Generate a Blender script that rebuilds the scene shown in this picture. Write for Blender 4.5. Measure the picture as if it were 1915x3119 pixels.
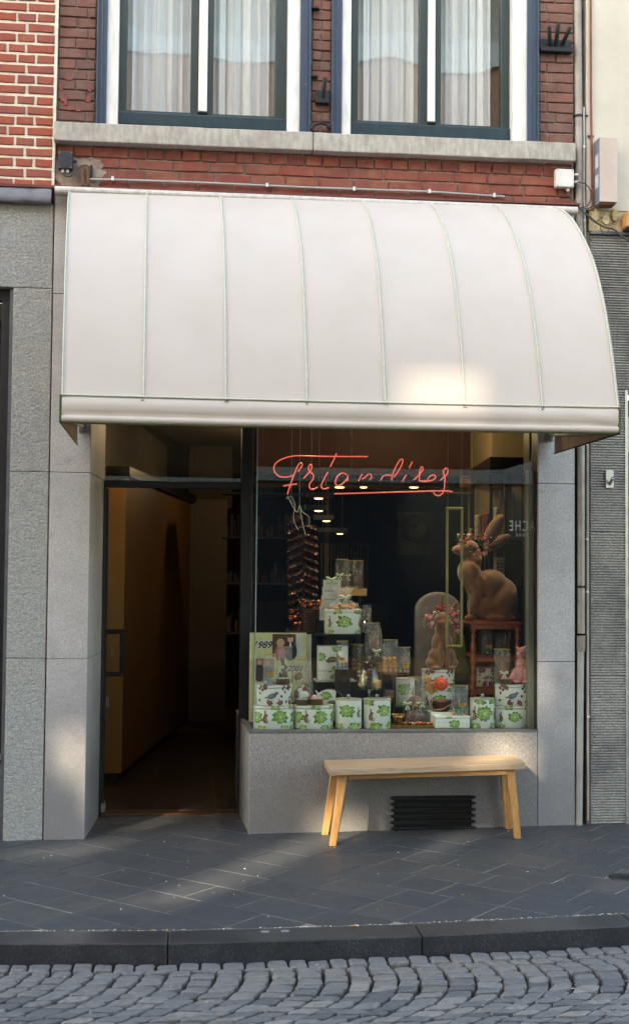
import bpy, math, random
from math import sin, cos, pi, radians, sqrt
from mathutils import Vector, Matrix
R = random.Random(7)
for o in list(bpy.data.objects): bpy.data.objects.remove(o)
scene = bpy.context.scene
COL = scene.collection

# ---------------------------------------------------------------- camera
FPX, YAW, PITCH, ROLL, CAMY, CAMZ = 3872.0, .1052, .0451, .0087, -7.8, 1.65
fwd = Vector((sin(YAW)*cos(PITCH), cos(YAW)*cos(PITCH), sin(PITCH)))
rt0 = Vector((cos(YAW), -sin(YAW), 0)); up0 = rt0.cross(fwd)
rt = rt0*cos(ROLL) + up0*sin(ROLL); up = up0*cos(ROLL) - rt0*sin(ROLL)
cam_d = bpy.data.cameras.new('camera'); cam = bpy.data.objects.new('camera', cam_d); COL.objects.link(cam)
cam_d.sensor_fit = 'HORIZONTAL'; cam_d.sensor_width = 36; cam_d.lens = 36*FPX/1915.0
cam_d.clip_start = .05; cam_d.clip_end = 500
cam.matrix_world = Matrix.Translation((0, CAMY, CAMZ)) @ Matrix((rt, up, -fwd)).transposed().to_4x4()
scene.camera = cam
# ---------------------------------------------------------------- light
SUN_EL, SUN_AZ = radians(26), radians(35)
world = bpy.data.worlds.new('World'); scene.world = world; world.use_nodes = True
wn = world.node_tree; bg = wn.nodes['Background']
sky = wn.nodes.new('ShaderNodeTexSky'); sky.sky_type = 'NISHITA'; sky.sun_disc = False
sky.sun_elevation = SUN_EL; sky.sun_rotation = pi + SUN_AZ; sky.air_density = 1.0; sky.dust_density = 1.2; sky.ozone_density = 1.0
wn.links.new(sky.outputs[0], bg.inputs[0]); bg.inputs[1].default_value = .15
sun_d = bpy.data.lights.new('sun', 'SUN'); sun_d.energy = 2.0; sun_d.angle = radians(.8); sun_d.color = (1, .93, .82)
sun = bpy.data.objects.new('sun', sun_d); COL.objects.link(sun)
SD = Vector((sin(SUN_AZ)*cos(SUN_EL), cos(SUN_AZ)*cos(SUN_EL), -sin(SUN_EL)))   # travel direction of sunlight
sun.rotation_euler = SD.to_track_quat('-Z', 'Y').to_euler(); sun.location = (0, -20, 20)
vs = scene.view_settings; vs.view_transform = 'Standard'; vs.look = 'None'; vs.gamma = 1; vs.use_curve_mapping = False
vs.exposure = 2.9
vs.use_white_balance = True; vs.white_balance_temperature = 8400; vs.white_balance_tint = 7
scene.render.engine = 'CYCLES'
scene.cycles.max_bounces = 8; scene.cycles.transparent_max_bounces = 24
scene.cycles.caustics_reflective = False; scene.cycles.caustics_refractive = False

# ---------------------------------------------------------------- measuring: point of a sight line at depth Y
def S(u, v, Y=0.0):
    d = fwd*FPX + rt*(u-957.5) - up*(v-1559.5)
    t = (Y-CAMY)/d.y
    return Vector((d.x*t, Y, CAMZ + d.z*t))
def U(u, v, Y=0.0): return S(u*1.2665, v*1.2665, Y)
def UX(u, v, X):
    d = fwd*FPX + rt*(u*1.2665-957.5) - up*(v*1.2665-1559.5)
    t = X/d.x
    return Vector((X, CAMY+d.y*t, CAMZ+d.z*t))
GZ, GS = .0307, .0148
def gz(x): return GZ + GS*x

# ---------------------------------------------------------------- mesh helper
ORG = {}
class MB:
    def __init__(s): s.v = []; s.f = []; s.m = []; s.sm = []
    def add(s, vs, fs, m=0, sm=False):
        b = len(s.v); s.v += [tuple(p) for p in vs]
        for f in fs: s.f.append(tuple(i+b for i in f)); s.m.append(m); s.sm.append(sm)
        return s
    def box(s, x0, x1, y0, y1, z0, z1, m=0):
        return s.hexa([(x0,y0,z0),(x1,y0,z0),(x1,y1,z0),(x0,y1,z0),(x0,y0,z1),(x1,y0,z1),(x1,y1,z1),(x0,y1,z1)], m)
    def hexa(s, p, m=0):
        return s.add(p, [(0,3,2,1),(4,5,6,7),(0,1,5,4),(1,2,6,5),(2,3,7,6),(3,0,4,7)], m)
    def quadbox(s, q, y0, y1, m=0):
        """q: four front corners (bl, br, tr, tl) as (x,z); extruded in y"""
        a = [(x, y0, z) for x, z in q]; b = [(x, y1, z) for x, z in q]
        return s.hexa([a[0], a[1], b[1], b[0], a[3], a[2], b[2], b[3]], m)
    def poly(s, pts, m=0, sm=False):
        return s.add(pts, [tuple(range(len(pts)))], m, sm)
    def prism(s, pts, vec, m=0):
        n = len(pts); vec = Vector(vec); a = [Vector(p) for p in pts]; b = [p+vec for p in a]
        fs = [tuple(range(n)), tuple(range(2*n-1, n-1, -1))] + [(i+n, (i+1) % n + n, (i+1) % n, i) for i in range(n)]
        return s.add(a+b, fs, m)
    def lathe(s, prof, c=(0,0,0), seg=24, m=0, sx=1, sy=1, sm=True):
        c = Vector(c); vs = []; n = len(prof)
        for r, z in prof:
            for k in range(seg):
                a = 2*pi*k/seg; vs.append((c.x+r*cos(a)*sx, c.y+r*sin(a)*sy, c.z+z))
        fs = [(i*seg+k, i*seg+(k+1) % seg, (i+1)*seg+(k+1) % seg, (i+1)*seg+k) for i in range(n-1) for k in range(seg)]
        s.add(vs, fs, m, sm)
        s.add(vs[:seg], [tuple(range(seg-1, -1, -1))], m); s.add(vs[-seg:], [tuple(range(seg))], m)
        return s
    def tube(s, pts, r, seg=8, m=0, cap=True, sm=True):
        pts = [Vector(p) for p in pts]; n = len(pts); vs = []; ref = None
        for i, p in enumerate(pts):
            t = (pts[min(i+1, n-1)] - pts[max(i-1, 0)]).normalized()
            if ref is None: ref = t.orthogonal().normalized()
            ref = (ref - t*ref.dot(t)).normalized(); b = t.cross(ref)
            rr = r[i] if isinstance(r, (list, tuple)) else r
            for k in range(seg):
                a = 2*pi*k/seg; vs.append(p + ref*cos(a)*rr + b*sin(a)*rr)
        fs = [(i*seg+k, i*seg+(k+1) % seg, (i+1)*seg+(k+1) % seg, (i+1)*seg+k) for i in range(n-1) for k in range(seg)]
        s.add(vs, fs, m, sm)
        if cap: s.add(vs[:seg], [tuple(range(seg-1, -1, -1))], m); s.add(vs[-seg:], [tuple(range(seg))], m)
        return s
    def bar(s, a, b, w, h, m=0, side=(1,0,0)):
        """rectangular bar from a to b; w along side, h along the other"""
        a = Vector(a); b = Vector(b); t = (b-a).normalized(); sd = Vector(side); sd = (sd - t*sd.dot(t)).normalized(); o = t.cross(sd)
        p = [q + sd*i*w/2 + o*j*h/2 for q in (a, b) for i, j in ((-1,-1),(1,-1),(1,1),(-1,1))]
        return s.add(p, [(0,3,2,1),(4,5,6,7),(0,1,5,4),(1,2,6,5),(2,3,7,6),(3,0,4,7)], m)
    def ball(s, c, r, seg=10, m=0, rings=6):
        c = Vector(c); r = (r, r, r) if not isinstance(r, (list, tuple)) else r
        prof = [(sin(pi*i/rings), -cos(pi*i/rings)) for i in range(rings+1)]
        vs = [(c.x+a*cos(2*pi*k/seg)*r[0], c.y+a*sin(2*pi*k/seg)*r[1], c.z+z*r[2]) for a, z in prof for k in range(seg)]
        fs = [(i*seg+k, i*seg+(k+1) % seg, (i+1)*seg+(k+1) % seg, (i+1)*seg+k) for i in range(rings) for k in range(seg)]
        return s.add(vs, fs, m, True)
    def mesh(s, name, mats, org=(0,0,0)):
        me = bpy.data.meshes.new(name); o = Vector(org)
        me.from_pydata([(p[0]-o.x, p[1]-o.y, p[2]-o.z) for p in s.v], [], s.f)
        me.polygons.foreach_set('material_index', s.m); me.polygons.foreach_set('use_smooth', s.sm)
        for m in (mats if isinstance(mats, (list, tuple)) else [mats]): me.materials.append(m)
        me.update(); return me
    def build(s, name, mats, parent=None, bevel=0, org=None, seg=2):
        if parent is not None: org = ORG[parent.name]
        elif org is None:
            xs = [p[0] for p in s.v]; ys = [p[1] for p in s.v]; zs = [p[2] for p in s.v]
            org = Vector(((min(xs)+max(xs))/2, (min(ys)+max(ys))/2, min(zs)))
        ob = bpy.data.objects.new(name, s.mesh(name, mats, org)); COL.objects.link(ob)
        if parent is None: ob.location = org
        else: ob.parent = parent
        ORG[ob.name] = Vector(org)
        if bevel:
            b = ob.modifiers.new('bevel', 'BEVEL'); b.width = bevel; b.segments = seg; b.limit_method = 'ANGLE'; b.angle_limit = radians(35)
        return ob
def tag(o, label=None, cat=None, group=None, kind=None):
    if label: o['label'] = label
    if cat: o['category'] = cat
    if group: o['group'] = group
    if kind: o['kind'] = kind
    return o
def thing(name, loc, label=None, cat=None, group=None, kind=None):
    o = bpy.data.objects.new(name, None); COL.objects.link(o); o.location = loc; o.empty_display_size = .1
    ORG[o.name] = Vector(loc); return tag(o, label, cat, group, kind)
def piece(name, me, parent, loc, rot=(0,0,0), scale=(1,1,1)):
    """shared mesh placed at world loc as child of an unrotated root"""
    o = bpy.data.objects.new(name, me); COL.objects.link(o); o.parent = parent
    o.location = Vector(loc) - ORG[parent.name]; o.rotation_euler = rot; o.scale = scale; return o
def text_mesh(body, size, shear=0, bold=0, align='CENTER', extr=0.0, space=1.0):
    c = bpy.data.curves.new('t', 'FONT'); c.body = body; c.size = size; c.shear = shear; c.offset = bold; c.align_x = align; c.extrude = extr; c.space_character = space
    c.resolution_u = 3
    o = bpy.data.objects.new('t', c); COL.objects.link(o); bpy.context.view_layer.update()
    me = bpy.data.meshes.new_from_object(o.evaluated_get(bpy.context.evaluated_depsgraph_get()))
    bpy.data.objects.remove(o); bpy.data.curves.remove(c); return me
def text_at(name, body, loc, size, mat, parent, shear=0, bold=0, rot=(pi/2,0,0), scale=(1,1,1), align='CENTER', space=1.0):
    me = text_mesh(body, size, shear, bold, align, 0, space); me.materials.clear(); me.materials.append(mat); me.name = name
    if parent is None:
        o = bpy.data.objects.new(name, me); COL.objects.link(o); o.location = loc; o.rotation_euler = rot; o.scale = scale; return o
    return piece(name, me, parent, loc, rot, scale)

# ---------------------------------------------------------------- materials
def srgb(r, g, b):
    f = lambda c: ((c/255)/12.92 if c/255 <= .04045 else ((c/255+.055)/1.055)**2.4)
    return (f(r), f(g), f(b), 1)
class N:
    def __init__(s, name):
        s.m = bpy.data.materials.new(name); s.m.use_nodes = True; s.t = s.m.node_tree; s.n = s.t.nodes; s.l = s.t.links
        s.b = s.n['Principled BSDF']; s.geo = None
    def new(s, typ, **kw):
        n = s.n.new(typ)
        for k, v in kw.items():
            if k.startswith('i_'): n.inputs[k[2:].replace('_', ' ')].default_value = v
            else: setattr(n, k, v)
        return n
    def pos(s, sc=(1,1,1)):
        if not s.geo: s.geo = s.new('ShaderNodeNewGeometry')
        if sc == (1,1,1): return s.geo.outputs['Position']
        m = s.new('ShaderNodeMapping'); m.inputs['Scale'].default_value = sc; s.l.new(s.geo.outputs['Position'], m.inputs[0]); return m.outputs[0]
    def noise(s, scale, detail=3, rough=.55, sc=(1,1,1), dist=0):
        n = s.new('ShaderNodeTexNoise'); n.inputs['Scale'].default_value = scale; n.inputs['Detail'].default_value = detail
        n.inputs['Roughness'].default_value = rough; n.inputs['Distortion'].default_value = dist
        s.l.new(s.pos(sc), n.inputs['Vector']); return n.outputs[0]
    def ramp(s, src, stops, interp='LINEAR'):
        r = s.new('ShaderNodeValToRGB'); cr = r.color_ramp; cr.interpolation = interp
        while len(cr.elements) < len(stops): cr.elements.new(.5)
        for e, (p, c) in zip(cr.elements, stops): e.position = p; e.color = c if isinstance(c, tuple) else (c, c, c, 1)
        s.l.new(src, r.inputs[0]); return r.outputs[0]
    def mix(s, fac, a, b, mode='MIX'):
        n = s.new('ShaderNodeMix'); n.data_type = 'RGBA'; n.blend_type = mode
        for sock, val in ((n.inputs[0], fac), (n.inputs[6], a), (n.inputs[7], b)):
            if hasattr(val, 'is_output') or hasattr(val, 'links'): s.l.new(val, sock)
            else: sock.default_value = val
        return n.outputs[2]
    def bump(s, h, strength=.3, dist=.005, prev=None):
        b = s.new('ShaderNodeBump'); b.inputs['Strength'].default_value = strength; b.inputs['Distance'].default_value = dist
        s.l.new(h, b.inputs['Height'])
        if prev: s.l.new(prev, b.inputs['Normal'])
        return b.outputs[0]
    def rnd(s):
        o = s.new('ShaderNodeObjectInfo'); return o.outputs['Random']
    def set(s, **kw):
        for k, v in kw.items():
            sk = s.b.inputs[{'col': 'Base Color', 'rough': 'Roughness', 'metal': 'Metallic', 'normal': 'Normal', 'spec': 'Specular IOR Level', 'alpha': 'Alpha',
                             'coat': 'Coat Weight', 'trans': 'Transmission Weight', 'sheen': 'Sheen Weight', 'emis': 'Emission Color', 'estr': 'Emission Strength'}[k]]
            if hasattr(v, 'links'): s.l.new(v, sk)
            else: sk.default_value = v
        return s
def g(v): return (v, v, v, 1)
def pbr(name, c, rough=.6, metal=0, var=.25, scale=12, bump=.2, bscale=120, bd=.002, rnd=0, **kw):
    """plain material: base colour with two octaves of dirt and fine relief"""
    n = N(name); c = c if len(c) == 4 else (*c, 1); dk = tuple(x*(1-var) for x in c[:3])+(1,); lt = tuple(min(1, x*(1+var*.6)) for x in c[:3])+(1,)
    col = n.ramp(n.noise(scale, 5, .6), [(.3, dk), (.7, lt)])
    if rnd:
        col = n.mix(1.0, col, n.ramp(n.rnd(), [(0, 1-rnd), (1, 1.0)]), 'MULTIPLY')
    n.set(col=col, rough=rough, metal=metal, **kw)
    if bump: n.set(normal=n.bump(n.noise(bscale, 3), bump, bd))
    return n.m
M = {}
def brickmat(name, cols, dirt, dirt_amt, soot=None, rough=.85):
    n = N(name)
    base = n.ramp(n.rnd(), [(i/(len(cols)-1), c) for i, c in enumerate(cols)])
    base = n.mix(.35, base, n.ramp(n.noise(22, 4, .6), [(.3, cols[0]), (.7, cols[-1])]))
    base = n.mix(n.ramp(n.noise(90, 4, .7), [(.55, 0.0), (.75, .45)]), base, tuple(x*.45 for x in cols[0][:3])+(1,))
    base = n.mix(n.ramp(n.noise(9, 5, .7), [(.45, 0.0), (.72, dirt_amt)]), base, dirt)
    base = n.mix(n.ramp(n.noise(60, 2, .5), [(.68, 0.0), (.75, .35)]), base, g(.45))
    if soot: base = n.mix(n.ramp(n.noise(2.6, 4, .6), [(.4, 0.0), (.65, soot)]), base, srgb(62, 54, 52))
    nb = n.bump(n.noise(260, 3), .5, .002); nb = n.bump(n.noise(35, 3), .5, .006, nb)
    n.set(col=base, rough=rough, normal=nb); return n.m
M['brick_red'] = brickmat('new_red_brick', [srgb(150, 68, 50), srgb(164, 80, 58), srgb(140, 78, 74), srgb(160, 90, 70)], srgb(112, 70, 68), .6)
M['brick_old'] = brickmat('old_sooty_brick', [srgb(124, 76, 66), srgb(110, 74, 68), srgb(138, 84, 70), srgb(104, 76, 72)], srgb(134, 110, 98), .7, .5)
M['brick_band'] = brickmat('painted_red_brick', [srgb(140, 64, 54), srgb(122, 56, 50), srgb(146, 80, 64)], srgb(150, 106, 84), .75, .4)
def mortar(name, c, d):
    n = N(name); col = n.ramp(n.noise(18, 5, .65), [(.3, d), (.6, c)]); n.set(col=col, rough=.95, normal=n.bump(n.noise(220, 3), .6, .003)); return n.m
M['mortar_white'] = mortar('cream_mortar', srgb(228, 222, 206), srgb(204, 194, 176))
M['mortar_old'] = mortar('grey_old_mortar', srgb(158, 140, 128), srgb(112, 92, 84))
M['mortar_dark'] = mortar('dark_stained_mortar', srgb(118, 96, 80), srgb(58, 48, 42))
def granite(name, base, lt, dk, spec_scale=420, amt=.6, stain=.35, rough=.6, bump=.25, warm=None, wet=None):
    n = N(name)
    col = n.ramp(n.noise(spec_scale, 2, .8), [(.36, dk), (.47, base), (.56, base), (.68, lt)])
    if amt < 1: col = n.mix(1-amt, col, base)
    else:
        col = n.mix(n.ramp(n.noise(70, 5, .9, (1,1,.45)), [(.40, .6), (.52, 0.0)]), col, dk); col = n.mix(n.ramp(n.noise(85, 4, .9, (1,1,.45)), [(.54, 0.0), (.66, .6)]), col, lt)
    col = n.mix(n.ramp(n.noise(95, 4, .85, (1,1,.6)), [(.38, .8*amt), (.5, 0.0)]), col, dk)
    col = n.mix(n.ramp(n.noise(120, 4, .85, (1,1,.6)), [(.52, 0.0), (.64, .8*amt)]), col, lt)
    col = n.mix(n.ramp(n.noise(3.2, 5, .65), [(.40, 0.0), (.68, stain)]), col, tuple(x*.55 for x in base[:3])+(1,))
    col = n.mix(n.ramp(n.noise(11, 6, .8, (1,1,.7)), [(.56, 0.0), (.72, stain*1.1)]), col, tuple(x*.4 for x in base[:3])+(1,))
    if warm: col = n.mix(n.ramp(n.noise(2.1, 4, .6), [(.45, 0.0), (.7, .6)]), col, warm)
    # ragged splash dirt near the ground; on the plinth also painted-in bench shade
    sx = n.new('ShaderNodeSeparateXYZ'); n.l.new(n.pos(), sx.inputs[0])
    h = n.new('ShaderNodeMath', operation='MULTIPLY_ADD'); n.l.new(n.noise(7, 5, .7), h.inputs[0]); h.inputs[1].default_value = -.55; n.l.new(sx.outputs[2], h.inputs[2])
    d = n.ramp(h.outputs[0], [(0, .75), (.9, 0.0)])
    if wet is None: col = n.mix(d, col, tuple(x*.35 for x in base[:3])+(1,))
    # little pits and chips
    col = n.mix(n.ramp(n.noise(55, 4, .8), [(.68, 0.0), (.74, .55)]), col, tuple(x*.3 for x in base[:3])+(1,))
    n.set(col=col, rough=rough, normal=n.bump(n.noise(spec_scale*.8, 2), bump, .0015)); return n.m
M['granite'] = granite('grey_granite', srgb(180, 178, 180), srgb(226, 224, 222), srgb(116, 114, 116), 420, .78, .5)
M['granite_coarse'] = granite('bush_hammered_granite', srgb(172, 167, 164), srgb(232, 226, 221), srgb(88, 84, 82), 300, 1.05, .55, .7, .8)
M['greenstone'] = granite('split_green_grey_stone', srgb(140, 143, 136), srgb(176, 178, 168), srgb(112, 114, 110), 240, .5, .3, .85, .6, srgb(158, 150, 122))
def rough_stone():
    n = N('rough_hewn_green_grey_stone')
    col = n.ramp(n.noise(150, 3, .7), [(.3, srgb(126, 132, 133)), (.5, srgb(162, 166, 165)), (.7, srgb(202, 203, 198))])
    col = n.mix(n.ramp(n.noise(2.3, 4, .6), [(.5, 0.0), (.75, .35)]), col, srgb(166, 160, 136))
    col = n.mix(n.ramp(n.noise(40, 4, .8), [(.66, 0.0), (.72, .5)]), col, srgb(90, 88, 78))
    nb = n.bump(n.noise(130, 3, .6, (1,1,1.7)), .9, .01); nb = n.bump(n.noise(38, 4, .6, (1,1,1.4)), .8, .02, nb)
    n.set(col=col, rough=.85, normal=nb); return n.m
M['greenstone'] = rough_stone()
def sillmat():
    n = N('weathered_sill_stone'); col = n.ramp(n.noise(40, 5, .6, (1,1,.25)), [(.3, srgb(146, 140, 134)), (.7, srgb(186, 180, 172))])
    col = n.mix(n.ramp(n.noise(5, 5, .7), [(.45, 0.0), (.7, .5)]), col, srgb(128, 118, 110))
    col = n.mix(n.ramp(n.noise(130, 3, .8), [(.64, 0.0), (.7, .5)]), col, srgb(212, 208, 200))
    crk = n.noise(3.2, 6, .7, (1,1,3)); c2 = n.ramp(crk, [(.488, 0.0), (.494, .5), (.5, 0.0)])
    col = n.mix(c2, col, srgb(86, 78, 72))
    n.set(col=col, rough=.85, normal=n.bump(n.noise(160, 4), .5, .002)); return n.m
M['sill'] = sillmat()
def ribmat():
    n = N('ribbed_grey_stone'); col = n.ramp(n.noise(170, 3, .7, (.4,1,1)), [(.3, srgb(112, 112, 112)), (.55, srgb(168, 166, 162)), (.7, srgb(196, 192, 186))])
    col = n.mix(n.ramp(n.noise(2.4, 5, .7), [(.45, 0.0), (.66, .55)]), col, srgb(82, 82, 84))
    n.set(col=col, rough=.8, normal=n.bump(n.noise(200, 3), .5, .002)); return n.m
M['ribbed'] = ribmat()
def stucco():
    n = N('cream_stucco'); col = n.ramp(n.noise(2.5, 5, .6), [(.3, srgb(186, 180, 166)), (.7, srgb(202, 198, 188))])
    n.set(col=col, rough=.9, normal=n.bump(n.noise(60, 4), .3, .003)); return n.m
M['stucco'] = stucco()
M['stone_broken'] = pbr('broken_yellow_stone', srgb(196, 178, 140), .9, var=.4, scale=20, bump=.8, bscale=60, bd=.01)
def fabric():
    n = N('awning_canvas')
    col = n.ramp(n.noise(4, 4, .55), [(.3, srgb(203, 191, 182)), (.7, srgb(208, 197, 189))])
    col = n.mix(n.ramp(n.noise(30, 3, .8), [(.74, 0.0), (.78, .55)]), col, srgb(150, 120, 95))
    col = n.mix(n.ramp(n.noise(7, 5, .8, (1.5,1,.3)), [(.55, 0.0), (.85, .16)]), col, srgb(190, 178, 164))
    nb = n.bump(n.noise(2.2, 2, .4, (1.3,1,.5)), .28, .02); nb = n.bump(n.noise(900, 1), .15, .0005, nb)
    n.set(col=col, rough=.62, normal=nb, spec=.35)
    tr = n.new('ShaderNodeBsdfTranslucent'); tr.inputs[0].default_value = srgb(222, 196, 170)
    mx = n.new('ShaderNodeMixShader'); mx.inputs[0].default_value = .12
    n.l.new(n.b.outputs[0], mx.inputs[1]); n.l.new(tr.outputs[0], mx.inputs[2]); n.l.new(mx.outputs[0], n.n['Material Output'].inputs[0]); return n.m
M['fabric'] = fabric()
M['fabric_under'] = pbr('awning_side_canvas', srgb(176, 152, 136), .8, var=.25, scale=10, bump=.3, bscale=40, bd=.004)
M['piping'] = pbr('pale_green_seam_piping', srgb(196, 198, 184), .6, var=.12, scale=40, bump=.2)
M['algae'] = pbr('green_algae_edge', srgb(78, 92, 50), .9, var=.6, scale=60, bump=.6, bscale=150)
M['rail'] = pbr('off_white_metal_rail', srgb(196, 190, 184), .45, var=.25, scale=30, bump=.1)
M['redstrip'] = pbr('dark_red_painted_strip', srgb(104, 48, 42), .5, var=.3, bump=.1)
def paint(name, c, chips=None, rough=.35, under=(.5,.48,.42,1)):
    n = N(name); col = n.ramp(n.noise(25, 4, .6, (1,1,.2)), [(.3, tuple(x*.8 for x in c[:3])+(1,)), (.7, tuple(x*1.1 for x in c[:3])+(1,))])
    if chips: col = n.mix(n.ramp(n.noise(45, 5, .8, (1,1,.5)), [(chips, 0.0), (chips+.02, 1.0)]), col, under)
    n.set(col=col, rough=rough, normal=n.bump(n.noise(60, 3, .5, (1,1,.15)), .25, .002)); return n.m
M['blue'] = paint('chipped_navy_paint', srgb(44, 64, 88), .68)
M['green'] = paint('dark_green_gloss_paint', srgb(34, 52, 52), None, .3)
M['greenblue'] = paint('blue_green_gloss_paint', srgb(30, 56, 66), None, .25)
M['white'] = paint('white_window_paint', srgb(222, 222, 220), .74, .45, srgb(170, 150, 120))
def schlick(n, f0, power=5.0, nrm=None, gain=1.0):
    """two-sided facing reflectance"""
    if not n.geo: n.geo = n.new('ShaderNodeNewGeometry')
    d = n.new('ShaderNodeVectorMath', operation='DOT_PRODUCT'); n.l.new(n.geo.outputs['Incoming'], d.inputs[1]); n.l.new(nrm or n.geo.outputs['Normal'], d.inputs[0])
    a = n.new('ShaderNodeMath', operation='ABSOLUTE'); n.l.new(d.outputs['Value'], a.inputs[0])
    b = n.new('ShaderNodeMath', operation='SUBTRACT', use_clamp=True); b.inputs[0].default_value = 1; n.l.new(a.outputs[0], b.inputs[1])
    c = n.new('ShaderNodeMath', operation='POWER'); n.l.new(b.outputs[0], c.inputs[0]); c.inputs[1].default_value = power
    e = n.new('ShaderNodeMath', operation='MULTIPLY_ADD', use_clamp=True); n.l.new(c.outputs[0], e.inputs[0]); e.inputs[1].default_value = (1-f0)*gain; e.inputs[2].default_value = f0; return e.outputs[0]
def glass(name, rough=0.0, tint=1.0, ior=1.5, wob=0, wscale=4, refl=1.0, edge=None):
    n = N(name); n.n.remove(n.b); 
    tr = n.new('ShaderNodeBsdfTransparent'); tr.inputs[0].default_value = (tint*.97, tint, tint*.98, 1)
    gl = n.new('ShaderNodeBsdfGlossy'); gl.inputs['Roughness'].default_value = rough
    if wob:
        nb = n.bump(n.noise(wscale, 1, .3), wob, .02); n.l.new(nb, gl.inputs['Normal'])
    f = schlick(n, .04*refl, 5.0)
    mx = n.new('ShaderNodeMixShader'); n.l.new(f, mx.inputs[0]); n.l.new(tr.outputs[0], mx.inputs[1]); n.l.new(gl.outputs[0], mx.inputs[2])
    n.l.new(mx.outputs[0], n.n['Material Output'].inputs[0]); return n.m
M['glass_up'] = glass('wavy_old_window_glass', 0, .97, 1.5, .10, 2.2, 5.0)
M['glass'] = glass('shop_window_glass', 0, .96, 1.5, .03, 1.5, .7)
M['glass_small'] = glass('clear_glassware', 0, .97, 1.5, 0, 3, 2.0)
M['glass_dark'] = glass('dark_door_glass', 0, .6, 1.5, 0, 3, 1.3)
M['glass_edge'] = pbr('green_glass_edge', srgb(140, 168, 168), .2, var=.1, bump=0)
def cello():
    n = N('cellophane'); n.n.remove(n.b); tr = n.new('ShaderNodeBsdfTransparent'); gl = n.new('ShaderNodeBsdfGlossy'); gl.inputs['Roughness'].default_value = .2
    df = n.new('ShaderNodeBsdfDiffuse'); df.inputs[0].default_value = (.75,.74,.72,1)
    nb = n.bump(n.noise(42, 3, .6, (1,1,.5), 1.5), 1.0, .03); n.l.new(nb, gl.inputs['Normal'])
    fz = schlick(n, .07, 2.5, nb, .75)
    glints = n.ramp(n.noise(30, 4, .7, (1.6,1,.35), 2.0), [(.55, .04), (.68, .5)]); m1 = n.new('ShaderNodeMixShader'); n.l.new(glints, m1.inputs[0]); n.l.new(tr.outputs[0], m1.inputs[1]); n.l.new(df.outputs[0], m1.inputs[2])  # white diffuse streaks painted in as highlights on the wrapper
    mx = n.new('ShaderNodeMixShader'); n.l.new(fz, mx.inputs[0]); n.l.new(m1.outputs[0], mx.inputs[1]); n.l.new(gl.outputs[0], mx.inputs[2])
    n.l.new(mx.outputs[0], n.n['Material Output'].inputs[0]); return n.m
M['cello'] = cello()
def net():
    n = N('sheer_net_curtain'); n.n.remove(n.b); tr = n.new('ShaderNodeBsdfTransparent'); df = n.new('ShaderNodeBsdfDiffuse'); df.inputs[0].default_value = srgb(240, 243, 248)
    tl = n.new('ShaderNodeBsdfTranslucent'); tl.inputs[0].default_value = srgb(225, 220, 210)
    m0 = n.new('ShaderNodeMixShader'); m0.inputs[0].default_value = .05; n.l.new(df.outputs[0], m0.inputs[1]); n.l.new(tl.outputs[0], m0.inputs[2])
    lw = n.new('ShaderNodeLayerWeight'); lw.inputs[0].default_value = .5
    r = n.ramp(lw.outputs['Facing'], [(0, .93), (.6, 1.0)])
    mx = n.new('ShaderNodeMixShader'); n.l.new(r, mx.inputs[0]); n.l.new(tr.outputs[0], mx.inputs[1]); n.l.new(m0.outputs[0], mx.inputs[2])
    n.l.new(mx.outputs[0], n.n['Material Output'].inputs[0]); return n.m
M['net'] = net()
def slab():
    n = N('blue_stone_paving'); r = n.ramp(n.rnd(), [(0, srgb(58, 62, 66)), (.5, srgb(63, 66, 69)), (.85, srgb(60, 63, 66)), (1, srgb(74, 74, 73))])
    col = n.mix(n.ramp(n.noise(5, 5, .65), [(.35, 0.0), (.7, .45)]), r, srgb(52, 58, 68))
    col = n.mix(n.ramp(n.noise(300, 2, .8), [(.56, 0.0), (.72, .4)]), col, srgb(120, 118, 114))
    col = n.mix(n.ramp(n.noise(14, 6, .8), [(.62, 0.0), (.75, .5)]), col, srgb(112, 108, 104))
    rr = n.ramp(n.noise(8, 4, .6), [(.3, .42), (.7, .62)])
    n.set(col=col, rough=rr, normal=n.bump(n.noise(180, 3), .5, .002)); return n.m
M['slab'] = slab()
M['kerb'] = granite('dark_blue_stone_kerb', srgb(54, 56, 60), srgb(112, 112, 112), srgb(32, 33, 37), 260, .7, .8, .3, .2, None, 1)
def cobble():
    n = N('grey_cobble_stone'); r = n.ramp(n.rnd(), [(0, srgb(78, 78, 80)), (.4, srgb(98, 98, 98)), (.75, srgb(110, 108, 106)), (1, srgb(132, 127, 122))])
    col = n.mix(n.ramp(n.noise(240, 3, .8), [(.5, 0.0), (.72, .45)]), r, srgb(160, 158, 156))
    col = n.mix(n.ramp(n.noise(28, 5, .7), [(.45, 0.0), (.7, .6)]), col, srgb(74, 76, 82))
    nb = n.bump(n.noise(150, 3), .6, .003); nb = n.bump(n.noise(30, 3), .6, .01, nb)
    n.set(col=col, rough=.55, normal=nb); return n.m
M['cobble'] = cobble()
M['joint_sand'] = pbr('sandy_joint', srgb(132, 126, 116), .95, var=.6, scale=9, bump=.8, bscale=200, bd=.005)
def soil():
    n = N('dark_joint_soil_with_moss'); col = n.mix(n.ramp(n.noise(9, 5, .7), [(.5, 0.0), (.68, .8)]), srgb(44, 42, 38), srgb(52, 64, 36)); n.set(col=col, rough=.95, normal=n.bump(n.noise(200, 3), .8, .004)); return n.m
M['soil'] = soil()
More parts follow.
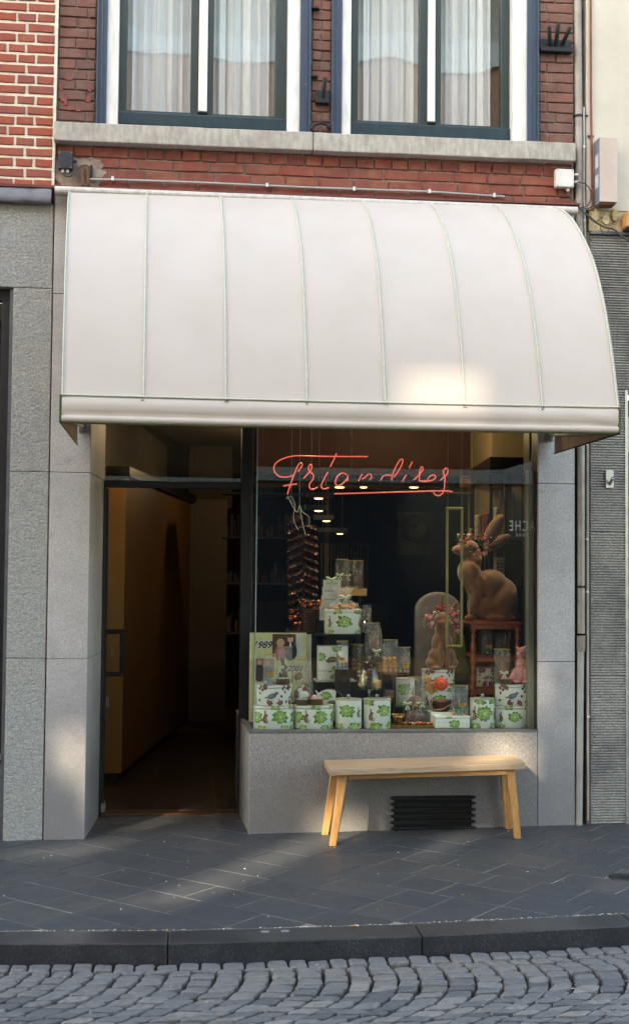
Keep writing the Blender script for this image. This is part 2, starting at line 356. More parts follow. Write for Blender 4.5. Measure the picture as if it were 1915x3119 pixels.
def wood(name, a, b, sc=(2.5, 30, 30), rough=.5, sheen=0):
    n = N(name); gr = n.noise(3, 4, .6, sc, .6); col = n.ramp(gr, [(.3, a), (.7, b)]); fine = n.noise(40, 3, .6, (sc[0]*.3, sc[1]*.3, sc[2]*.3))
    col = n.mix(n.ramp(fine, [(.5, 0.0), (.8, .4)]), col, tuple(x*.6 for x in a[:3])+(1,))
    n.set(col=col, rough=rough, normal=n.bump(gr, .25, .002)); return n.m
M['wood_top'] = wood('weathered_oak_top', srgb(150, 124, 98), srgb(184, 160, 134), (2, 26, 26), .6)
M['wood_leg'] = wood('oiled_oak', srgb(168, 116, 64), srgb(206, 156, 98), (20, 20, 2.4), .5)
M['wood_apron'] = wood('oiled_oak_rail', srgb(160, 108, 58), srgb(200, 150, 92), (2, 26, 26), .5)
M['table_wood'] = wood('dark_orange_stained_wood', srgb(124, 58, 24), srgb(168, 86, 38), (14, 14, 4), .3)
M['iron'] = pbr('black_wrought_iron', srgb(30, 33, 38), .55, .3, var=.4, scale=40, bump=.5, bscale=90)
M['black'] = pbr('black_painted_metal', srgb(22, 23, 26), .45, var=.3, bump=.1)
M['vent'] = pbr('black_rusting_vent', srgb(20, 20, 20), .5, .2, var=.5, scale=40, bump=.3)
M['charcoal'] = pbr('charcoal_frame', srgb(30, 33, 38), .4, var=.2, bump=.05)
M['postgrey'] = pbr('grey_green_metal_post', srgb(122, 126, 120), .45, var=.12, scale=5, bump=.05)
M['pvc'] = pbr('grey_plastic_pipe', srgb(158, 156, 152), .5, var=.15, scale=6, bump=.05)
M['zinc'] = pbr('weathered_zinc_pipe', srgb(150, 144, 138), .5, .2, var=.3, scale=8, bump=.1)
M['lead'] = pbr('lead_flashing', srgb(112, 113, 120), .55, .15, var=.4, scale=14, bump=.8, bscale=14, bd=.01)
M['whitebox'] = pbr('white_plastic_box', srgb(214, 212, 208), .5, var=.15, bump=.05)
M['navybox'] = pbr('dark_navy_box', srgb(34, 38, 48), .5, var=.3, bump=.1)
M['cable'] = pbr('dark_grey_cable', srgb(72, 74, 74), .6, var=.2, bump=0)
M['rust'] = pbr('rusty_brown_pipe', srgb(112, 80, 62), .8, .2, var=.5, scale=50, bump=.5)
M['redpipe'] = pbr('red_brown_thin_pipe', srgb(128, 62, 50), .6, var=.3, bump=.1)
M['boxgrey'] = pbr('pinkish_grey_metal_box', srgb(186, 170, 162), .5, var=.15, scale=5, bump=.1)
M['boxside'] = pbr('blue_grey_box_side', srgb(112, 118, 134), .5, var=.15, bump=.05)
M['steel'] = pbr('brushed_steel', srgb(176, 176, 174), .35, .8, var=.2, bump=.05)
# ================================================================ SETTING
def kb(x):      # back edge of the kerb
    P = [(-4,-1.62),(-1.6,-1.83),(-.776,-1.925),(-.026,-2.012),(.619,-2.035),(1.095,-2.04),(2.098,-2.0),(6,-1.9)]
    if x <= P[0][0]: return P[0][1]
    for (a, ya), (b, yb) in zip(P, P[1:]):
        if x <= b: return ya+(yb-ya)*(x-a)/(b-a)
    return P[-1][1]
KW, KH = .185, .085
def gzc(x): return gz(max(-5, min(6, x)))
tag(MB().box(-150, 150, -150, 150, -.6, -.32).build('ground', M['soil']), kind='structure')
# --- road: bed of joints and single cobbles
road = thing('road', (0, -4, 0), kind='structure')
mb = MB(); mb.hexa([(-5,-9,gzc(-5)-.3),(6,-9,gzc(6)-.3),(6,-2,gzc(6)-.3),(-5,-2,gzc(-5)-.3),(-5,-9,gzc(-5)-.118),(6,-9,gzc(6)-.118),(6,-2,gzc(6)-.118),(-5,-2,gzc(-5)-.118)])
mb.build('road_bed', M['soil'], road)
mb = MB(); mb.box(-30, -5, -9, -2, -.3, gzc(-5)-.1); mb.box(6, 30, -9, -2, -.3, gzc(6)-.1); mb.box(-30, 30, -11.6, -9, -.3, -.06)
mb.build('far_paving', M['cobble'], road)
def cobble_geo(mb, q, z, r):
    """q: four ground corners; a cushion-topped stone"""
    c = Vector((sum(p[0] for p in q)/4, sum(p[1] for p in q)/4)); ol = []
    for i in range(4):
        p = Vector(q[i]); a = Vector(q[i-1]); b = Vector(q[(i+1) % 4])
        cut = r.uniform(.08, .2)
        for t in (a, b):
            w = p.lerp(t, cut); w = w + (p-w)*.35 if r.random() < .0 else w
            ol.append(w + Vector((r.uniform(-.003, .003), r.uniform(-.003, .003))))
    n = 8; sh = [1.0, .995, .95, .8]; dz = [-.06, -.012, -.003, .0005]; tilt = (r.uniform(-.07, .07), r.uniform(-.07, .07)); vs = []
    for s_, d in zip(sh, dz):
        for p in ol:
            w = c + (p-c)*s_; vs.append((w.x, w.y, z+d+(w.x-c.x)*tilt[0]+(w.y-c.y)*tilt[1]+r.uniform(-.001, .001)))
    vs.append((c.x, c.y, z+.0008))
    fs = [(i*n+k, i*n+(k+1) % n, (i+1)*n+(k+1) % n, (i+1)*n+k) for i in range(3) for k in range(n)] + [(3*n+k, 3*n+(k+1) % n, 4*n) for k in range(n)]
    mb.add(vs, fs, 0, False)
rc = random.Random(3); stones = []
x = -2.4
while x < 3.6:
    w = rc.uniform(.078, .098); y1 = kb(x+w/2)-KW-.004; y0 = y1-rc.uniform(.092, .106)
    stones.append(((x+.004, y0), (x+w-.004, y0), (x+w-.004, y1), (x+.004, y1))); x += w
def arc(s, x0=0.0):
    """offset along the fan curve, s metres from its start"""
    n = 24; px = py = 0.0; ds = s/n
    for i in range(n):
        t = (i+.5)*ds/.62; a0 = 30 - 24*(x0+1.0); a = radians(a0*.7 + (47-a0*.7)*min(1, t)); px -= sin(a)*ds; py -= cos(a)*ds
    return px, py
PW = .094
xcur = -4.6
while xcur < 3.2:
    PW = rc.uniform(.082, .112); x0 = xcur; xcur += PW; s = rc.uniform(-.06, 0.0)
    while s < 1.75:
        L = rc.uniform(.062, .098)
        a, b = arc(max(s, 0), x0), arc(s+L-.008, x0); a2, b2 = arc(max(s, 0), x0+PW), arc(s+L-.008, x0+PW)
        if s+L > .03:
            j = lambda: rc.uniform(-.006, .006)
            yb = lambda xx: kb(xx)-KW-.112
            q = ((x0+b[0]+j(), yb(x0)+b[1]+j()), (x0+PW-.012+b2[0]+j(), yb(x0)+b2[1]+j()), (x0+PW-.012+a2[0]+j(), yb(x0)+a2[1]+j()), (x0+a[0]+j(), yb(x0)+a[1]+j()))
            stones.append(q)
        s += L
stones = [q for q in stones if -2.6 < q[0][0] < 3.8]
def vis(q):
    cx = sum(p[0] for p in q)/4; cy = sum(p[1] for p in q)/4
    return -.95 < cx < 2.35 and cy > -3.18
near = [q for q in stones if vis(q)]; far = [q for q in stones if not vis(q)]
near.sort(key=lambda q: q[0][1]); far += near[300:]; near = near[:300]
for q in near:
    mb = MB(); cx = sum(p[0] for p in q)/4; cobble_geo(mb, q, gzc(cx)-KH+rc.uniform(-.003, .003), rc); mb.build('cobblestone', M['cobble'], road)
mb = MB()
for q in far: cobble_geo(mb, q, gzc(q[0][0])-KH+rc.uniform(-.003, .003), rc)
tag(mb.build('cobblestone_field', M['cobble'], road), kind='stuff')
# --- kerb
kerb = thing('kerb', (0, -2.1, 0), kind='structure')
def kx(u, v): return UX  # unused
joints = [-4, -3.0, -1.95, -1.0, -.028, 1.08, 2.06, 3.1, 4.1, 5.5]
for a, b in zip(joints, joints[1:]):
    a2, b2 = a+.002, b-.002; mb = MB(); n = 5; vs = []
    for i in range(n+1):
        xx = a2+(b2-a2)*i/n; y = kb(xx); z = gzc(xx)
        vs += [(xx, y-KW, z-.25), (xx, y, z-.25), (xx, y, z+.001), (xx, y-KW, z-.002)]
    fs = [(i*4+k, i*4+(k+1) % 4, (i+1)*4+(k+1) % 4, (i+1)*4+k) for i in range(n) for k in range(4)] + [(3,2,1,0), (n*4, n*4+1, n*4+2, n*4+3)]
    mb.add(vs, fs); mb.build('kerb_stone', M['kerb'], kerb, bevel=.006, seg=2)
# --- pavement: sanded bed and single slabs laid diagonally
pave = thing('pavement', (0, -1, 0), kind='structure')
mb = MB(); n = 20; vs = []
for i in range(n+1):
    xx = -5+11*i/n; vs += [(xx, kb(xx)+.002, gzc(xx)-.2), (xx, .66, gzc(xx)-.2), (xx, .66, gzc(xx)-.0035), (xx, kb(xx)+.002, gzc(xx)-.002)]
mb.add(vs, [(i*4+k, i*4+(k+1) % 4, (i+1)*4+(k+1) % 4, (i+1)*4+k) for i in range(n) for k in range(4)])
mb.build('joint_bed', M['joint_sand'], pave)
def clip(poly, nx, ny, c):
    out = []
    for i in range(len(poly)):
        p, q = poly[i], poly[(i+1) % len(poly)]; dp = nx*p[0]+ny*p[1]-c; dq = nx*q[0]+ny*q[1]-c
        if dp >= 0: out.append(p)
        if (dp >= 0) != (dq >= 0): t = dp/(dp-dq); out.append((p[0]+(q[0]-p[0])*t, p[1]+(q[1]-p[1])*t))
    return out
rs = random.Random(11); ca, sa = cos(radians(-44)), sin(radians(-44)); cb_, sb_ = cos(radians(47)), sin(radians(47))
ox, oy = -.133, .193; RW = .262; count = 0
for j in range(-17, 17):
    porch = None; w = RW; s = -5.0 + (rs.uniform(0, .3) if j % 1 == 0 else 0)
    s = -18*.262 + (0.131 if False else 0)
    while s < 5.5:
        cxx = ox + ca*s + cb_*(j+.5)*w; cyy = oy + sa*s + sb_*(j+.5)*w
        inporch = (-.7 < cxx < .75 and cyy > -.42)
        L = .262 if inporch else rs.choice([.262, .262, .35, .393])
        q = [(ox+ca*a+cb_*b, oy+sa*a+sb_*b) for a, b in ((s+.004, j*w+.004), (s+L-.004, j*w+.004), (s+L-.004, (j+1)*w-.004), (s+.004, (j+1)*w-.004))]
        s += L
        mx = sum(p[0] for p in q)/4; my = sum(p[1] for p in q)/4
        q = clip(q, 0, 1, kb(mx)+.010)
        if len(q) < 3: continue
        if -.62 < mx < .55: q = clip(q, 0, -1, -.655)
        else: q = clip(q, 0, -1, -.09)
        q = clip(q, 1, 0, -3.2); q = clip(q, -1, 0, -4.6) if q else q
        if len(q) < 3: continue
        ar = abs(sum(q[i][0]*q[(i+1) % len(q)][1]-q[(i+1) % len(q)][0]*q[i][1] for i in range(len(q))))/2
        if ar < .0025: continue
        if sum(q[i][0]*q[(i+1) % len(q)][1]-q[(i+1) % len(q)][0]*q[i][1] for i in range(len(q))) < 0: q = q[::-1]
        dz = rs.uniform(-.0012, .0012); tx, ty = rs.uniform(-.004, .004), rs.uniform(-.004, .004)
        top = [(p[0], p[1], gzc(p[0])+.0005+dz+(p[0]-mx)*tx+(p[1]-my)*ty) for p in q]
        mb = MB(); cx0 = sum(p[0] for p in q)/len(q); cy0 = sum(p[1] for p in q)/len(q); k = len(q)
        ins = [(cx0+(p[0]-cx0)*.985, cy0+(p[1]-cy0)*.985, p[2]) for p in top]
        rim = [(p[0], p[1], p[2]-.0015) for p in top]; bot = [(p[0], p[1], p[2]-.03) for p in top]
        mb.add(ins+rim+bot, [tuple(range(k))] + [(k+(i), k+(i+1) % k, (i+1) % k, i) for i in range(k)] + [(2*k+i, 2*k+(i+1) % k, k+(i+1) % k, k+i) for i in range(k)])
        mb.build('paving_slab', M['slab'], pave); count += 1


# little litter: crumbs and gravel in the kerb joint
mb = MB(); rl = random.Random(5)
for i in range(420):
    xx = rl.uniform(-1.2, 2.6)
    if rl.random() < .62: yy = kb(xx)+rl.uniform(-.004, .012); zz = gzc(xx)
    elif rl.random() < .6: yy = rl.uniform(kb(xx), -.0); zz = gzc(xx)
    else: yy = kb(xx)-KW-rl.uniform(.0, .75); zz = gzc(xx)-KH
    r_ = rl.uniform(.0012, .0042); mb.ball((xx, yy, zz+r_*.5), (r_*rl.uniform(.8, 1.8), r_, r_*.6), 5, rl.choice([0, 0, 0, 1]), 3)
crumb = pbr('pale_crumbs', srgb(190, 186, 176), .8, var=.3, bump=0); crumb2 = pbr('yellow_crumbs', srgb(170, 140, 80), .8, var=.3, bump=0)
tag(mb.build('gravel_crumbs', [crumb, crumb2]), 'pale grit and crumbs scattered along the kerb joint', 'litter', kind='stuff')
p = UX(845, 2228, 0); cgx = .79
mb = MB(); mb.tube([(cgx, kb(cgx)-.02, gzc(cgx)+.006), (cgx+.022, kb(cgx)-.021, gzc(cgx)+.006)], .0038, 8, 0); mb.tube([(cgx+.022, kb(cgx)-.021, gzc(cgx)+.006), (cgx+.031, kb(cgx)-.0215, gzc(cgx)+.006)], .0038, 8, 1)
cig = thing('cigarette_butt', (cgx, kb(cgx)-.02, gzc(cgx)), 'orange cigarette butt lying on the back edge of the kerb', 'cigarette butt')
mb2 = MB(); mb2.tube([(cgx, kb(cgx)-.02, gzc(cgx)+.006), (cgx+.022, kb(cgx)-.021, gzc(cgx)+.006)], .0038, 8); mb2.build('filter', pbr('orange_filter', srgb(206, 130, 66), .8), cig)
mb2 = MB(); mb2.tube([(cgx+.0222, kb(cgx)-.021, gzc(cgx)+.006), (cgx+.031, kb(cgx)-.0215, gzc(cgx)+.006)], .0036, 8); mb2.build('paper', M['whitebox'], cig)
for (px, py) in ((-.80, 0), (.40, 0), (.49, 0)):
    yy = kb(px)-.05; mb = MB(); mb.lathe([(.001, .0022), (.019, .002), (.021, .0)], (px, yy, gzc(px)), 14, 0, 1, .8)
    tag(mb.build('chewing_gum', pbr('grey_gum', srgb(120, 120, 122), .7, bump=0) if 'grey_gum' not in bpy.data.materials else bpy.data.materials['grey_gum']), {-.8: 'flattened pale gum spot at the left end of the kerb', .4: 'smaller left one of two gum spots on the middle kerb stone', .49: 'right one of two gum spots on the middle kerb stone'}[px], 'chewing gum')
def GP0(u, v):
    d = fwd*FPX + rt*(u*1.2665-957.5) - up*(v*1.2665-1559.5); t = (GZ-CAMZ)/(d.z-GS*d.x); return d.x*t, CAMY+d.y*t
# drain cover at the right edge of the pavement
dX, dY = GP0(1497, 2112)
dr = thing('access_cover', (dX, dY, gzc(dX)), 'small round iron cover set in the pavement at right', 'access cover')
mb = MB(); mb.lathe([(.001, .0045), (.052, .0045), (.055, .0)], (dX, dY, gzc(dX)+.001), 22); mb.build('lid', M['iron'], dr)
mb = MB(); mb.lathe([(.060, .0), (.060, .006), (.072, .006), (.074, .0)], (dX, dY, gzc(dX)+.001), 22)
for k in range(4):
    a = k*pi/4; mb.bar((dX-cos(a)*.045, dY-sin(a)*.045, gzc(dX)+.0065), (dX+cos(a)*.045, dY+sin(a)*.045, gzc(dX)+.0065), .006, .002, 0, (-sin(a), cos(a), 0))
mb.build('rim', M['iron'], dr)

# ================================================================ walls
def wall_grid(mb, x0, x1, z0, z1, holes, y0, y1, m=0):
    """wall slab with rectangular openings (x0,x1,z0,z1)"""
    xs = sorted({x0, x1, *[h[0] for h in holes], *[h[1] for h in holes]}); zs = sorted({z0, z1, *[h[2] for h in holes], *[h[3] for h in holes]})
    xs = [x for x in xs if x0 <= x <= x1]; zs = [z for z in zs if z0 <= z <= z1]
    cell = lambda i, j: not any(h[0] <= (xs[i]+xs[i+1])/2 <= h[1] and h[2] <= (zs[j]+zs[j+1])/2 <= h[3] for h in holes)
    nx, nz = len(xs)-1, len(zs)-1
    for i in range(nx):
        for j in range(nz):
            if not cell(i, j): continue
            a, b, c, d = xs[i], xs[i+1], zs[j], zs[j+1]
            mb.poly([(a,y0,c),(b,y0,c),(b,y0,d),(a,y0,d)], m); mb.poly([(b,y1,c),(a,y1,c),(a,y1,d),(b,y1,d)], m)
            if i == 0 or not cell(i-1, j): mb.poly([(a,y1,c),(a,y0,c),(a,y0,d),(a,y1,d)], m)
            if i == nx-1 or not cell(i+1, j): mb.poly([(b,y0,c),(b,y1,c),(b,y1,d),(b,y0,d)], m)
            if j == 0 or not cell(i, j-1): mb.poly([(a,y0,c),(a,y1,c),(b,y1,c),(b,y0,c)], m)
            if j == nz-1 or not cell(i, j+1): mb.poly([(a,y0,d),(b,y0,d),(b,y1,d),(a,y1,d)], m)
    return mb
# --- the row across the street (seen in the window glass, and what shades the shop)
OY = -11.5
def proj(p): t = (p.y-OY)/SD.y; return p - SD*t
beams = []      # (x0,x1,z0,z1,share let through by the slats) made-up gaps that shape the sun patches
def beam(pts, grow=0.0, t=.3):
    q = [proj(p) for p in pts]; beams.append([min(p.x for p in q)-grow, max(p.x for p in q)+grow, min(p.z for p in q)-grow, max(p.z for p in q)+grow, t])
def GP(u, v, dz=0.0):
    d = fwd*FPX + rt*(u*1.2665-957.5) - up*(v*1.2665-1559.5)
    t = (GZ+dz-CAMZ)/(d.z-GS*d.x); return Vector((d.x*t, CAMY+d.y*t, CAMZ+d.z*t))
beam([U(960, 890, -1.12), U(1170, 890, -1.12), U(1170, 1010, -1.15), U(960, 1010, -1.15)], -.03, .32)
beam([U(140, 1755, 0), U(208, 1755, 0), U(208, 1870, 0), U(140, 1870, 0)], 0, .65)
beam([GP(400, 2178), GP(470, 2170), GP(880, 1992), GP(790, 1988)], 0.0, .8)
beam([GP(240, 2165), GP(300, 2172)], 0.02, .6)
beam([U(1160, 1785, 0), U(1262, 1785, 0), U(1262, 1880, 0), U(1160, 1860, 0)], 0.02, .9)
beam([GP(330, 1992), GP(395, 1968)], .05, .8)
beam([GP(20, 2062), GP(140, 2030), GP(230, 2052)], -.0, .75)
beam([U(1284, 1600, .05), U(1292, 1700, .05)], .03, .5)
beam([GP(1000, 2052), GP(1150, 2005)], .03, .6)
beam([GP(1440, 2130), GP(1500, 2118)], .03, .8)
M['opp_glass'] = pbr('dark_opposite_glass', srgb(70, 80, 90), .1, bump=0)
opp = thing('opposite_house_row', (0, OY, 0), 'long brick and plaster terrace across the street, mirrored in the upstairs glass', 'building')
wins = []
rects = [list(b[:4]) for b in beams]
x = -19.5
k = 0
while x < 4.5:
    for z in (4.4, 10.25):
        w = 1.25; h = (2.2, 1.0, 1.9)[[1.0, 4.4, 10.25].index(z)]
        r_ = [x, x+w, z, z+h]
        if z > 9 and x > -5: continue
        if not any(r_[0] < b[1]+.25 and r_[1] > b[0]-.25 and r_[2] < b[3]+.25 and r_[3] > b[2]-.25 for b in beams): wins.append(r_)
    x += 2.25
mb = wall_grid(MB(), -20, 7.2, -.3, 9.6, rects+wins, OY-.04, OY); mb.build('wall', brickmat('opposite_brick', [srgb(186, 140, 112), srgb(196, 150, 122)], srgb(160, 120, 98), .3), opp)
mb = wall_grid(MB(), -20, -3.5, 10.0, 12.9, wins, OY-.25, OY); wall_grid(mb, -3.4995, 7.2, 10.0, 10.7, [], OY-.25, OY); mb.build('upper_wall', M['stucco'], opp)
mb = MB(); mb.box(-20, 7.2, OY-.25, OY+.10, 9.6, 10.0); mb.box(-20.1, -3.4, OY-.3, OY+.25, 12.9, 13.1); mb.box(-3.5, 7.3, OY-.3, OY+.2, 10.7, 10.85); mb.build('cornice', M['white'], opp)
mb = MB(); mb.box(-20, 7.2, OY+.002, OY+.12, 3.0, 3.45); mb.build('shop_fascia', M['white'], opp)
for k in range(8):
    mb = MB(); mb.box(-12.1+k*2.4, -9.78+k*2.4, OY+.002, OY+.03, .3, 2.9); mb.build('shop_window', M['opp_glass'], opp)
for w in wins:
    a, b, c, d = w; mb = MB()
    for q in ((a, a+.09, c, d), (b-.09, b, c, d), (a+.09, b-.09, d-.09, d), (a+.09, b-.09, c, c+.09), ((a+b)/2-.04, (a+b)/2+.04, c+.09, d-.09)): mb.box(q[0], q[1], OY-.12, OY-.05, q[2], q[3])
    wo = mb.build('window', M['white'] if c > 9 else M['green'], opp)
    mb = MB(); mb.box(w[0], w[1], OY-.2, OY-.13, w[2], w[3]); mb.build('pane', M['opp_glass'], wo)
mb = MB(); mb.box(7.2, 30, OY-.25, OY, -.3, 1.6); mb.box(-30, -20, OY-.25, OY, -.3, 1.6); tag(mb.build('garden_wall', M['stucco']), 'low plastered wall running on beside the terrace across the street', 'wall')
# added slats thinning the sun in the made-up gaps
for a, b, c, d, tr_ in beams:
    z = c; mb = MB()
    while z < d: mb.box(a, b, OY-.048, OY-.043, z, min(d, z+.06*(1-tr_))); z += .06
    mb.build('added_sun_slats', M['wood_apron'], opp)
# ---------------------------------------------------------------- bricks
_bm = {}
def brick_mesh(L, H, D, mat, v, ch=.004, jit=.0022):
    key = (round(L, 3), round(H, 4), mat.name, v)
    if key not in _bm:
        r = random.Random(hash((int(L*1000), v)) & 0xffff); j = lambda: r.uniform(-jit, jit)
        o = [(-L/2+j(), -H/2+j()), (j()*.5, -H/2+j()), (L/2+j(), -H/2+j()), (L/2+j(), H/2+j()), (j()*.5, H/2+j()), (-L/2+j(), H/2+j())]
        vs = [(x*(1-2*ch/L), 0+r.uniform(-.0008, .0008), z*(1-2*ch/H)) for x, z in o] + [(x, ch, z) for x, z in o] + [(x, D, z) for x, z in o]
        mb = MB(); mb.add(vs, [(0,1,4,5), (1,2,3,4)] + [(6+i, 6+(i+1) % 6, (i+1) % 6, i) for i in range(6)] + [(12+i, 12+(i+1) % 6, 6+(i+1) % 6, 6+i) for i in range(6)])
        _bm[key] = mb.mesh('brick', mat)
    return _bm[key]
def lay(parent, x0, x1, z0, z1, mat, y=0.0, course=.0652, bh=.053, joint=.012, rng=None, anchor='r', slope=0.0, yj=.003, slopeX=0.0, holes=(), patterns=None):
    """courses of brick from the top down; slope lets the courses follow a sagging wall"""
    rng = rng or R; n = 0; i = 0; z = z1-bh/2
    while z-bh/2 > z0-.012:
        pat = patterns[i % len(patterns)]; k = 0; cur = 0.0; W = x1-x0
        while cur < W-.004:
            L = pat[min(k, len(pat)-1)] if k < len(pat) else pat[-1] if pat[-1] < .15 else rng.choice([pat[-1], pat[-1]])
            L = min(L*rng.uniform(.97, 1.03), W-cur)
            if W-cur-L-joint < .03: L = W-cur
            if L > .015:
                Lq = round(L/.005)*.005 if L > .02 else L
                cx = (x1-cur-L/2) if anchor == 'r' else (x0+cur+L/2)
                if not any(h[0] < cx < h[1] and h[2] < z < h[3] for h in holes):
                    piece('brick', brick_mesh(Lq, bh, .05, mat, rng.randrange(4)), parent, (cx, y+rng.uniform(-yj, yj), z+slope*(cx-x0)), (rng.uniform(-.01, .01), rng.uniform(-.008, .008), rng.uniform(-.012, .012))); n += 1
            cur += L+joint; k += 1
        z -= course; i += 1
    return n
def mortar_sheet(mb, x0, x1, z0, z1, y, d, s0=0, s1=0):
    mb.hexa([(x0,y,z0+s0),(x1,y,z0+s1),(x1,y+d,z0+s1),(x0,y+d,z0+s0),(x0,y,z1),(x1,y,z1),(x1,y+d,z1),(x0,y+d,z1)])

# ================================================================ SHOP BUILDING
XS = lambda u, v=300, Y=0.0: S(u, v, Y).x
ZS = lambda u, v, Y=0.0: S(u, v, Y).z
XL, XR = XS(168, 450), XS(1747, 400)
TOP = 6.6
sillT0, sillT1 = ZS(170, 380), ZS(1745, 445)   # left and right ends of sill top
shop = thing('shop_building', ((XL+XR)/2, .2, 0), 'narrow old brick shop house with tall curtained windows over the curved awning', 'building')
wx = [(XS(292, 200), XS(948, 200)), (XS(1009, 200), XS(1641, 200))]
zsill = (sillT0+sillT1)/2
mb = wall_grid(MB(), XL, XR, ZS(900, 600)-.1, TOP, [(wx[0][0], wx[0][1], zsill-.02, TOP-.5), (wx[1][0], wx[1][1], zsill-.02, TOP-.5)], .012, .3)
mb.build('mortar_wall', M['mortar_old'], shop)
rb = random.Random(21)
pA = [[.165, .103], [.103, .16, .1], [.21], [.103, .103, .2]]
n = 0
def upper_bricks(x0, x1, pats, holes=()):
    return lay(shop, x0, x1, zsill+.0, 5.62, M['brick_old'], 0, .0652, .056, .009, rb, 'l', 0, .003, 0, holes, pats)
n += upper_bricks(XL+.012, wx[0][0]-.004, [[.17, .05], [.103, .115], [.17, .05], [.10, .11]])
n += upper_bricks(wx[0][1]+.004, wx[1][0]-.004, [[.05, .07], [.12], [.06, .06]])
n += upper_bricks(wx[1][1]+.004, XR-.004, [[.05, .15], [.1, .1], [.04, .16]])
# band of brick under the sill, courses sag to the right like the photo
zb1 = ZS(900, 472); zb0 = ZS(900, 588)
sl_b = (ZS(1650, 500)-ZS(300, 470))/(XS(1650, 500)-XS(300, 470))
n += lay(shop, XL+.01, XR-.01, zb0-.03, zb1+.062, M['brick_band'], 0, .0665, .057, .009, rb, 'l', 0, .004, 0, (), [[.21, .21], [.1, .1, .21, .1, .1, .1], [.16, .21, .1, .21], [.1, .21, .21]])
print('shop bricks', n)
# smeared render over the bricks left of the band, and old paint daubs
rr = random.Random(2); pts = []
cz_ = ZS(230, 520)
for k in range(40):
    a = 2*pi*k/40; pts.append((XL+.15+cos(a)*.155*rr.uniform(.82, 1.08), -.0035, cz_+max(-.10, min(.085, sin(a)*.13))*rr.uniform(.85, 1.1)))
mb = MB(); mb.prism(pts, (0, .02, 0)); mb.build('mortar_smear', M['mortar_old'], shop)
mb = MB()
for (u, v, du, dv) in ((210, 237, 14, 6), (186, 262, 7, 12), (190, 292, 10, 14), (214, 328, 18, 6), (268, 300, 10, 11), (238, 333, 9, 5), (272, 272, 7, 8), (200, 308, 5, 12)):
    c = S(u, v, -.0042); pts = []
    for k in range(14):
        a = 2*pi*k/14; q = .65; pts.append((c.x+(abs(cos(a))**q)*(1 if cos(a) > 0 else -1)*du/496*rr.uniform(.6, 1.15), -.0042, c.z+(abs(sin(a))**q)*(1 if sin(a) > 0 else -1)*dv/496*rr.uniform(.6, 1.1)))
    mb.prism(pts, (0, .006, 0))
tag(mb.build('red_paint_daub', pbr('old_pink_red_paint', srgb(142, 74, 74), .85, var=.5, scale=40, bump=.3), shop), kind='stuff')
# --- sill: two long weathered blocks
xj = XS(951, 400)
def sillblock(x0, x1, nm):
    zt = lambda x: sillT0+(sillT1-sillT0)*(x-XL)/(XR-XL); h = .118
    mb = MB(); N_ = 10; vs = []
    for i in range(N_+1):
        x = x0+(x1-x0)*i/N_; t = zt(x); w = rr.uniform(-.002, .002)
        vs += [(x, -.075+w, t-h+w), (x, .2, t-h), (x, .2, t+.012), (x, -.07, t+w)]
    mb.add(vs, [(i*4+k, i*4+(k+1) % 4, (i+1)*4+(k+1) % 4, (i+1)*4+k) for i in range(N_) for k in range(4)] + [(3,2,1,0), (N_*4, N_*4+1, N_*4+2, N_*4+3)])
    return mb.build('sill_stone', M['sill'], shop, bevel=.007)
sillblock(XS(163, 410, -.07), xj-.002, 'a'); sillblock(xj+.002, XS(1753, 480, -.07), 'b')
# --- two tall windows
def tall_window(xs, bot, name_lab, zt):
    """xs: blue,white,sash,glass,sash,mullion,sash,glass,sash,white,blue right edges as source pixels"""
    X = lambda i, Y: XS(xs[i], 200, Y)
    TOPW = TOP-.55
    mb = MB()
    mb.box(X(1, .0), X(2, .0), .0, .14, zt-.005, TOPW); mb.box(X(9, .0), X(10, .0), .0, .14, zt-.005, TOPW)
    mb.box(X(5, .05), X(6, .05), .045, .14, bot+.02, TOPW)
    fr = mb.build('window', M['white'], shop, bevel=.003)
    for a, b in ((0, 1), (10, 11)):
        mb = MB(); x0, x1 = X(a, -.02), X(b, -.02); mb.box(x0, x1, -.016, .12, zt-.004, TOPW); xm = x0+(x1-x0)*.55; mb.box(xm-.004, xm+.004, -.024, -.0165, zt, TOPW)
        if a == 0: mb.box(x0, x0+.012, -.028, -.0165, zt, TOPW)
        else: mb.box(x1-.012, x1, -.028, -.0165, zt, TOPW)
        mb.build('casing', M['blue'], fr, bevel=.003)
    # lower rail shared by both sashes
    mb = MB(); mb.box(X(2, .06), X(9, .06), .05, .13, zt+.028, bot); mb.box(X(2, .06), X(9, .06), .062, .13, zt-.004, zt+.02)
    mb.build('bottom_rail', M['greenblue'], fr, bevel=.008, seg=3)
    for (a, b, c, d) in ((2, 3, 4, 5), (6, 7, 8, 9)):
        mb = MB(); y0 = .07
        mb.box(X(a, y0)+.001, X(b, y0), y0, .125, bot+.001, TOPW); mb.box(X(c, y0), X(d, y0)-.001, y0, .125, bot+.001, TOPW)
        mb.box(X(b, y0)+.0005, X(c, y0)-.0005, y0+.006, .125, bot+.001, bot+.018); mb.build('sash', M['green'], fr, bevel=.004)
        mb = MB(); x0, x1 = X(b, .1)-.003, X(c, .1)+.003; nx = 8; vs = []
        zz = [bot+.01+(TOPW-bot-.01)*k/14 for k in range(15)]
        bow = lambda u, w: .004*sin(pi*u)*(.6+.4*sin(3.1*w+xs[a]))
        for z in zz:
            for i in range(nx+1): u = i/nx; vs.append((x0+(x1-x0)*u, .1+bow(u, z), z))
        mb.add(vs, [(j*(nx+1)+i, j*(nx+1)+i+1, (j+1)*(nx+1)+i+1, (j+1)*(nx+1)+i) for j in range(14) for i in range(nx)], 0, True)
        mb.build('pane', M['glass_up'], fr)
    return X
z1b = ZS(600, 352, .08); z2b = ZS(1300, 383, .08)
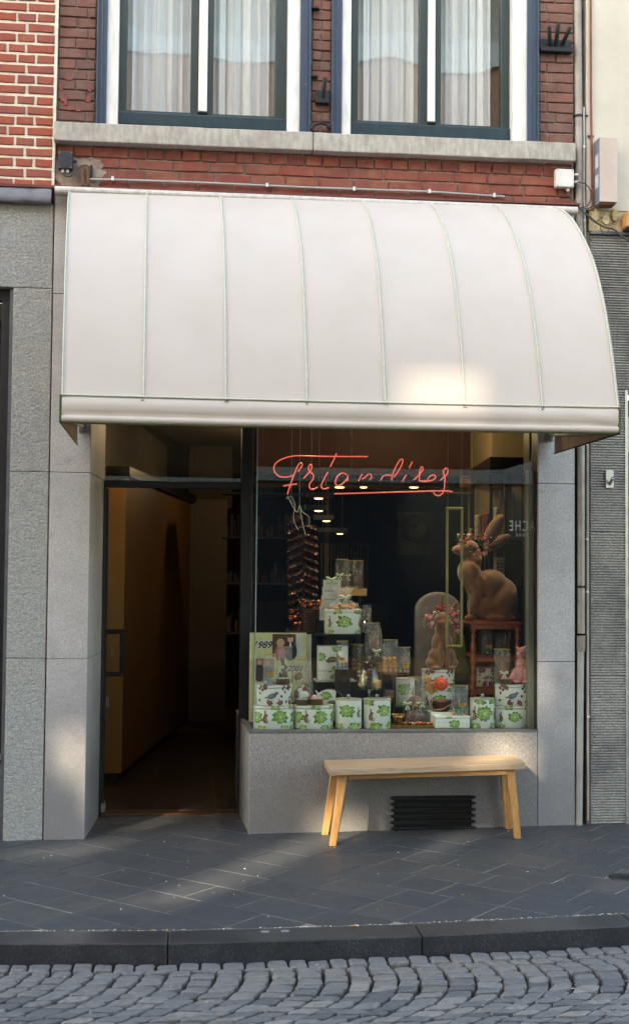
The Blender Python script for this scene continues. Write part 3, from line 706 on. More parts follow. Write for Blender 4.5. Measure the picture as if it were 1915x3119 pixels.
w1 = [294, 325, 361, 387, 580, 605, 632, 651, 838, 876, 914, 947]
w2 = [1009, 1041, 1069, 1091, 1277, 1303, 1325, 1343, 1525, 1560, 1606, 1641]
zt1 = ZS(600, 400, 0); zt2 = ZS(1300, 427, 0)
tall_window(w1, z1b, 'left', ZS(600, 392, 0)); tall_window(w2, z2b, 'right', ZS(1300, 425, 0))
# rooms behind the upstairs windows
mb = MB(); zf = z2b-.5
mb.box(XL+.02, XR-.02, 3.2, 3.25, zf, TOP); mb.box(XL+.02, XR-.02, .35, 3.2, zf-.05, zf); mb.box(XL+.02, XL+.07, .35, 3.2, zf, TOP); mb.box(XR-.07, XR-.02, .35, 3.2, zf, TOP); mb.box(XL+.02, XR-.02, .3, 3.25, TOP-.04, TOP)
mb.build('upstairs_room', pbr('dim_warm_plaster', srgb(190, 182, 168), .9, bump=.1), shop)
# net curtains: one pleated sheet behind each sash
def curtain(x0, x1, z0, lab, seed, gap=0):
    r = random.Random(seed); N_ = 90; mb = MB(); vs = []; ph = [r.uniform(0, 6) for _ in range(4)]
    zs = [z0-.03, z0+.4, z0+1.0, TOP-.6]
    for z in zs:
        for i in range(N_+1):
            t = i/N_; x = x0+(x1-x0)*t; d = .032*sin(t*34+ph[0]+.9*sin(t*9+ph[1]))+.012*sin(t*83+ph[2]+.3*z)
            vs.append((x+.006*sin(t*50+z), .19+d, z))
    mb.add(vs, [(j*(N_+1)+i, j*(N_+1)+i+1, (j+1)*(N_+1)+i+1, (j+1)*(N_+1)+i) for j in range(3) for i in range(N_)], 0, True)
    o = mb.build('net_curtain', M['net']); tag(o, lab, 'curtain', 'net curtains upstairs'); return o
curtain(XS(380, 200, .2), XS(588, 200, .2), z1b, 'net curtain in the leftmost upstairs window pane', 1)
curtain(XS(645, 200, .2), XS(845, 200, .2), z1b, 'net curtain in the pane just left of the middle brick strip', 2)
curtain(XS(1085, 200, .2), XS(1285, 200, .2), z2b, 'net curtain in the pane just right of the middle brick strip', 3)
curtain(XS(1338, 200, .2), XS(1490, 200, .2), z2b, 'net curtain in the rightmost upstairs window, drawn short of the frame', 4)
# --- granite pillars either side of the shop front
def gblock(q0, q1, z0, z1, mat=None, nm='stone_block', bev=.003, parent=None, y1=.72):
    """q0: front (x0,x1) at y=0 ; q1: back (x0,x1) at y=.72"""
    mb = MB()
    mb.hexa([(q0[0],0,z0),(q0[1],0,z0),(q1[1],y1,z0),(q1[0],y1,z0),(q0[0],0,z1),(q0[1],0,z1),(q1[1],y1,z1),(q1[0],y1,z1)])
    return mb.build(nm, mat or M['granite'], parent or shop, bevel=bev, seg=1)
PL0, PL1, PLB = XS(148, 1700), XS(268, 1900), -.500
zs = [-.1, ZS(210, 2008), ZS(210, 1439), ZS(160, 893), ZS(160, 592)]
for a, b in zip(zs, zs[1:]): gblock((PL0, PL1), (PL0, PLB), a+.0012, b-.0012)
PR0, PR1 = XS(1638, 2000), XS(1750, 1900)
zs = [-.1, ZS(1700, 2016), ZS(1700, 1473), ZS(1700, 900), ZS(1700, 640)]
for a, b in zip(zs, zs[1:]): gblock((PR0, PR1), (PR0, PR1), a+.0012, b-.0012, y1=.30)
# lintel wall behind the awning
mb = MB(); mb.box(PL1+.002, PR0-.002, .02, .5, 3.05, zb0-.02); mb.build('lintel', M['mortar_dark'], shop)
# --- plinth under the display window
ZP = (U(605, 1765).z+U(1290, 1760).z)/2; PX0 = .438; PXB = .412
mb = MB(); mb.hexa([(PX0,0,-.1),(PR0-.003,0,-.1),(PR0-.003,1.3,-.1),(PXB,.66,-.1),(PX0,0,ZP),(PR0-.003,0,ZP),(PR0-.003,1.3,ZP),(PXB,.66,ZP)])
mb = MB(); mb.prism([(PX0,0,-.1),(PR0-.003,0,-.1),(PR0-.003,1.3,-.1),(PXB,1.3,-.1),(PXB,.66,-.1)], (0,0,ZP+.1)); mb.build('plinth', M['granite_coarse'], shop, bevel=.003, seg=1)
mb = MB(); e = .012
mb.prism([(PX0-.002,-.003,ZP+.002),(PR0-.004,-.003,ZP+.002),(PR0-.004,.085,ZP+.002),(PX0+.025,.085,ZP+.002),(PXB+.03,.66,ZP+.002),(PXB-.002,.66,ZP+.002)], (0,0,.011))
mb.build('ledge_strip', pbr('dark_grey_ledge', srgb(96, 98, 98), .5, var=.3, bump=.1), shop)
mb = MB(); mb.prism([(PX0+.03,.09,ZP+.003),(PR0-.03,.09,ZP+.003),(PR0-.03,1.28,ZP+.003),(PXB+.04,1.28,ZP+.003)], (0,0,.006)); mb.build('display_floor', pbr('dark_display_board', srgb(46, 42, 40), .5, bump=.05), shop)
# --- shop front frame
fY = .68
mb = MB()
xa, xb = U(576, 1500, fY).x, U(603, 1500, fY).x
mb.box(xa, xb, fY-.03, fY+.05, gz(0)-.02, 3.05)
mb.build('door_post', M['charcoal'], shop, bevel=.003)
mb = MB(); zh0, zh1 = U(400, 1174, fY).z, U(400, 1157, fY).z
mb.box(PLB+.001, xa-.001, fY-.01, fY+.04, zh0, zh1); mb.build('door_header', M['charcoal'], shop, bevel=.003)
mb = MB(); mb.box(PLB+.001, U(250, 1500, fY).x, fY-.02, fY+.03, gz(0)-.02, zh0-.002); mb.build('door_jamb', M['charcoal'], shop, bevel=.002)
mb = MB(); mb.box(PLB+.001, xa-.001, fY+.004, fY+.014, zh1+.002, 3.05); mb.build('transom_pane', M['glass'], shop)
mb = MB(); mb.box(-.55, xb, .66, .80, -.1, gz(0)+.004); mb.build('threshold', pbr('dark_brown_threshold', srgb(62, 48, 42), .4, bump=.1), shop)
mb = MB(); mb.box(PLB+.01, xa-.002, .665, .672, gz(0)+.0045, gz(0)+.010); mb.build('threshold_strip', pbr('brass_strip', srgb(150, 100, 50), .35, .7, bump=0), shop)
# display glass, front and left return
gx0, gx1 = U(615, 1500, .075).x, U(1289, 1500, .075).x
mb = MB(); mb.box(gx0, gx1, .072, .080, ZP+.013, 3.05); mb.build('display_pane', M['glass'], shop)
mb = MB(); mb.hexa([(gx0-.007,.082,ZP+.013),(gx0,.082,ZP+.013),(xb+.008,fY-.03,ZP+.013),(xb+.001,fY-.03,ZP+.013),(gx0-.007,.082,3.05),(gx0,.082,3.05),(xb+.008,fY-.03,3.05),(xb+.001,fY-.03,3.05)]); mb.build('side_pane', M['glass'], shop)
mb = MB(); mb.box(gx0-.0045, gx0+.001, .066, .0715, ZP+.013, 3.05); mb.build('glass_edge', M['glass_edge'], shop)
mb = MB(); mb.box(U(1273, 1500, .06).x, U(1290, 1500, .06).x, .085, .16, ZP+.012, U(1280, 1130, .09).z); mb.build('side_post', M['postgrey'], shop, bevel=.003)
mb = MB(); mb.box(U(1291, 1500, .03).x, PR0-.0015, .02, .14, ZP+.012, 3.05); mb.build('dark_post', M['charcoal'], shop, bevel=.002)
mb = MB(); mb.box(PR0-.012, PR0-.0015, .165, .30, ZP+.012, 3.05); mb.build('display_lining', pbr('dark_green_grey_lining', srgb(14, 16, 16), .5, bump=0), shop)
# --- vent grille in the plinth
vt = thing('vent_grille', (XS(1318, 2480), -.01, ZS(1318, 2535)), 'black cast vent of six scalloped slats low in the plinth under the bench', 'vent')
vx0, vx1 = XS(1190, 2480, -.01), XS(1446, 2480, -.01)
mb = MB(); mb.box(vx0+.02, vx1-.02, -.006, -.0015, ZS(1318, 2533), ZS(1318, 2424)); mb.build('backing', pbr('vent_void', srgb(8, 8, 8), .9, bump=0), vt)
rv = random.Random(4)
for k in range(6):
    v = 2430+k*18.6; z = ZS(1318, v, -.02); mb = MB()
    tilt = (rv.uniform(-.002, .002))
    mb.lathe([(.001, 0), (.0085, .002), (.0085, .01), (.006, .014)], (0, 0, 0), 8) if False else None
    pts = [(vx0+rv.uniform(-.003, .003), -.018, z+tilt), (vx0+.018, -.022, z), (vx0+.03, -.016, z-.001), (vx1-.03, -.016, z-.001), (vx1-.018, -.022, z), (vx1+rv.uniform(-.003, .003), -.018, z-tilt)]
    mb.tube(pts, [.008, .010, .0075, .0075, .010, .008], 8)
    mb.quadbox([(vx0+.025, z-.018), (vx1-.025, z-.018), (vx1-.025, z), (vx0+.025, z)], -.012, -.0065)
    mb.build('slat', M['vent'], vt)
mb = MB(); mb.box(vx0-.002, vx1+.002, -.014, -.0015, ZS(1318, 2541), ZS(1318, 2535)); mb.build('base_strip', M['rust'], vt)

# ================================================================ LEFT NEIGHBOUR
NX0 = -3.4; NX1 = XS(165, 420)
ln = thing('brick_neighbour_building', (-1.5, .2, 0), 'red brick house with cream joints over rough grey stone at the left edge', 'building')
zlead1, zlead0 = ZS(80, 574), ZS(80, 622)
mb = MB(); mb.box(NX0, NX1, -.006, .3, zlead1+.01, TOP); mb.build('mortar_wall', M['mortar_white'], ln)
mb = MB()
mb.quadbox([(XS(157, 560, -.02), zlead1+.012), (XS(165, 560, -.02), zlead1+.012), (XS(181, 0, -.02)-.001, 5.6), (XS(172, 0, -.02), 5.6)], -.019, -.0065); mb.build('edge_pointing', M['mortar_white'], ln)
rn = random.Random(8); nb_ = 0
H = [.098]; nb_ = lay(ln, -1.32, XS(168, 300)-.012, zlead1+.01, 5.62, M['brick_red'], -.014, .0644, .048, .0155, rn, 'r', 0, .0015, 0, (), [[.155, .205], [.1, .1, .1, .1], [.155, .205], [.1], [.155, .095, .2], [.1], [.155, .205], [.1]])
print('neighbour bricks', nb_)
mb = MB(); mb.box(NX0, PL1-.02, .06, .3, zlead0-.06, zlead1+.06); mb.build('backing_wall', M['mortar_old'], ln)
# lead apron over the stone
mb = MB(); vs = []; N_ = 24; rr = random.Random(9)
for i in range(N_+1):
    x = NX0+(XS(157, 600, -.03)-NX0)*i/N_
    for (y, z) in ((-.008, zlead1+.012), (-.03, zlead1-.012), (-.04, zlead1-.03), (-.055, zlead0+.012), (-.045, zlead0), (-.02, zlead0)): vs.append((x, y+rr.uniform(-.005, .005), z+rr.uniform(-.003, .003)))
mb.add(vs, [(i*6+k, (i+1)*6+k, (i+1)*6+k+1, i*6+k+1) for i in range(N_) for k in range(5)], 0, True); mb.build('lead_apron', M['lead'], ln)
mb = MB(); mb.box(NX0, XS(165, 570), -.03, -.0065, zlead1+.004, zlead1+.02); mb.build('red_drip_strip', M['redstrip'], ln)
def lblock(x0, x1, z0, z1, nm='stone_block', mat='greenstone', y=0.004):
    mb = MB(); mb.box(x0+.0015, x1-.0015, y, .35, z0+.0015, z1-.0015); return mb.build(nm, M[mat], ln, bevel=.004)
x1_ = XS(146, 1600)-.0; x0_ = XS(26, 1600)
zt_ = [ZS(80, 2008)+.004, ZS(80, 1436), ZS(80, 875), zlead0+.01]
lblock(NX0, x1_, zt_[2], zt_[3]); lblock(x0_, x1_, zt_[1], zt_[2]); lblock(x0_, x1_, zt_[0], zt_[1]); lblock(x0_, x1_, -.12, zt_[0])
lblock(x0_-3, x0_-.9, -.12, zt_[2])
mb = MB(); mb.box(x1_-.0, PL0, .02, .3, -.1, zlead1+.03); mb.build('joint_strip', M['mortar_old'], ln)
# shop window of the neighbour
zw0, zw1 = ZS(10, 2312, .08), ZS(10, 884, .08)
mb = MB(); xw0 = x0_-.898
mb.box(x0_-.022, x0_-.002, .03, .14, -.1, zt_[2]-.003)
mb.build('window_reveal', pbr('grey_metal_reveal', srgb(104, 106, 112), .4, .4, bump=0), ln)
wf = MB(); wf.box(xw0, x0_-.026, .07, .15, zt_[2]-.07, zt_[2]-.003); wf.box(x0_-.075, x0_-.026, .07, .15, zw0+.03, zt_[2]-.071); wfo = wf.build('window', M['black'], ln, bevel=.002)
mb = MB(); mb.box(xw0, x0_-.076, .10, .108, zw0+.03, zt_[2]-.071); mb.build('pane', M['glass_dark'], wfo)
mb = MB(); mb.box(xw0, x0_-.024, .02, .15, zw0, zw0+.028); mb.build('window_ledge', pbr('blue_grey_ledge', srgb(128, 142, 156), .4, .3, bump=0), wfo)
mb = MB(); mb.box(xw0, x0_-.024, .03, .14, -.1, zw0-.04); mb.build('lower_panel', pbr('grey_lower_panel', srgb(126, 126, 122), .6), ln)
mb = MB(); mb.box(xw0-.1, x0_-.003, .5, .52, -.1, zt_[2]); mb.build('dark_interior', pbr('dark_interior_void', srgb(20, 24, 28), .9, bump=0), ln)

# ================================================================ RIGHT NEIGHBOUR
rnb = thing('stucco_neighbour_building', (3.5, .2, 0), 'cream rendered house over ribbed grey stone at the right edge', 'building')
RX0 = XS(1785, 400); zr = ZS(1850, 716)
mb = MB(); mb.box(RX0, 5.5, .0, .3, ZS(1850, 640), TOP); mb.build('rendered_wall', M['stucco'], rnb, bevel=.004)
mb = MB(); mb.box(RX0+.02, 5.5, .008, .3, zr+.03, ZS(1850, 640)-.002); mb.build('bare_stone_band', M['stone_broken'], rnb)
rr = random.Random(31)
for (u, v, w, h) in ((1812, 652, 30, 44), (1845, 668, 24, 34), (1872, 650, 22, 46)):
    c = S(u, v, -.004); mb = MB(); pts = []
    for k in range(9):
        a = 2*pi*k/9; pts.append((c.x+cos(a)*w/2/496*rr.uniform(.8, 1.1), -.01, c.z+sin(a)*h/2/496*rr.uniform(.8, 1.1)))
    mb.prism(pts, (0, .017, 0)); mb.build('bare_stone', M['stone_broken'], rnb, bevel=.003)
def ribbed(x0, x1, z0, z1, y=0.0):
    mb = MB(); pitch = .0165; n = max(1, int((z1-z0)/pitch)); p = (z1-z0)/n; N_ = 12; vs = []; rr = random.Random(int(z0*100))
    rows = []
    for i in range(n):
        a = z0+i*p; rows += [(y+.013, a), (y, a+p*.16), (y, a+p*.52), (y+.013, a+p*.66)]
    rows.append((y+.013, z1))
    for yy, z in rows:
        for k in range(N_+1): vs.append((x0+(x1-x0)*k/N_, yy+rr.uniform(-.0009, .0009)+(rr.uniform(0, .004) if rr.random() < .05 else 0), z+rr.uniform(-.0007, .0007)))
    mb.add(vs, [(j*(N_+1)+i, j*(N_+1)+i+1, (j+1)*(N_+1)+i+1, (j+1)*(N_+1)+i) for j in range(len(rows)-1) for i in range(N_)])
    mb.box(x0, x1, y+.018, y+.3, z0, z1); return mb.build('ribbed_stone_panel', M['ribbed'], rnb)
rx0, rx1 = XS(1799, 1700), XS(1904, 1700)
zz = [ZS(1850, 2527), ZS(1850, 2057), ZS(1850, 1619), ZS(1850, 1183)]
zz[0] = gz(2.7)-.03
for a, b in zip(zz, zz[1:]): ribbed(rx0, rx1, a, b-.004)
ribbed(rx0, 5.5, zz[3], zr)
mb = MB(); mb.box(rx0-.005, 5.5, -.02, .01, zr+.002, zr+.022); mb.build('stone_capping', M['lead'], rnb, bevel=.003)
mb = MB(); mb.box(XS(1783, 1700, .03), rx0-.001, .012, .3, -.1, zr+.02); mb.build('joint_pillar', pbr('dirty_brown_grey_render', srgb(118, 106, 94), .9, var=.4, bump=.3), rnb)
mb = MB(); mb.box(XR-.002, XS(1783, 1700, .03)-.001, .10, .3, -.1, TOP); mb.build('dark_gap', pbr('dark_gap_render', srgb(70, 62, 56), .9, var=.5, bump=.4), rnb)
# doorway at the far right
mb = MB(); mb.box(rx1+.001, rx1+.02, -.0, .05, zz[0], zz[3]-.005); mb.build('door_edge', M['steel'], rnb)
mb = MB(); mb.box(rx1+.021, rx1+1.2, .1, .12, zz[0]+.2, ZS(1910, 1380, .1)); mb.build('door_pane', M['glass_dark'], rnb)
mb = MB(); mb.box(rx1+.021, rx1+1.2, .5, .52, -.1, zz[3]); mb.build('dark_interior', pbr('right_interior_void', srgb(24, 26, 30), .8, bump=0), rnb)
mb = MB(); mb.box(rx1+.021, rx1+1.2, .06, .11, ZS(1910, 1378, .08), ZS(1910, 1272, .08)); mb.build('sign_band', pbr('beige_sign_band', srgb(196, 184, 166), .6, bump=0), rnb)
mb = MB(); mb.box(rx1+.021, rx1+1.2, .12, .16, ZS(1910, 1947, .1), ZS(1910, 1939, .1)); mb.build('blue_strip', pbr('bright_blue_strip', srgb(30, 140, 190), .4, bump=0), rnb)
mb = MB(); mb.box(rx1+.021, rx1+1.2, .05, .13, -.1, zz[0]+.2); mb.build('door_base', M['black'], rnb)
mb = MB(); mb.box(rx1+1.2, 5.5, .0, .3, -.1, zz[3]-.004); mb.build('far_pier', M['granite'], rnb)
# ================================================================ AWNING
ax_top = (U(166, 470, -.20).x, U(1342, 498, -.20).x); ax_bot = (U(149, 955, -1.18).x, U(1486, 970, -1.18).x)
aw = thing('awning', (.8, -.2, 2.5), 'curved off white canvas awning with pale seams and a rolled valance over the shop front', 'awning')
zt_l, zt_r = U(170, 462, -.2).z, U(1342, 500, -.2).z
ZB = (U(150, 957, -1.18).z + U(1486, 972, -1.18).z)/2
# side profile traced from the right end: (t, y, z)
prof = []
KY = [(-.20, 3.86), (-.42, 3.745), (-.62, 3.585), (-.80, 3.395), (-.93, 3.19), (-1.03, 2.97), (-1.105, 2.76), (-1.17, ZB)]
def spl(P, n):
    out = []
    for i in range(len(P)-1):
        p0 = P[max(0, i-1)]; p1 = P[i]; p2 = P[i+1]; p3 = P[min(len(P)-1, i+2)]
        for k in range(n):
            t = k/n; out.append(tuple(.5*((2*p1[j])+(-p0[j]+p2[j])*t+(2*p0[j]-5*p1[j]+4*p2[j]-p3[j])*t*t+(-p0[j]+3*p1[j]-3*p2[j]+p3[j])*t**3) for j in range(2)))
    out.append(P[-1]); return out
prof = spl(KY, 5); NP_ = len(prof)
SU_T = [0, .1535, .300, .445, .589, .732, .868, 1.0]; SU_D = [0, .0125, .015, .0155, .0185, .0165, .009, 0]
def udrift(u):
    for k in range(7):
        if u <= SU_T[k+1]: f = (u-SU_T[k])/(SU_T[k+1]-SU_T[k]); return SU_D[k]+(SU_D[k+1]-SU_D[k])*f
    return 0
def awp(u, i, bulge=0.0):
    """u 0..1 along the width, i profile index; canvas sags very slightly between the ribs"""
    y, z = prof[i]; t = i/(NP_-1); tt = (-.2-y)/.97; u = u-udrift(u)*tt
    x = (ax_top[0]+(ax_top[1]-ax_top[0])*u)*(1-tt) + (ax_bot[0]+(ax_bot[1]-ax_bot[0])*u)*tt
    dz = (zt_l+(zt_r-zt_l)*u - 3.86)*(1-t) 
    a = max(0, i-1); b = min(NP_-1, i+1); ty = prof[b][0]-prof[a][0]; tz = prof[b][1]-prof[a][1]; L = sqrt(ty*ty+tz*tz)
    return Vector((x, y - bulge*(-tz/L)*1.0*-1 if False else y+bulge*(-tz)/L*-1, z+dz+bulge*(ty)/L*-1*-1*-1))
NS = 7
seam_u = [0, .152, .305, .456, .605, .742, .876, 1.0]
seam_u = [0, .1535, .300, .445, .589, .732, .868, 1.0]
for s_ in range(NS):
    mb = MB(); nn = 8; vs = []
    u0, u1 = seam_u[s_], seam_u[s_+1]
    for i in range(NP_):
        for k in range(nn+1):
            w = k/nn; vs.append(awp(u0+(u1-u0)*w, i, -.010*sin(pi*w)*sin(pi*min(1, i/NP_*1.6))))
    mb.add(vs, [(j*(nn+1)+i, (j+1)*(nn+1)+i, (j+1)*(nn+1)+i+1, j*(nn+1)+i+1) for j in range(NP_-1) for i in range(nn)], 0, True)
    mb.build('canvas_panel', M['fabric'], aw)
for u in seam_u:
    mb = MB(); mb.tube([awp(u, i)+Vector((0, -.004, .003)) for i in range(NP_)], .0045, 8); 
    mb.tube([awp(u, i)+Vector((.008, -.001, .001)) for i in range(NP_)], .0028, 6); mb.build('seam', M['piping'], aw)
# valance: seam cord, drop, lower hem
VB = (U(150, 1017, -1.18).z+U(1484, 1037, -1.18).z)/2
N_ = 60; rr = random.Random(6)
def vx(u, y=-1.18): return ax_bot[0]+(ax_bot[1]-ax_bot[0])*u
lines = [(-1.172, ZB-.004), (-1.186, ZB-.02), (-1.192, ZB-.05), (-1.188, ZB-.082), (-1.176, VB+.036), (-1.186, VB+.031), (-1.192, VB+.018), (-1.186, VB+.002), (-1.172, VB-.002)]
vs = []
zsag = lambda u: -.004*sin(pi*u)
for y, z in lines:
    for i in range(N_+1):
        u = i/N_; wr = 0
        if ZB-.1 < z < ZB-.01:
            wr = .0012*sin(u*70)+ (.006*max(0, (u-.86)/.14)*sin(60*u+z*70)) + (.003*max(0, (.06-u)/.06)*sin(140*u))
        vs.append((vx(u), y+wr, z+zsag(u)))
mb = MB(); mb.add(vs, [(j*(N_+1)+i, (j+1)*(N_+1)+i, (j+1)*(N_+1)+i+1, j*(N_+1)+i+1) for j in range(len(lines)-1) for i in range(N_)], 0, True)
mb.build('valance', M['fabric'], aw)
mb = MB(); mb.tube([(vx(i/N_), -1.178, ZB+.002+zsag(i/N_)+rr.uniform(-.0006, .0006)) for i in range(N_+1)], .0055, 8); mb.build('seam', M['piping'], aw)
mb = MB(); mb.tube([(vx(i/N_), -1.174, VB-.005+zsag(i/N_)) for i in range(N_+1)], .005, 6); mb.build('algae_hem', M['algae'], aw)
# rust and dirt ticks below the cord
mb = MB()
for u in [u_-udrift(u_) for u_ in seam_u[1:-1]]:
    for k in range(5): x = vx(u)+rr.uniform(-.012, .012); mb.ball((x, -1.19, ZB-.010-rr.uniform(0, .012)), (rr.uniform(.002, .007), .002, .002), 6, 0, 4)
mb.build('rust_marks', M['rust'], aw)
# side cheeks: canvas sheets closing both ends
for sgn, u in ((-1, 0.0), (1, 1.0)):
    xo = .004*sgn; pts = [awp(u, i)+Vector((xo, 0, 0)) for i in range(NP_)]
    xw = U(186, 1068, -.07).x if sgn < 0 else U(1333, 1093, -.07).x
    bot = [Vector((ax_bot[0]-.006 if sgn < 0 else ax_bot[1]+.006, -1.184, VB-.004)), Vector((xw, -.07, VB-.012)), Vector((xw, -.07, zt_l-.1 if sgn < 0 else zt_r-.1))]
    mb = MB(); a = pts+bot; n = len(a); b = [p+Vector((.0025*sgn, 0, 0)) for p in a]; c0 = Vector((sum(p.x for p in a)/n, -.5, 3.0))
    mb.add(a+[c0], [(i, (i+1) % n, n) for i in range(n)]); mb.add(b+[c0+Vector((.0025*sgn, 0, 0))], [((i+1) % n, i, n) for i in range(n)])
    mb.build('side_cheek', M['fabric_under'], aw)
    mb = MB(); mb.tube([bot[0]+Vector((0, 0, .055*0+.125)), bot[0], bot[1]], .0055, 6); mb.build('algae_hem' if True else '', M['algae'] if False else M['charcoal'], aw)
    mb = MB(); e0 = Vector((ax_bot[0]-.012 if sgn < 0 else ax_bot[1]+.002, -1.185, ZB)); mb.box(e0.x, e0.x+.010, -1.188, -1.165, VB, ZB); mb.build('mossy_corner', M['algae'], aw)
# head rail
hr0, hr1 = U(132, 456, -.14), U(1387, 506, -.14)
mb = MB(); mb.tube([hr0, hr1], .024, 16); mb.bar(hr0+Vector((0, .05, .006)), hr1+Vector((0, .05, .006)), .1, .028, 0, (0,1,0)); mb.build('head_rail', M['rail'], aw, bevel=.003)
# red strip above it
rs0, rs1 = S(166, 570, -.03), S(1762, 624, -.03)
mb = MB(); mb.bar(rs0, rs1, .06, .012, 0, (0,1,0)); mb.build('red_drip_strip', M['redstrip'], shop)
# frame brackets on the pillars
for nm, u, lab in (('l', 200, ''), ('r', 1319, '')):
    c = U(u, 1030 if nm == 'l' else 1052, -.02); mb = MB(); mb.box(c.x-.026, c.x+.026, -.055, -.001, c.z-.024, c.z+.03)
    mb.lathe([(.001, 0), (.006, 0)], (c.x, -.056, c.z), 8); br = mb.build('bracket', M['zinc'], aw, bevel=.003)
    mb = MB(); mb.tube([(c.x+.008, -.0565, c.z+.002), (c.x+.008, -.058, c.z+.002)], .005, 8); mb.build('bolt', M['black'], br)
    mb = MB(); mb.tube([(c.x, -.05, c.z+.01), ((ax_bot[0] if nm == 'l' else ax_bot[1]-.01)+(.012 if nm == 'l' else 0), -1.165, VB+.012)], .009, 8); mb.build('frame_arm', M['rail'], aw)
mb = MB(); mb.tube([(vx(0)+.006, -1.165, VB+.012), (vx(1)-.006, -1.165, VB+.012)], .011, 8); mb.build('front_bar', M['rail'], aw)

# ================================================================ pipes, boxes and ironwork on the wall
def pts_px(l, Y): return [S(u, v, Y) for u, v in l]
dp = thing('downpipe', S(1765, 2525, -.01), 'tall grey rainwater pipe between the shop and the ribbed stone pier', 'drainpipe')
pp = [(1757, -60), (1758, 0), (1761, 330), (1763, 560), (1766, 900), (1769, 1300), (1769, 1930)]
mb = MB(); mb.tube(pts_px(pp, .012), .0255, 16); mb.build('upper_pipe', M['zinc'], dp)
mb = MB(); mb.tube(pts_px([(1768, 1950), (1765, 2250), (1762, 2525)], .012), .0225, 16); mb.build('lower_pipe', M['pvc'], dp)
mb = MB(); mb.tube(pts_px([(1769, 1936), (1768, 1984)], .012), .0285, 16); mb.build('collar', pbr('brown_grey_collar', srgb(124, 120, 112), .5), dp)
for v in (1784, 350): mb = MB(); mb.tube([S(1767 if v > 400 else 1760, v, .012), S(1767 if v > 400 else 1760, v+7, .012)], .0285, 12); mb.bar(S(1780, v+2, -.01), S(1790, v+1, .0), .012, .004, 0, (0,0,1)); mb.build('pipe_clip', M['iron'], dp)
tp = thing('thin_white_pipe', S(1778, 900, -.01), 'thin white conduit running down beside the grey downpipe', 'conduit')
mb = MB(); mb.tube(pts_px([(1778, 325), (1779, 440), (1778, 560), (1781, 700), (1788, 1300), (1790, 2500)], -.004), .0075, 8); mb.build('pipe', M['pvc'], tp)
for v in (443, 668, 1350, 1640, 1800, 2180): mb = MB(); uu = 1779+(v-443)*.0068; mb.tube(pts_px([(uu, v), (uu, v+6)], -.004), .0098, 8); mb.build('clip', M['whitebox'], tp)
rp = thing('thin_red_pipe', S(1799, 620, -.01), 'thin red brown pipe down the cream wall beside the long grey box', 'pipe')
mb = MB(); mb.tube(pts_px([(1798, -60), (1799, 300), (1802, 520), (1804, 640)], -.012), .0075, 8); mb.build('pipe', M['redpipe'], rp)
mb = MB(); mb.bar(S(1789, 414, -.012), S(1807, 414, -.012), .014, .006); mb.build('clip', M['iron'], rp)
# grey conduit above the awning
cd = thing('grey_conduit', S(900, 570, -.02), 'long grey plastic conduit clipped along the brick band just above the awning', 'conduit')
cl = [(268, 545), (343, 546), (600, 555), (960, 571), (1307, 583), (1536, 598)]
mb = MB(); mb.tube(pts_px(cl, -.022), .0078, 10); mb.build('pipe', M['pvc'], cd)
for u, v in ((343, 544), (813, 564), (1078, 575), (1307, 583), (1504, 595)):
    c = S(u, v, -.022); mb = MB(); mb.box(c.x-.008, c.x+.008, -.034, -.004, c.z-.012, c.z+.014); mb.build('clip', M['whitebox'], cd, bevel=.002)
def jbox(name, u0, u1, v0, v1, Y0, Y1, mat, lab, cat):
    a = S(u0, v1, Y1); b = S(u1, v0, Y1); t = thing(name, ((a.x+b.x)/2, Y1, a.z), lab, cat)
    mb = MB(); mb.box(a.x, b.x, Y1, Y0, a.z, b.z); mb.build('box_body', mat, t, bevel=.006)
    mb = MB()
    for x in (a.x+.010, b.x-.010):
        for z in (a.z+.010, b.z-.010): mb.tube([(x, Y1-.0015, z), (x, Y1+.002, z)], .0035, 6)
    mb.build('screws', M['zinc'], t); return t, a, b
t, a, b = jbox('junction_box', 176, 222, 459, 512, -.002, -.05, M['navybox'], 'small dark blue junction box at the left end of the brick band', 'junction box')
for u in (191, 206): mb = MB(); c = S(u, 520, -.03); mb.tube([(c.x, -.03, c.z+.02), (c.x, -.03, c.z-.008)], .0088, 8); mb.build('cable_gland', M['whitebox'], t)
mb = MB(); c = S(228, 491, -.03); mb.tube([(c.x-.014, -.03, c.z), (c.x+.012, -.03, c.z)], .009, 8); mb.build('side_gland', M['black'], t)
mb = MB(); mb.tube(spl3 if False else pts_px([(194, 527), (198, 534), (212, 536), (225, 528), (237, 512), (250, 503), (262, 502), (272, 508)], -.035), .0062, 8); tag(mb.build('cable', M['cable']), 'short grey cable looping from the dark junction box to the pipe stubs', 'cable')
ps = thing('pipe_stubs', S(260, 563, -.02), 'pair of rusty brown pipe stubs rising behind the awning rail at left', 'pipe')
for u in (252, 268): mb = MB(); mb.tube(pts_px([(u, 506), (u+1, 564)], -.03), .011, 8); mb.build('stub', M['rust'], ps)
mb = MB(); mb.box(S(276, 500, 0).x, S(282, 500, 0).x, -.03, -.002, S(276, 540).z, S(276, 505).z); mb.build('strap', M['iron'], ps)
t, a, b = jbox('junction_box', 1693, 1748, 514, 567, -.002, -.055, M['whitebox'], 'white square junction box under the right end of the stone sill', 'junction box')
mb = MB(); c = S(1729, 575, -.03); mb.tube([(c.x, -.03, c.z+.02), (c.x, -.03, c.z-.014)], .010, 8); mb.build('cable_gland', M['whitebox'], t)
for v in (531, 553): mb = MB(); c = S(1754, v, -.03); mb.tube([(c.x-.012, -.03, c.z), (c.x+.012, -.03, c.z)], .0085, 8); mb.build('side_gland', M['whitebox'], t)
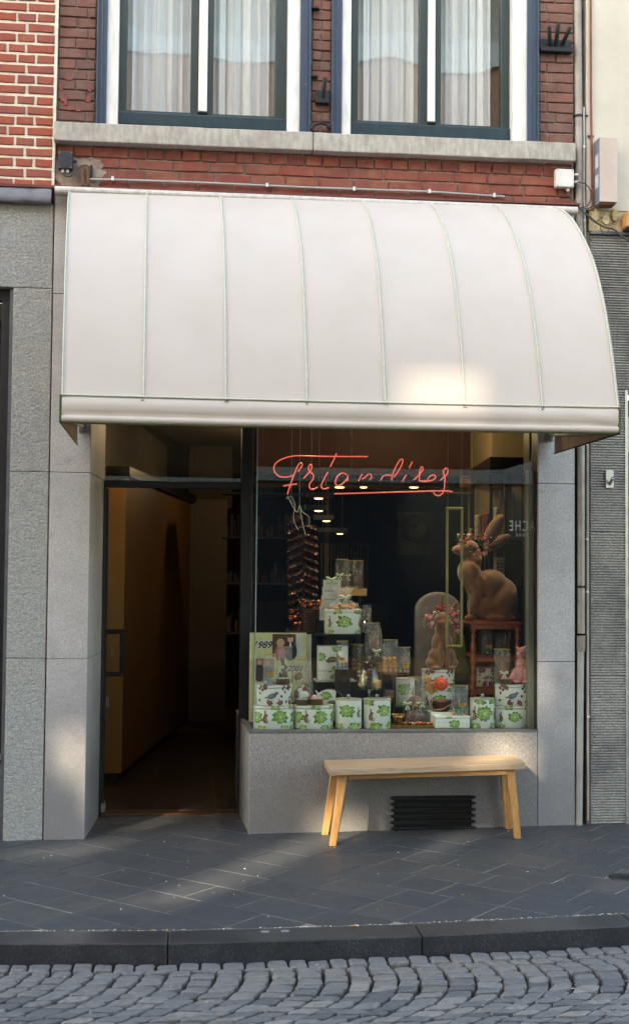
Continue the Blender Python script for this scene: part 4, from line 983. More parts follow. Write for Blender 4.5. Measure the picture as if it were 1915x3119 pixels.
def cable(l, Y, r, lab, mat='cable'):
    P = pts_px(l, Y); Q = []
    for i in range(len(P)-1):
        p0 = P[max(0, i-1)]; p1 = P[i]; p2 = P[i+1]; p3 = P[min(len(P)-1, i+2)]
        for k in range(5): t_ = k/5; Q.append(.5*((2*p1)+(-p0+p2)*t_+(2*p0-5*p1+4*p2-p3)*t_*t_+(-p0+3*p1-3*p2+p3)*t_**3))
    Q.append(P[-1]); mb = MB(); mb.tube(Q, r, 8); return tag(mb.build('cable', M[mat]), lab, 'cable')
cable([(1729, 584), (1735, 596), (1752, 618), (1772, 640), (1800, 664), (1836, 689), (1868, 697), (1890, 716), (1920, 738)], -.04, .0065, 'grey cable sagging from the white junction box across the stucco wall to the right edge')
cable([(1758, 554), (1780, 558), (1797, 578), (1797, 610), (1785, 627), (1765, 632), (1755, 628)], -.04, .0045, 'thin grey cable looping in a circle right of the white junction box')
cable([(1770, 637), (1795, 632), (1806, 622)], -.045, .004, 'short thin cable end below the looped cable')
cable([(1828, 680), (1830, 700), (1842, 713), (1852, 706), (1854, 696)], -.035, .003, 'wire tie hanging in a small loop under the sagging cable')
# long box on the cream wall
a = S(1826, 613, -.115); b = S(1881, 417, -.115)
t = thing('wall_box', (a.x+.05, -.14, a.z), 'long upright pinkish grey metal lamp box on the cream wall', 'lamp box')
mb = MB(); mb.box(a.x, b.x, -.115, -.004, a.z, b.z); mb.build('box_body', M['boxgrey'], t, bevel=.004)
xs_ = a.x-.0015
mb = MB(); mb.box(xs_, xs_+.0012, -.112, -.006, a.z+.004, b.z-.004); mb.build('side_panel', M['boxside'], t)
for k in (0, 1): z_ = a.z+.10+k*.13; mb = MB(); mb.box(xs_-.001, xs_-.0002, -.095, -.03, z_, z_+.085); mb.build('side_label', pbr('pale_label', srgb(200, 206, 214), .5) if k == 0 else bpy.data.materials['pale_label'], t)
mb = MB(); mb.box(a.x+.012, b.x-.012, -.10, -.02, a.z-.012, a.z-.0005); mb.build('base_plate', M['rust'], t)
t = thing('orange_lamp', S(1912, 700, -.08), 'rusty orange lamp housing cut by the right edge of the photo below the metal box', 'lamp')
mb = MB(); a = S(1902, 694, -.06); mb.box(a.x, a.x+.09, -.10, .006, a.z, a.z+.10); mb.build('housing', pbr('rust_orange', srgb(206, 148, 92), .7, var=.5, scale=25), t, bevel=.01)
mb = MB(); mb.box(a.x+.004, a.x+.086, -.10, .006, a.z-.014, a.z-.001); mb.build('base', M['iron'], t)
# wall iron: three-pronged holder
def anchor_plate(name, px, prongs, plate, lab, cat):
    t = thing(name, S(*px, -.03), lab, cat)
    u0, u1, v0, v1 = plate; a = S(u0, v1, -.03); b = S(u1, v0, -.03); mb = MB(); mb.box(a.x, b.x, -.045, -.001, a.z, a.z+.03)
    mb.box(a.x, b.x, -.018, -.001, a.z+.03, b.z); mb.build('mounting_plate', M['iron'], t, bevel=.004)
    for (ua, va, ub, vb) in prongs:
        p0 = S(ua, va, -.03); p1 = S(ub, vb, -.13); d = (p1-p0)
        mb = MB(); mb.tube([p0, p0+d*.999, p1+Vector((0, 0, 0)), p0+d*.9], [.0135, .0135, .010, .009], 10, cap=True); mb.build('tube_holder', M['iron'], t)
    return t
anchor_plate('flag_holder', (1693, 155), [(1674, 135, 1672, 80), (1692, 136, 1700, 68), (1713, 132, 1736, 82)], (1646, 1742, 118, 155), 'black iron flag holder with three tubes on the brick at top right', 'flag holder')
anchor_plate('flag_holder', (982, 312), [(983, 300, 990, 237)], (961, 1003, 272, 313), 'black iron flag holder with a single tube on the middle brick strip', 'flag holder')
t = thing('wall_hook', S(975, 405, -.02), 'curved black iron hook low on the middle brick strip', 'hook')
mb = MB(); mb.tube(pts_px([(948, 392), (955, 380), (975, 373), (995, 378), (1003, 388)], -.05), .010, 8); mb.build('hook_bar', M['iron'], t)
for u in (951, 1000): mb = MB(); mb.tube([S(u, 386, -.05), S(u, 388, .005)], .008, 8); mb.build('fixing', M['iron'], t)
for (u, v, lab) in ((960, 24, 'upper small black hinge pin on the middle brick strip'), (957, 232, 'lower small black hinge pin on the middle brick strip')):
    mb = MB(); c = S(u, v, -.02); mb.box(c.x-.022, c.x+.022, -.04, .004, c.z-.006, c.z+.007); tag(mb.build('hinge_pin', M['iron'], bevel=.002), lab, 'hinge')
# tap / lamp stub on ribbed pier
t = thing('wall_socket', S(1856, 1486, -.01), 'small steel wall plate with a slanted tube on the ribbed stone', 'wall fitting')
a = S(1844, 1487, -.012); b = S(1868, 1432, -.012); mb = MB(); mb.box(a.x, b.x, -.013, -.001, a.z, b.z); mb.build('plate', M['steel'], t, bevel=.003)
mb = MB(); mb.tube([S(1857, 1474, -.013), S(1866, 1455, -.075)], .010, 10); mb.build('tube', M['steel'], t)
mb = MB(); mb.tube([S(1866, 1455, -.076), S(1866, 1455, -.077)], .007, 10); mb.build('tube_mouth', M['black'], t)

# ================================================================ BENCH
g0 = lambda x: gzc(x)
bx0, bx1 = S(1004, 2344, -.42).x, S(1601, 2324, -.37).x
sl = S(1004, 2345, -.42); sr = S(1601, 2325, -.38); bl_ = S(981, 2323, -.05)
zl, zr_ = sl.z, sr.z; TH = .037
bn = thing('bench', ((bx0+bx1)/2, -.22, g0(1.4)), 'plain two plank wooden bench with splayed legs in front of the shop window', 'bench')
F0, F1 = (sl.x, -.42), (sr.x, -.375); B0, B1 = (bl_.x+.012, -.045), (sr.x+.030, -.03)
for k, (a0, a1) in enumerate(((0, .495), (.505, 1))):
    L = lambda p, q, t: (p[0]+(q[0]-p[0])*t, p[1]+(q[1]-p[1])*t)
    c = [L(F0, B0, a0), L(F1, B1, a0), L(F1, B1, a1), L(F0, B0, a1)]; zz_ = [zl, zr_, zr_, zl]
    mb = MB(); mb.hexa([(p[0], p[1], z-TH) for p, z in zip(c, zz_)] + [(p[0], p[1], z) for p, z in zip(c, zz_)]); mb.build('seat_plank', M['wood_top'], bn, bevel=.003)
zt = lambda x: zl+(zr_-zl)*(x-F0[0])/(F1[0]-F0[0])
legs = [((.905, -.385), (F0[0]+.085, -.36)), ((.895, -.075), (F0[0]+.075, -.10)), ((2.018, -.335), (F1[0]-.085, -.33)), ((2.035, -.055), (F1[0]-.06, -.085))]
for (bx, by), (tx, ty) in legs:
    mb = MB(); w, d = .052, .036
    zb_, zt_2 = g0(bx)+.001, zt(tx)-TH-.0005
    mb.hexa([(bx-w*.36,by-d/2,zb_),(bx+w*.36,by-d/2,zb_),(bx+w*.36,by+d/2,zb_),(bx-w*.36,by+d/2,zb_),(tx-w/2,ty-d/2,zt_2),(tx+w/2,ty-d/2,zt_2),(tx+w/2,ty+d/2,zt_2),(tx-w/2,ty+d/2,zt_2)]); mb.build('leg', M['wood_leg'], bn, bevel=.003)
for y_ in (-.352, -.085):
    xa_, xb_ = F0[0]+.115, F1[0]-.11; mb = MB(); h = .032
    mb.hexa([(xa_,y_-.012,zt(xa_)-TH-h),(xb_,y_-.012,zt(xb_)-TH-h),(xb_,y_+.012,zt(xb_)-TH-h),(xa_,y_+.012,zt(xa_)-TH-h),(xa_,y_-.012,zt(xa_)-TH-.001),(xb_,y_-.012,zt(xb_)-TH-.001),(xb_,y_+.012,zt(xb_)-TH-.001),(xa_,y_+.012,zt(xa_)-TH-.001)])
    mb.build('apron', M['wood_apron'], bn, bevel=.002)
for x_ in (F0[0]+.08, F1[0]-.075): mb = MB(); mb.box(x_-.01, x_+.01, -.33, -.115, zt(x_)-TH-.03, zt(x_)-TH-.001); mb.build('cross_rail', M['wood_apron'], bn)
# ================================================================ SHOP INTERIOR (parts of the shop building)
M['shop_dark'] = pbr('dark_shop_wall', srgb(26, 22, 20), .8, var=.4, scale=3, bump=.1)
M['shop_cream'] = pbr('cream_shop_plaster', srgb(150, 134, 104), .85, var=.1, scale=2, bump=.05)
M['brownpanel'] = wood('warm_brown_panelling', srgb(92, 64, 36), srgb(104, 74, 42), (30, 2, 2), .5)
M['ochre'] = pbr('ochre_painted_board', srgb(168, 126, 72), .6, var=.1, scale=3, bump=.05)
M['maroon'] = pbr('dark_maroon_bulkhead', srgb(66, 30, 24), .7, var=.2, scale=2, bump=.05)
M['blackunit'] = pbr('black_lacquer_unit', srgb(12, 12, 14), .35, var=.2, bump=0)
M['tile_floor'] = pbr('dark_brown_floor_tile', srgb(48, 42, 38), .35, var=.25, scale=4, bump=.1)
def emit(name, c, st):
    n = N(name); n.set(col=(0,0,0,1), emis=c, estr=st, rough=.5); return n.m
M['bulb'] = emit('warm_spot_bulb', (1, .62, .34, 1), .9)
M['neon'] = emit('red_neon_glow', (1, .15, .14, 1), .14)
M['brass'] = pbr('brass', srgb(186, 150, 84), .28, .85, var=.2, bump=.05)
M['copper_foil'] = pbr('copper_foil_paper', srgb(70, 44, 30), .3, .6, var=.5, scale=14, bump=.7, bscale=30, bd=.01)
IZ = gz(0)+.01
mb = MB()
X_L, X_R, YB, ZC = -1.35, 2.75, 7.4, 2.98
mb.box(X_L, X_R, YB, YB+.1, -.1, ZC+.1); mb.box(X_L-.1, X_L, .76, YB, -.1, ZC+.1); mb.box(X_R, X_R+.1, .302, YB, -.1, ZC+.1)
mb.box(X_L, PLB+.001, .76, .80, -.1, ZC+.1); mb.box(PR0+.002, X_R, .302, .34, -.1, ZC+.1)
mb.build('inner_walls', M['shop_dark'], shop)
mb = MB(); mb.box(X_L, X_R, .62, YB, ZC, ZC+.1); mb.build('ceiling', pbr('dim_brown_ceiling', srgb(84, 70, 58), .9, bump=0), shop)
mb = MB(); mb.box(X_L, X_R, .8, YB, -.12, IZ-.004); mb.build('inner_floor', pbr('dark_grout', srgb(90, 66, 50), .8, bump=0), shop)
for i in range(11):
    for j in range(15):
        x = X_L+.02+i*.4; y = .81+j*.44
        if y > 4.5 or x > .9: continue
        mb = MB(); mb.box(x, x+.394, y, y+.434, IZ-.0035, IZ); mb.build('floor_tile', M['tile_floor'], shop)
# tall counter wall left of the corridor
Yc, Ye = 1.96, 5.6
cz = U(300, 1135, Yc).z; xc0, xc1 = U(246, 1400, Yc).x-.25, U(299, 1400, Yc).x; xe = U(456, 1400, Ye).x
mb = MB(); mb.prism([(xc0, Yc, IZ+.06), (xc1, Yc, IZ+.06), (xc1-.0, Yc+.012, IZ+.06), (xc0, Yc+.012, IZ+.06)], (0, 0, cz-IZ-.10)); mb.build('counter_end_board', M['ochre'], shop)
mb = MB(); mb.prism([(xc1-.001, Yc+.013, IZ+.06), (xe, Ye, IZ+.06), (xe-.06, Ye, IZ+.06), (xc0, Yc+.3, IZ+.06), (xc0, Yc+.013, IZ+.06)], (0, 0, cz-IZ-.10)); mb.build('brown_panelling', M['brownpanel'], shop)
mb = MB(); mb.prism([(xc1-.03, Yc+.03, IZ), (xe-.02, Ye, IZ), (xc0, Yc+.3, IZ), (xc0, Yc+.03, IZ)], (0, 0, .059)); mb.build('kick_board', M['black'], shop)
mb = MB(); mb.prism([(xc1+.03, Yc-.05, cz-.035), (xe+.06, Ye+.05, cz-.035), (xe-.12, Ye+.05, cz-.035), (xc0, Yc+.3, cz-.035), (xc0, Yc-.05, cz-.035)], (0, 0, .075)); mb.build('dark_cornice', M['blackunit'], shop)
# cream upper wall over it, dark trim where it meets the ceiling
mb = MB(); mb.prism([(xc0, Yc-.9, cz+.042), (xc1-.25, Yc-.9, cz+.042), (xe-.25, Ye+.05, cz+.042), (xe-.4, Ye+.05, cz+.042)], (0, 0, ZC-cz-.05)); mb.build('upper_wall', pbr('dim_olive_plaster', srgb(88, 80, 66), .85, bump=0), shop)
mb = MB(); mb.bar((xc1-.2, Yc-.9, ZC-.03), (xe-.2, Ye+.0, ZC-.03), .07, .06); mb.build('ceiling_trim', M['black'], shop)
mb = MB(); a = U(456, 1200, Ye+.06); b = U(541, 1730, Ye+.06); mb.box(a.x, b.x, Ye+.06, Ye+.3, IZ, a.z); mb.build('beige_panel', pbr('beige_end_panel', srgb(96, 86, 76), .7, var=.08, bump=0), shop)
mb = MB(); a = U(455, 1090, Ye+.4); b = U(502, 1200, Ye+.4); mb.box(a.x, b.x+.25, Ye+.4, Ye+.5, b.z-.1, ZC); mb.build('end_pier', M['dim_olive'] if 'dim_olive' in M else bpy.data.materials['dim_olive_plaster'], shop)
# bulkhead over the display, cream beam at right
a = U(604, 1142, 2.2); b = U(1131, 1143, 2.2)
mb = MB(); mb.box(a.x-.02, b.x, 2.2, 2.3, (a.z+b.z)/2, ZC-.002); mb.build('bulkhead', M['maroon'], shop)
a = U(1131, 1100, 2.2); mb = MB(); mb.box(b.x+.002, U(1179, 1100, 2.2).x, 2.2, 2.3, 1.9, ZC-.002); mb.box(U(1179, 1100, 1.6).x, X_R-.002, 1.55, 2.19, 1.9, ZC-.002); mb.build('cream_beam', M['shop_cream'], shop)
# grey strip lining at the right end of the display
# black shelving unit on the right wall with tubes
p0 = U(1178, 1084, .95); p1 = U(1130, 1143, 2.15); ztop = (p0.z+p1.z)/2
un_ = thing('shelf_unit', (p0.x+.25, 1.5, 0), 'tall black shelving unit of bottles and gift tubes at the right of the window', 'shelving unit')
def unitpart(nm, z0, z1, mat='blackunit', inset=0):
    mb = MB(); mb.prism([(p0.x+inset, .95+inset, z0), (X_R-.3, .95+inset, z0), (X_R-.3, 2.15, z0), (p1.x+inset, 2.15, z0)], (0, 0, z1-z0)); return mb.build(nm, M[mat], un_)
unitpart('top_panel', ztop-.12, ztop); 
for v in (1440, 1600): z = U(1200, v, 1.0).z
shz = [U(1170, 1295, 1.0).z-.012, U(1170, 1402, 1.0).z-.012, .55]
for z in shz: unitpart('shelf', z-.02, z, 'blackunit')
mb = MB(); mb.box(X_R-.32, X_R-.3, .95, 2.15, .1, ztop-.121); mb.box(p1.x, X_R-.33, 2.14, 2.16, .1, ztop-.121); mb.build('back_panel', M['blackunit'], un_)
for (x, y) in ((p0.x+.012, .97), (p1.x+.012, 2.13), (p0.x+.12, .97), (p0.x+.24, .97)): mb = MB(); mb.box(x-.01, x+.01, y-.01, y+.01, .1, ztop-.121); mb.build('post', M['blackunit'], un_)
M['tube_white'] = pbr('cream_printed_tube', srgb(206, 198, 180), .5, var=.2, scale=30, bump=0)
M['ink'] = pbr('dark_grey_print', srgb(58, 54, 54), .6, bump=0)
M['tube_red'] = pbr('dark_red_tube', srgb(128, 24, 34), .4, var=.15, bump=0)
rt_ = random.Random(12)
def gift_tube(px, Y, mat, lab, cap='steel'):
    u0, u1, v0, v1 = px; a = S(u0, v1, Y); b = S(u1, v0, Y); r = (b.x-a.x)/2; c = ((a.x+b.x)/2, Y, a.z)
    t = thing('gift_tube', c, lab, 'gift tube'); mb = MB(); mb.lathe([(r, 0), (r, b.z-a.z-.01)], c, 18); mb.build('tube_body', M[mat], t)
    mb = MB(); mb.lathe([(r*1.04, b.z-a.z-.01), (r*1.04, b.z-a.z), (r*.9, b.z-a.z+.003)], c, 18); mb.build('cap', M[mat], t)
    if mat == 'tube_white':
        mb = MB(); h = b.z-a.z
        for k in range(16):
            an = -pi/2+rt_.uniform(-1.0, 1.0); z = c[2]+h*rt_.uniform(.2, .85); w, hh = rt_.uniform(.03, .16), rt_.uniform(.004, .012)
            q = [(c[0]+cos(an+s*w)*(r+.0012), Y+sin(an+s*w)*(r+.0012), z+d) for s, d in ((-1, 0), (1, 0), (1, hh), (-1, hh))]; mb.poly(q)
        mb.build('print', M['ink'], t)
    return t
gift_tube((1445, 1467, 1570, 1641), 1.30, 'tube_white', 'cream printed gift tube with dark swirls, left of the dark red tube')
gift_tube((1472, 1497, 1566, 1641), 1.22, 'tube_red', 'dark red gift tube between two cream tubes on the black shelf')
gift_tube((1503, 1523, 1548, 1641), 1.14, 'tube_white', 'tallest cream printed gift tube, right of the dark red tube')
gift_tube((1428, 1438, 1610, 1641), 1.5, 'tube_white', 'short slim cream tube at the left end of the upper black shelf')
def bottle(u, v0, v1, Y, lab, mat='black', w=8):
    a = S(u, v1, Y); b = S(u, v0, Y); h = b.z-a.z; r = w/2/430; t = thing('bottle', (a.x, Y, a.z), lab, 'bottle')
    mb = MB(); mb.lathe([(r, 0), (r, h*.6), (r*.45, h*.74), (r*.4, h*.93)], a, 14); mb.build('bottle_body', M[mat], t)
    mb = MB(); mb.lathe([(r*.5, h*.93), (r*.5, h)], a, 12); mb.build('cap', M['brass'], t); return t
M['dark_bottle'] = pbr('very_dark_glass_bottle', srgb(28, 24, 26), .08, bump=0)
bottle(1477, 1688, 1776, 1.2, 'dark bottle behind the neck of the big rabbit on the lower black shelf', 'dark_bottle', 20)
bottle(1417, 1612, 1641, 1.6, 'tiny dark bottle left of the short slim cream tube', 'dark_bottle', 9)
# printed carton
a = S(1511, 1776, 1.1); b = S(1546, 1683, 1.1); t = thing('carton', (a.x+.04, 1.14, a.z), 'upright pinkish carton with a dark top band behind the big rabbit', 'box')
mb = MB(); mb.box(a.x, b.x, 1.1, 1.18, a.z, b.z-.034); mb.build('box_body', pbr('pinkish_carton', srgb(150, 134, 126), .6, bump=0), t)
mb = MB(); mb.box(a.x, b.x, 1.1, 1.18, b.z-.0338, b.z); mb.build('top_band', M['black'], t)
mb = MB()
for i in range(3):
    for j in range(6): x = a.x+.008+i*.024; z = a.z+.012+j*.024; mb.poly([(x,1.0992,z),(x+.016,1.0992,z),(x+.016,1.0992,z+.012),(x,1.0992,z+.012)])
mb.build('print', M['ink'], t)
for k, (u, w) in enumerate(((1452, 4), (1493, 5), (1522, 5), (1560, 4))):
    mb = MB(); a = S(u, 1545, 1.3); b = S(u, 1498, 1.3); mb.box(a.x, a.x+w/430, 1.3, 1.31, a.z-.25 if k == 3 else a.z, b.z); mb.build('reflection_bar', M['postgrey'], un_)  # pale bars standing in for upright reflection highlights

# ceiling lamps: a row of track luminaires receding into the shop
def luminaire(u0, u1, v, Y, spots, lab, th=12):
    a = S(u0, v+th, Y); b = S(u1, v, Y); t = thing('track_light', ((a.x+b.x)/2, Y, a.z), lab, 'ceiling light', 'track lights hung in the shop')
    mb = MB(); mb.box(a.x, b.x, Y, Y+.10, a.z, b.z); mb.build('track_body', pbr('grey_blue_lamp_body', srgb(92, 104, 110), .5, bump=0) if 'grey_blue_lamp_body' not in bpy.data.materials else bpy.data.materials['grey_blue_lamp_body'], t)
    for x in (a.x+.05, b.x-.05): mb = MB(); mb.tube([(x, Y+.05, b.z), (x, Y+.05, ZC)], .0012, 5); mb.build('suspension_wire', M['steel'], t)
    for (su, w) in spots:
        c = S(su, v+th+5, Y+.05); r = w/2*(Y+7.8)/3872
        mb = MB(); mb.lathe([(r*1.2, .03), (r*1.25, .004), (r*1.1, 0)], (c.x, Y+.05, c.z), 16); sp = mb.build('lamp_shade', M['brass'], t)
        mb = MB(); mb.lathe([(.001, -.002), (r, -.003), (r*.9, -.008), (.001, -.012)], (c.x, Y+.05, c.z), 16); mb.build('bulb', M['bulb'], sp)
luminaire(994, 1389, 1466, 2.6, [(1034, 30), (1107, 22), (1260, 28)], 'longest track light with three bright spots, behind the neon letters')
luminaire(937, 1016, 1500, 3.2, [(970, 27)], 'second track light from the front, just under the neon swash')
luminaire(930, 998, 1538, 3.9, [(970, 26)], 'third track light from the front, behind the neon sign')
luminaire(957, 1016, 1569, 4.6, [(994, 24)], 'fourth track light from the front, above the copper column')
luminaire(970, 1058, 1608, 5.3, [(1035, 20)], 'rearmost and lowest track light, deepest in the shop')
# unseen spotlights added over the display to brighten the goods
for k, (x, y, e) in enumerate(((.85, .50, 6.5), (1.45, .52, 5.5), (1.95, .50, 4.5))):
    t = thing('added_display_spot', (x, y, 2.62), ['left', 'middle', 'right'][k]+' of three unseen spotlights added to brighten the display, hidden behind the awning', 'spotlight', None)
    mb = MB(); mb.lathe([(.03, 0), (.035, .07), (.02, .09)], (x, y, 2.62), 14); mb.build('housing', M['black'], t)
    mb = MB(); mb.lathe([(.001, -.002), (.024, -.002)], (x, y, 2.62), 14); mb.build('bulb', M['bulb'], t)
    mb = MB(); mb.tube([(x, y, 2.7), (x, y, ZC)], .004, 6); mb.build('stem', M['black'], t)
    l = bpy.data.lights.new('added_fill_spot', 'SPOT'); l.energy = e; l.color = (1, .84, .66); l.spot_size = radians(75); l.spot_blend = .8; l.shadow_soft_size = .03
    lo = bpy.data.objects.new('added_fill_spot', l); COL.objects.link(lo); lo.parent = t; lo.location = (0, 0, -.02); lo.rotation_euler = (radians(-6 if k != 1 else 4), 0, 0)
# lit lamps of the shop itself
for k, (x, y, z, e, lab) in enumerate(((-.05, 1.5, 2.7, 1.0, 'ceiling lamp just inside the shop door'), (1.75, 1.25, 2.82, 2.2, 'ceiling lamp above the right end of the display'), (.9, 4.2, 2.7, 1.5, 'ceiling lamp deep in the shop'))):
    t = thing('ceiling_lamp', (x, y, z), lab, 'ceiling lamp'); mb = MB(); mb.lathe([(.05, .02), (.05, .05), (.03, .07)], (x, y, z), 16); mb.build('housing', M['black'], t); mb = MB(); mb.lathe([(.001, .0), (.04, .0)], (x, y, z+.019), 16); mb.build('bulb', M['bulb'], t)
    mb = MB(); mb.tube([(x, y, z+.07), (x, y, ZC)], .004, 6); mb.build('stem', M['black'], t)
    l = bpy.data.lights.new('ceiling_bulb', 'POINT'); l.energy = e; l.color = (1, .74, .46); l.shadow_soft_size = .05
    lo = bpy.data.objects.new('ceiling_bulb', l); COL.objects.link(lo); lo.parent = t; lo.location = (0, 0, -.03)
# gilt ornament, brass rail, clock, slats on the back wall
t = thing('gilt_frame', S(1418, 1484, 2.1), 'small square gilt ornament frame beside the cream beam', 'frame')
a = S(1401, 1484, 2.1); b = S(1436, 1450, 2.1); mb = MB(); w = .018
for q in ((a.x, b.x, b.z-w, b.z), (a.x, b.x, a.z, a.z+w), (a.x, a.x+w, a.z+w, b.z-w), (b.x-w, b.x, a.z+w, b.z-w)): mb.box(q[0], q[1], 2.1, 2.12, q[2], q[3])
mb.build('moulding', M['brass'], t, bevel=.004); mb = MB(); mb.box(a.x+w, b.x-w, 2.112, 2.118, a.z+w, b.z-w)
for k in range(5): mb.ball((a.x+.03+k*.011, 2.108, a.z+.03+(k % 3)*.014), (.010, .004, .009), 8)
mb.build('relief', M['brass'], t)
mb = MB(); mb.tube([S(1334, 1502, 2.1), S(1433, 1502, 2.1)], .008, 8); tag(mb.build('brass_rail', M['brass']), 'thin brass rail below the right end of the neon sign', 'rail')
t = thing('wall_clock', S(1265, 1645, 5.9), 'round black rimmed wall clock on the pale panel at the back of the shop', 'clock')
c = S(1265, 1609, 5.9); r = 36*13.7/3872
mb = MB(); mb.tube([(c.x+cos(a_*pi/12)*r, 5.88, c.z+sin(a_*pi/12)*r) for a_ in range(25)], .028, 8); mb.build('rim', M['black'], t)
mb = MB(); mb.tube([(c.x, 5.90, c.z), (c.x, 5.91, c.z)], r, 24); mb.build('dial', pbr('dim_dial', srgb(70, 66, 56), .6, bump=0), t)
mb = MB(); mb.bar((c.x, 5.885, c.z), (c.x-.07, 5.885, c.z+.05), .012, .004); mb.bar((c.x, 5.885, c.z), (c.x+.02, 5.885, c.z+.10), .010, .004); mb.build('hands', M['black'], t)
a = S(1212, 1690, 5.94); b = S(1330, 1560, 5.94); mb = MB(); mb.box(a.x, b.x, 5.94, 6.0, a.z, b.z); mb.build('pale_panel', pbr('dim_olive_panel', srgb(78, 72, 50), .8, bump=0), shop)
t = thing('slatted_screen', S(1040, 1800, 4.9), 'dark upright slatted screen behind the chocolate bags', 'screen')
for k in range(15): u = 976+k*10; mb = MB(); a = S(u, 1800, 4.9); b = S(u, 1655, 4.9); mb.box(a.x, a.x+.014, 4.9, 4.93, a.z, b.z); mb.build('slat', M['postgrey'] if False else pbr('dark_grey_slat', srgb(84, 84, 82), .5, bump=0) if k == 0 else bpy.data.materials['dark_grey_slat'], t)
# back shelving with dim goods (left of the window, seen through the side glass)
bs = thing('back_shelves', S(620, 1730, 4.2), 'dark shelves of small goods far back on the left of the shop', 'shelving unit')
for v in (1505, 1640, 1780, 1930): a = S(680, v, 4.2); b = S(960, v, 4.2); mb = MB(); mb.box(a.x, b.x, 4.1, 4.4, a.z, a.z+.015); mb.build('shelf', M['glass_edge'] if False else pbr('dim_shelf_edge', srgb(70, 80, 78), .4, bump=0) if v == 1505 else bpy.data.materials['dim_shelf_edge'], bs)
gm = [pbr('goods_'+n_, c_, .4, bump=0) for n_, c_ in (('brown', srgb(60, 38, 26)), ('dark', srgb(30, 28, 30)), ('tan', srgb(96, 70, 44)))]
mb = MB(); rg = random.Random(77)
for v in (1640, 1780, 1930):
    for k in range(22):
        a = S(690+k*12+rg.uniform(-3, 3), v, 4.15); h = rg.uniform(.05, .22); w = rg.uniform(.012, .03); mb.box(a.x, a.x+w, 4.15, 4.2, a.z+.016, a.z+.016+h, rg.randrange(3))
tag(mb.build('dim_goods', gm, bs), kind='stuff')
mb = MB(); a = S(770, 2300, 3.9); b = S(1180, 1840, 3.9)
for k in range(4): x = a.x+k*(b.x-a.x)/4; mb = MB(); mb.box(x+.01, x+(b.x-a.x)/4-.01, 3.9, 4.3, .05, b.z); mb.build('back_counter_door', M['shop_dark'], bs)

# ================================================================ NEON SIGN
NY = .34
sg = thing('neon_sign', S(1110, 1510, NY), 'red script neon sign reading Friandises hanging inside the window', 'neon sign')
A_ = lambda l: [(820+x/5.04, 1360+y/5.04) for x, y in l]
B_ = lambda l: [(1100+x/5.04, 1360+y/5.04) for x, y in l]
strokes = {
 'letter_f': [A_([(1510,153),(1100,152),(700,148),(460,140),(330,152),(200,190),(110,245),(68,320),(85,395),(140,450),(230,470),(310,460),(375,438)]),
              A_([(440,385),(480,330),(505,280),(490,252),(460,262),(425,320),(385,420),(340,540),(305,640),(278,735)]), A_([(215,605),(320,588),(425,572)])],
 'letter_r': [A_([(525,490),(580,430),(620,385),(650,330),(650,285),(632,275),(605,310),(600,350),(625,390),(665,420),(680,470),(650,530),(620,570),(615,620),(640,655),(690,650),(740,625)])],
 'letter_i': [A_([(1032,105),(985,210),(935,310)]), A_([(900,390),(850,480),(800,580),(800,625),(840,650),(910,632)])],
 'letter_a': [A_([(1035,468),(1090,418),(1140,408),(1190,435)]), A_([(1040,470),(1010,540),(1040,600),(1110,580),(1170,520),(1200,470)]), A_([(1205,440),(1205,490),(1190,530)])],
 'letter_n': [A_([(1425,420),(1395,475),(1370,530)]), B_([(10,500),(60,470),(105,428),(145,430),(160,465),(130,510)])],
 'letter_d': [B_([(300,520),(330,460),(390,435),(460,445)]), B_([(465,520),(480,430),(530,310),(590,210),(630,200),(635,240),(600,320),(540,420),(495,468)])],
 'letter_i_': [B_([(785,230),(735,328)]), B_([(690,435),(635,530)])],
 'letter_s': [B_([(805,515),(860,460),(905,410),(945,350),(940,315),(915,320),(895,380),(890,450),(890,525)])],
 'letter_e': [B_([(890,525),(960,535),(1035,530),(1110,505),(1140,465),(1110,438),(1060,450),(1020,500),(1025,540)])],
 'letter_s_': [B_([(1215,520),(1270,465),(1320,410),(1325,350),(1295,332),(1262,370),(1265,430),(1285,480),(1280,540),(1275,620),(1262,680),(1235,730),(1180,755),(1130,735),(1108,702)])],
 'swash': [A_([(1000,725),(1510,712)])+B_([(400,702),(800,692),(1240,680),(1400,695)])],
}
def smooth(P, n=5):
    P = [Vector(p) for p in P]; Q = []
    for i in range(len(P)-1):
        p0 = P[max(0, i-1)]; p1 = P[i]; p2 = P[i+1]; p3 = P[min(len(P)-1, i+2)]
        for k in range(n): t_ = k/n; Q.append(.5*((2*p1)+(-p0+p2)*t_+(2*p0-5*p1+4*p2-p3)*t_*t_+(-p0+3*p1-3*p2+p3)*t_**3))
    Q.append(P[-1]); return Q
for nm, L_ in strokes.items():
    for l in L_:
        P = smooth([S(u, v, NY) for u, v in l]); mb = MB(); mb.tube(P, .0040, 8); mb.build('neon_letter' if nm != 'swash' else 'neon_swash', M['neon'], sg)
        mb = MB()
        for e in (P[0], P[-1]): mb.tube([e+Vector((0, .004, 0)), e+Vector((0, .05, 0))], .0055, 6)
        mb.build('tube_end', M['black'], sg)
for (u, v) in ((842, 1510), (1080, 1500), (1390, 1480)):
    pass
for k, (u, v1) in enumerate(((887, 1530), (912, 1560), (949, 1414), (972, 1420), (1070, 1425))):
    mb = MB()
    if k < 2: mb.tube(smooth([S(u+3, 1270, NY-.03), S(u, v1-20, NY-.03), S(u+4, v1, NY-.03)]), .0011, 5)
    else: mb.tube(smooth([S(u+1, 1270, NY), S(u, v1, NY)]), .0009, 5)
    mb.build('hanging_wire', M['steel'], sg)
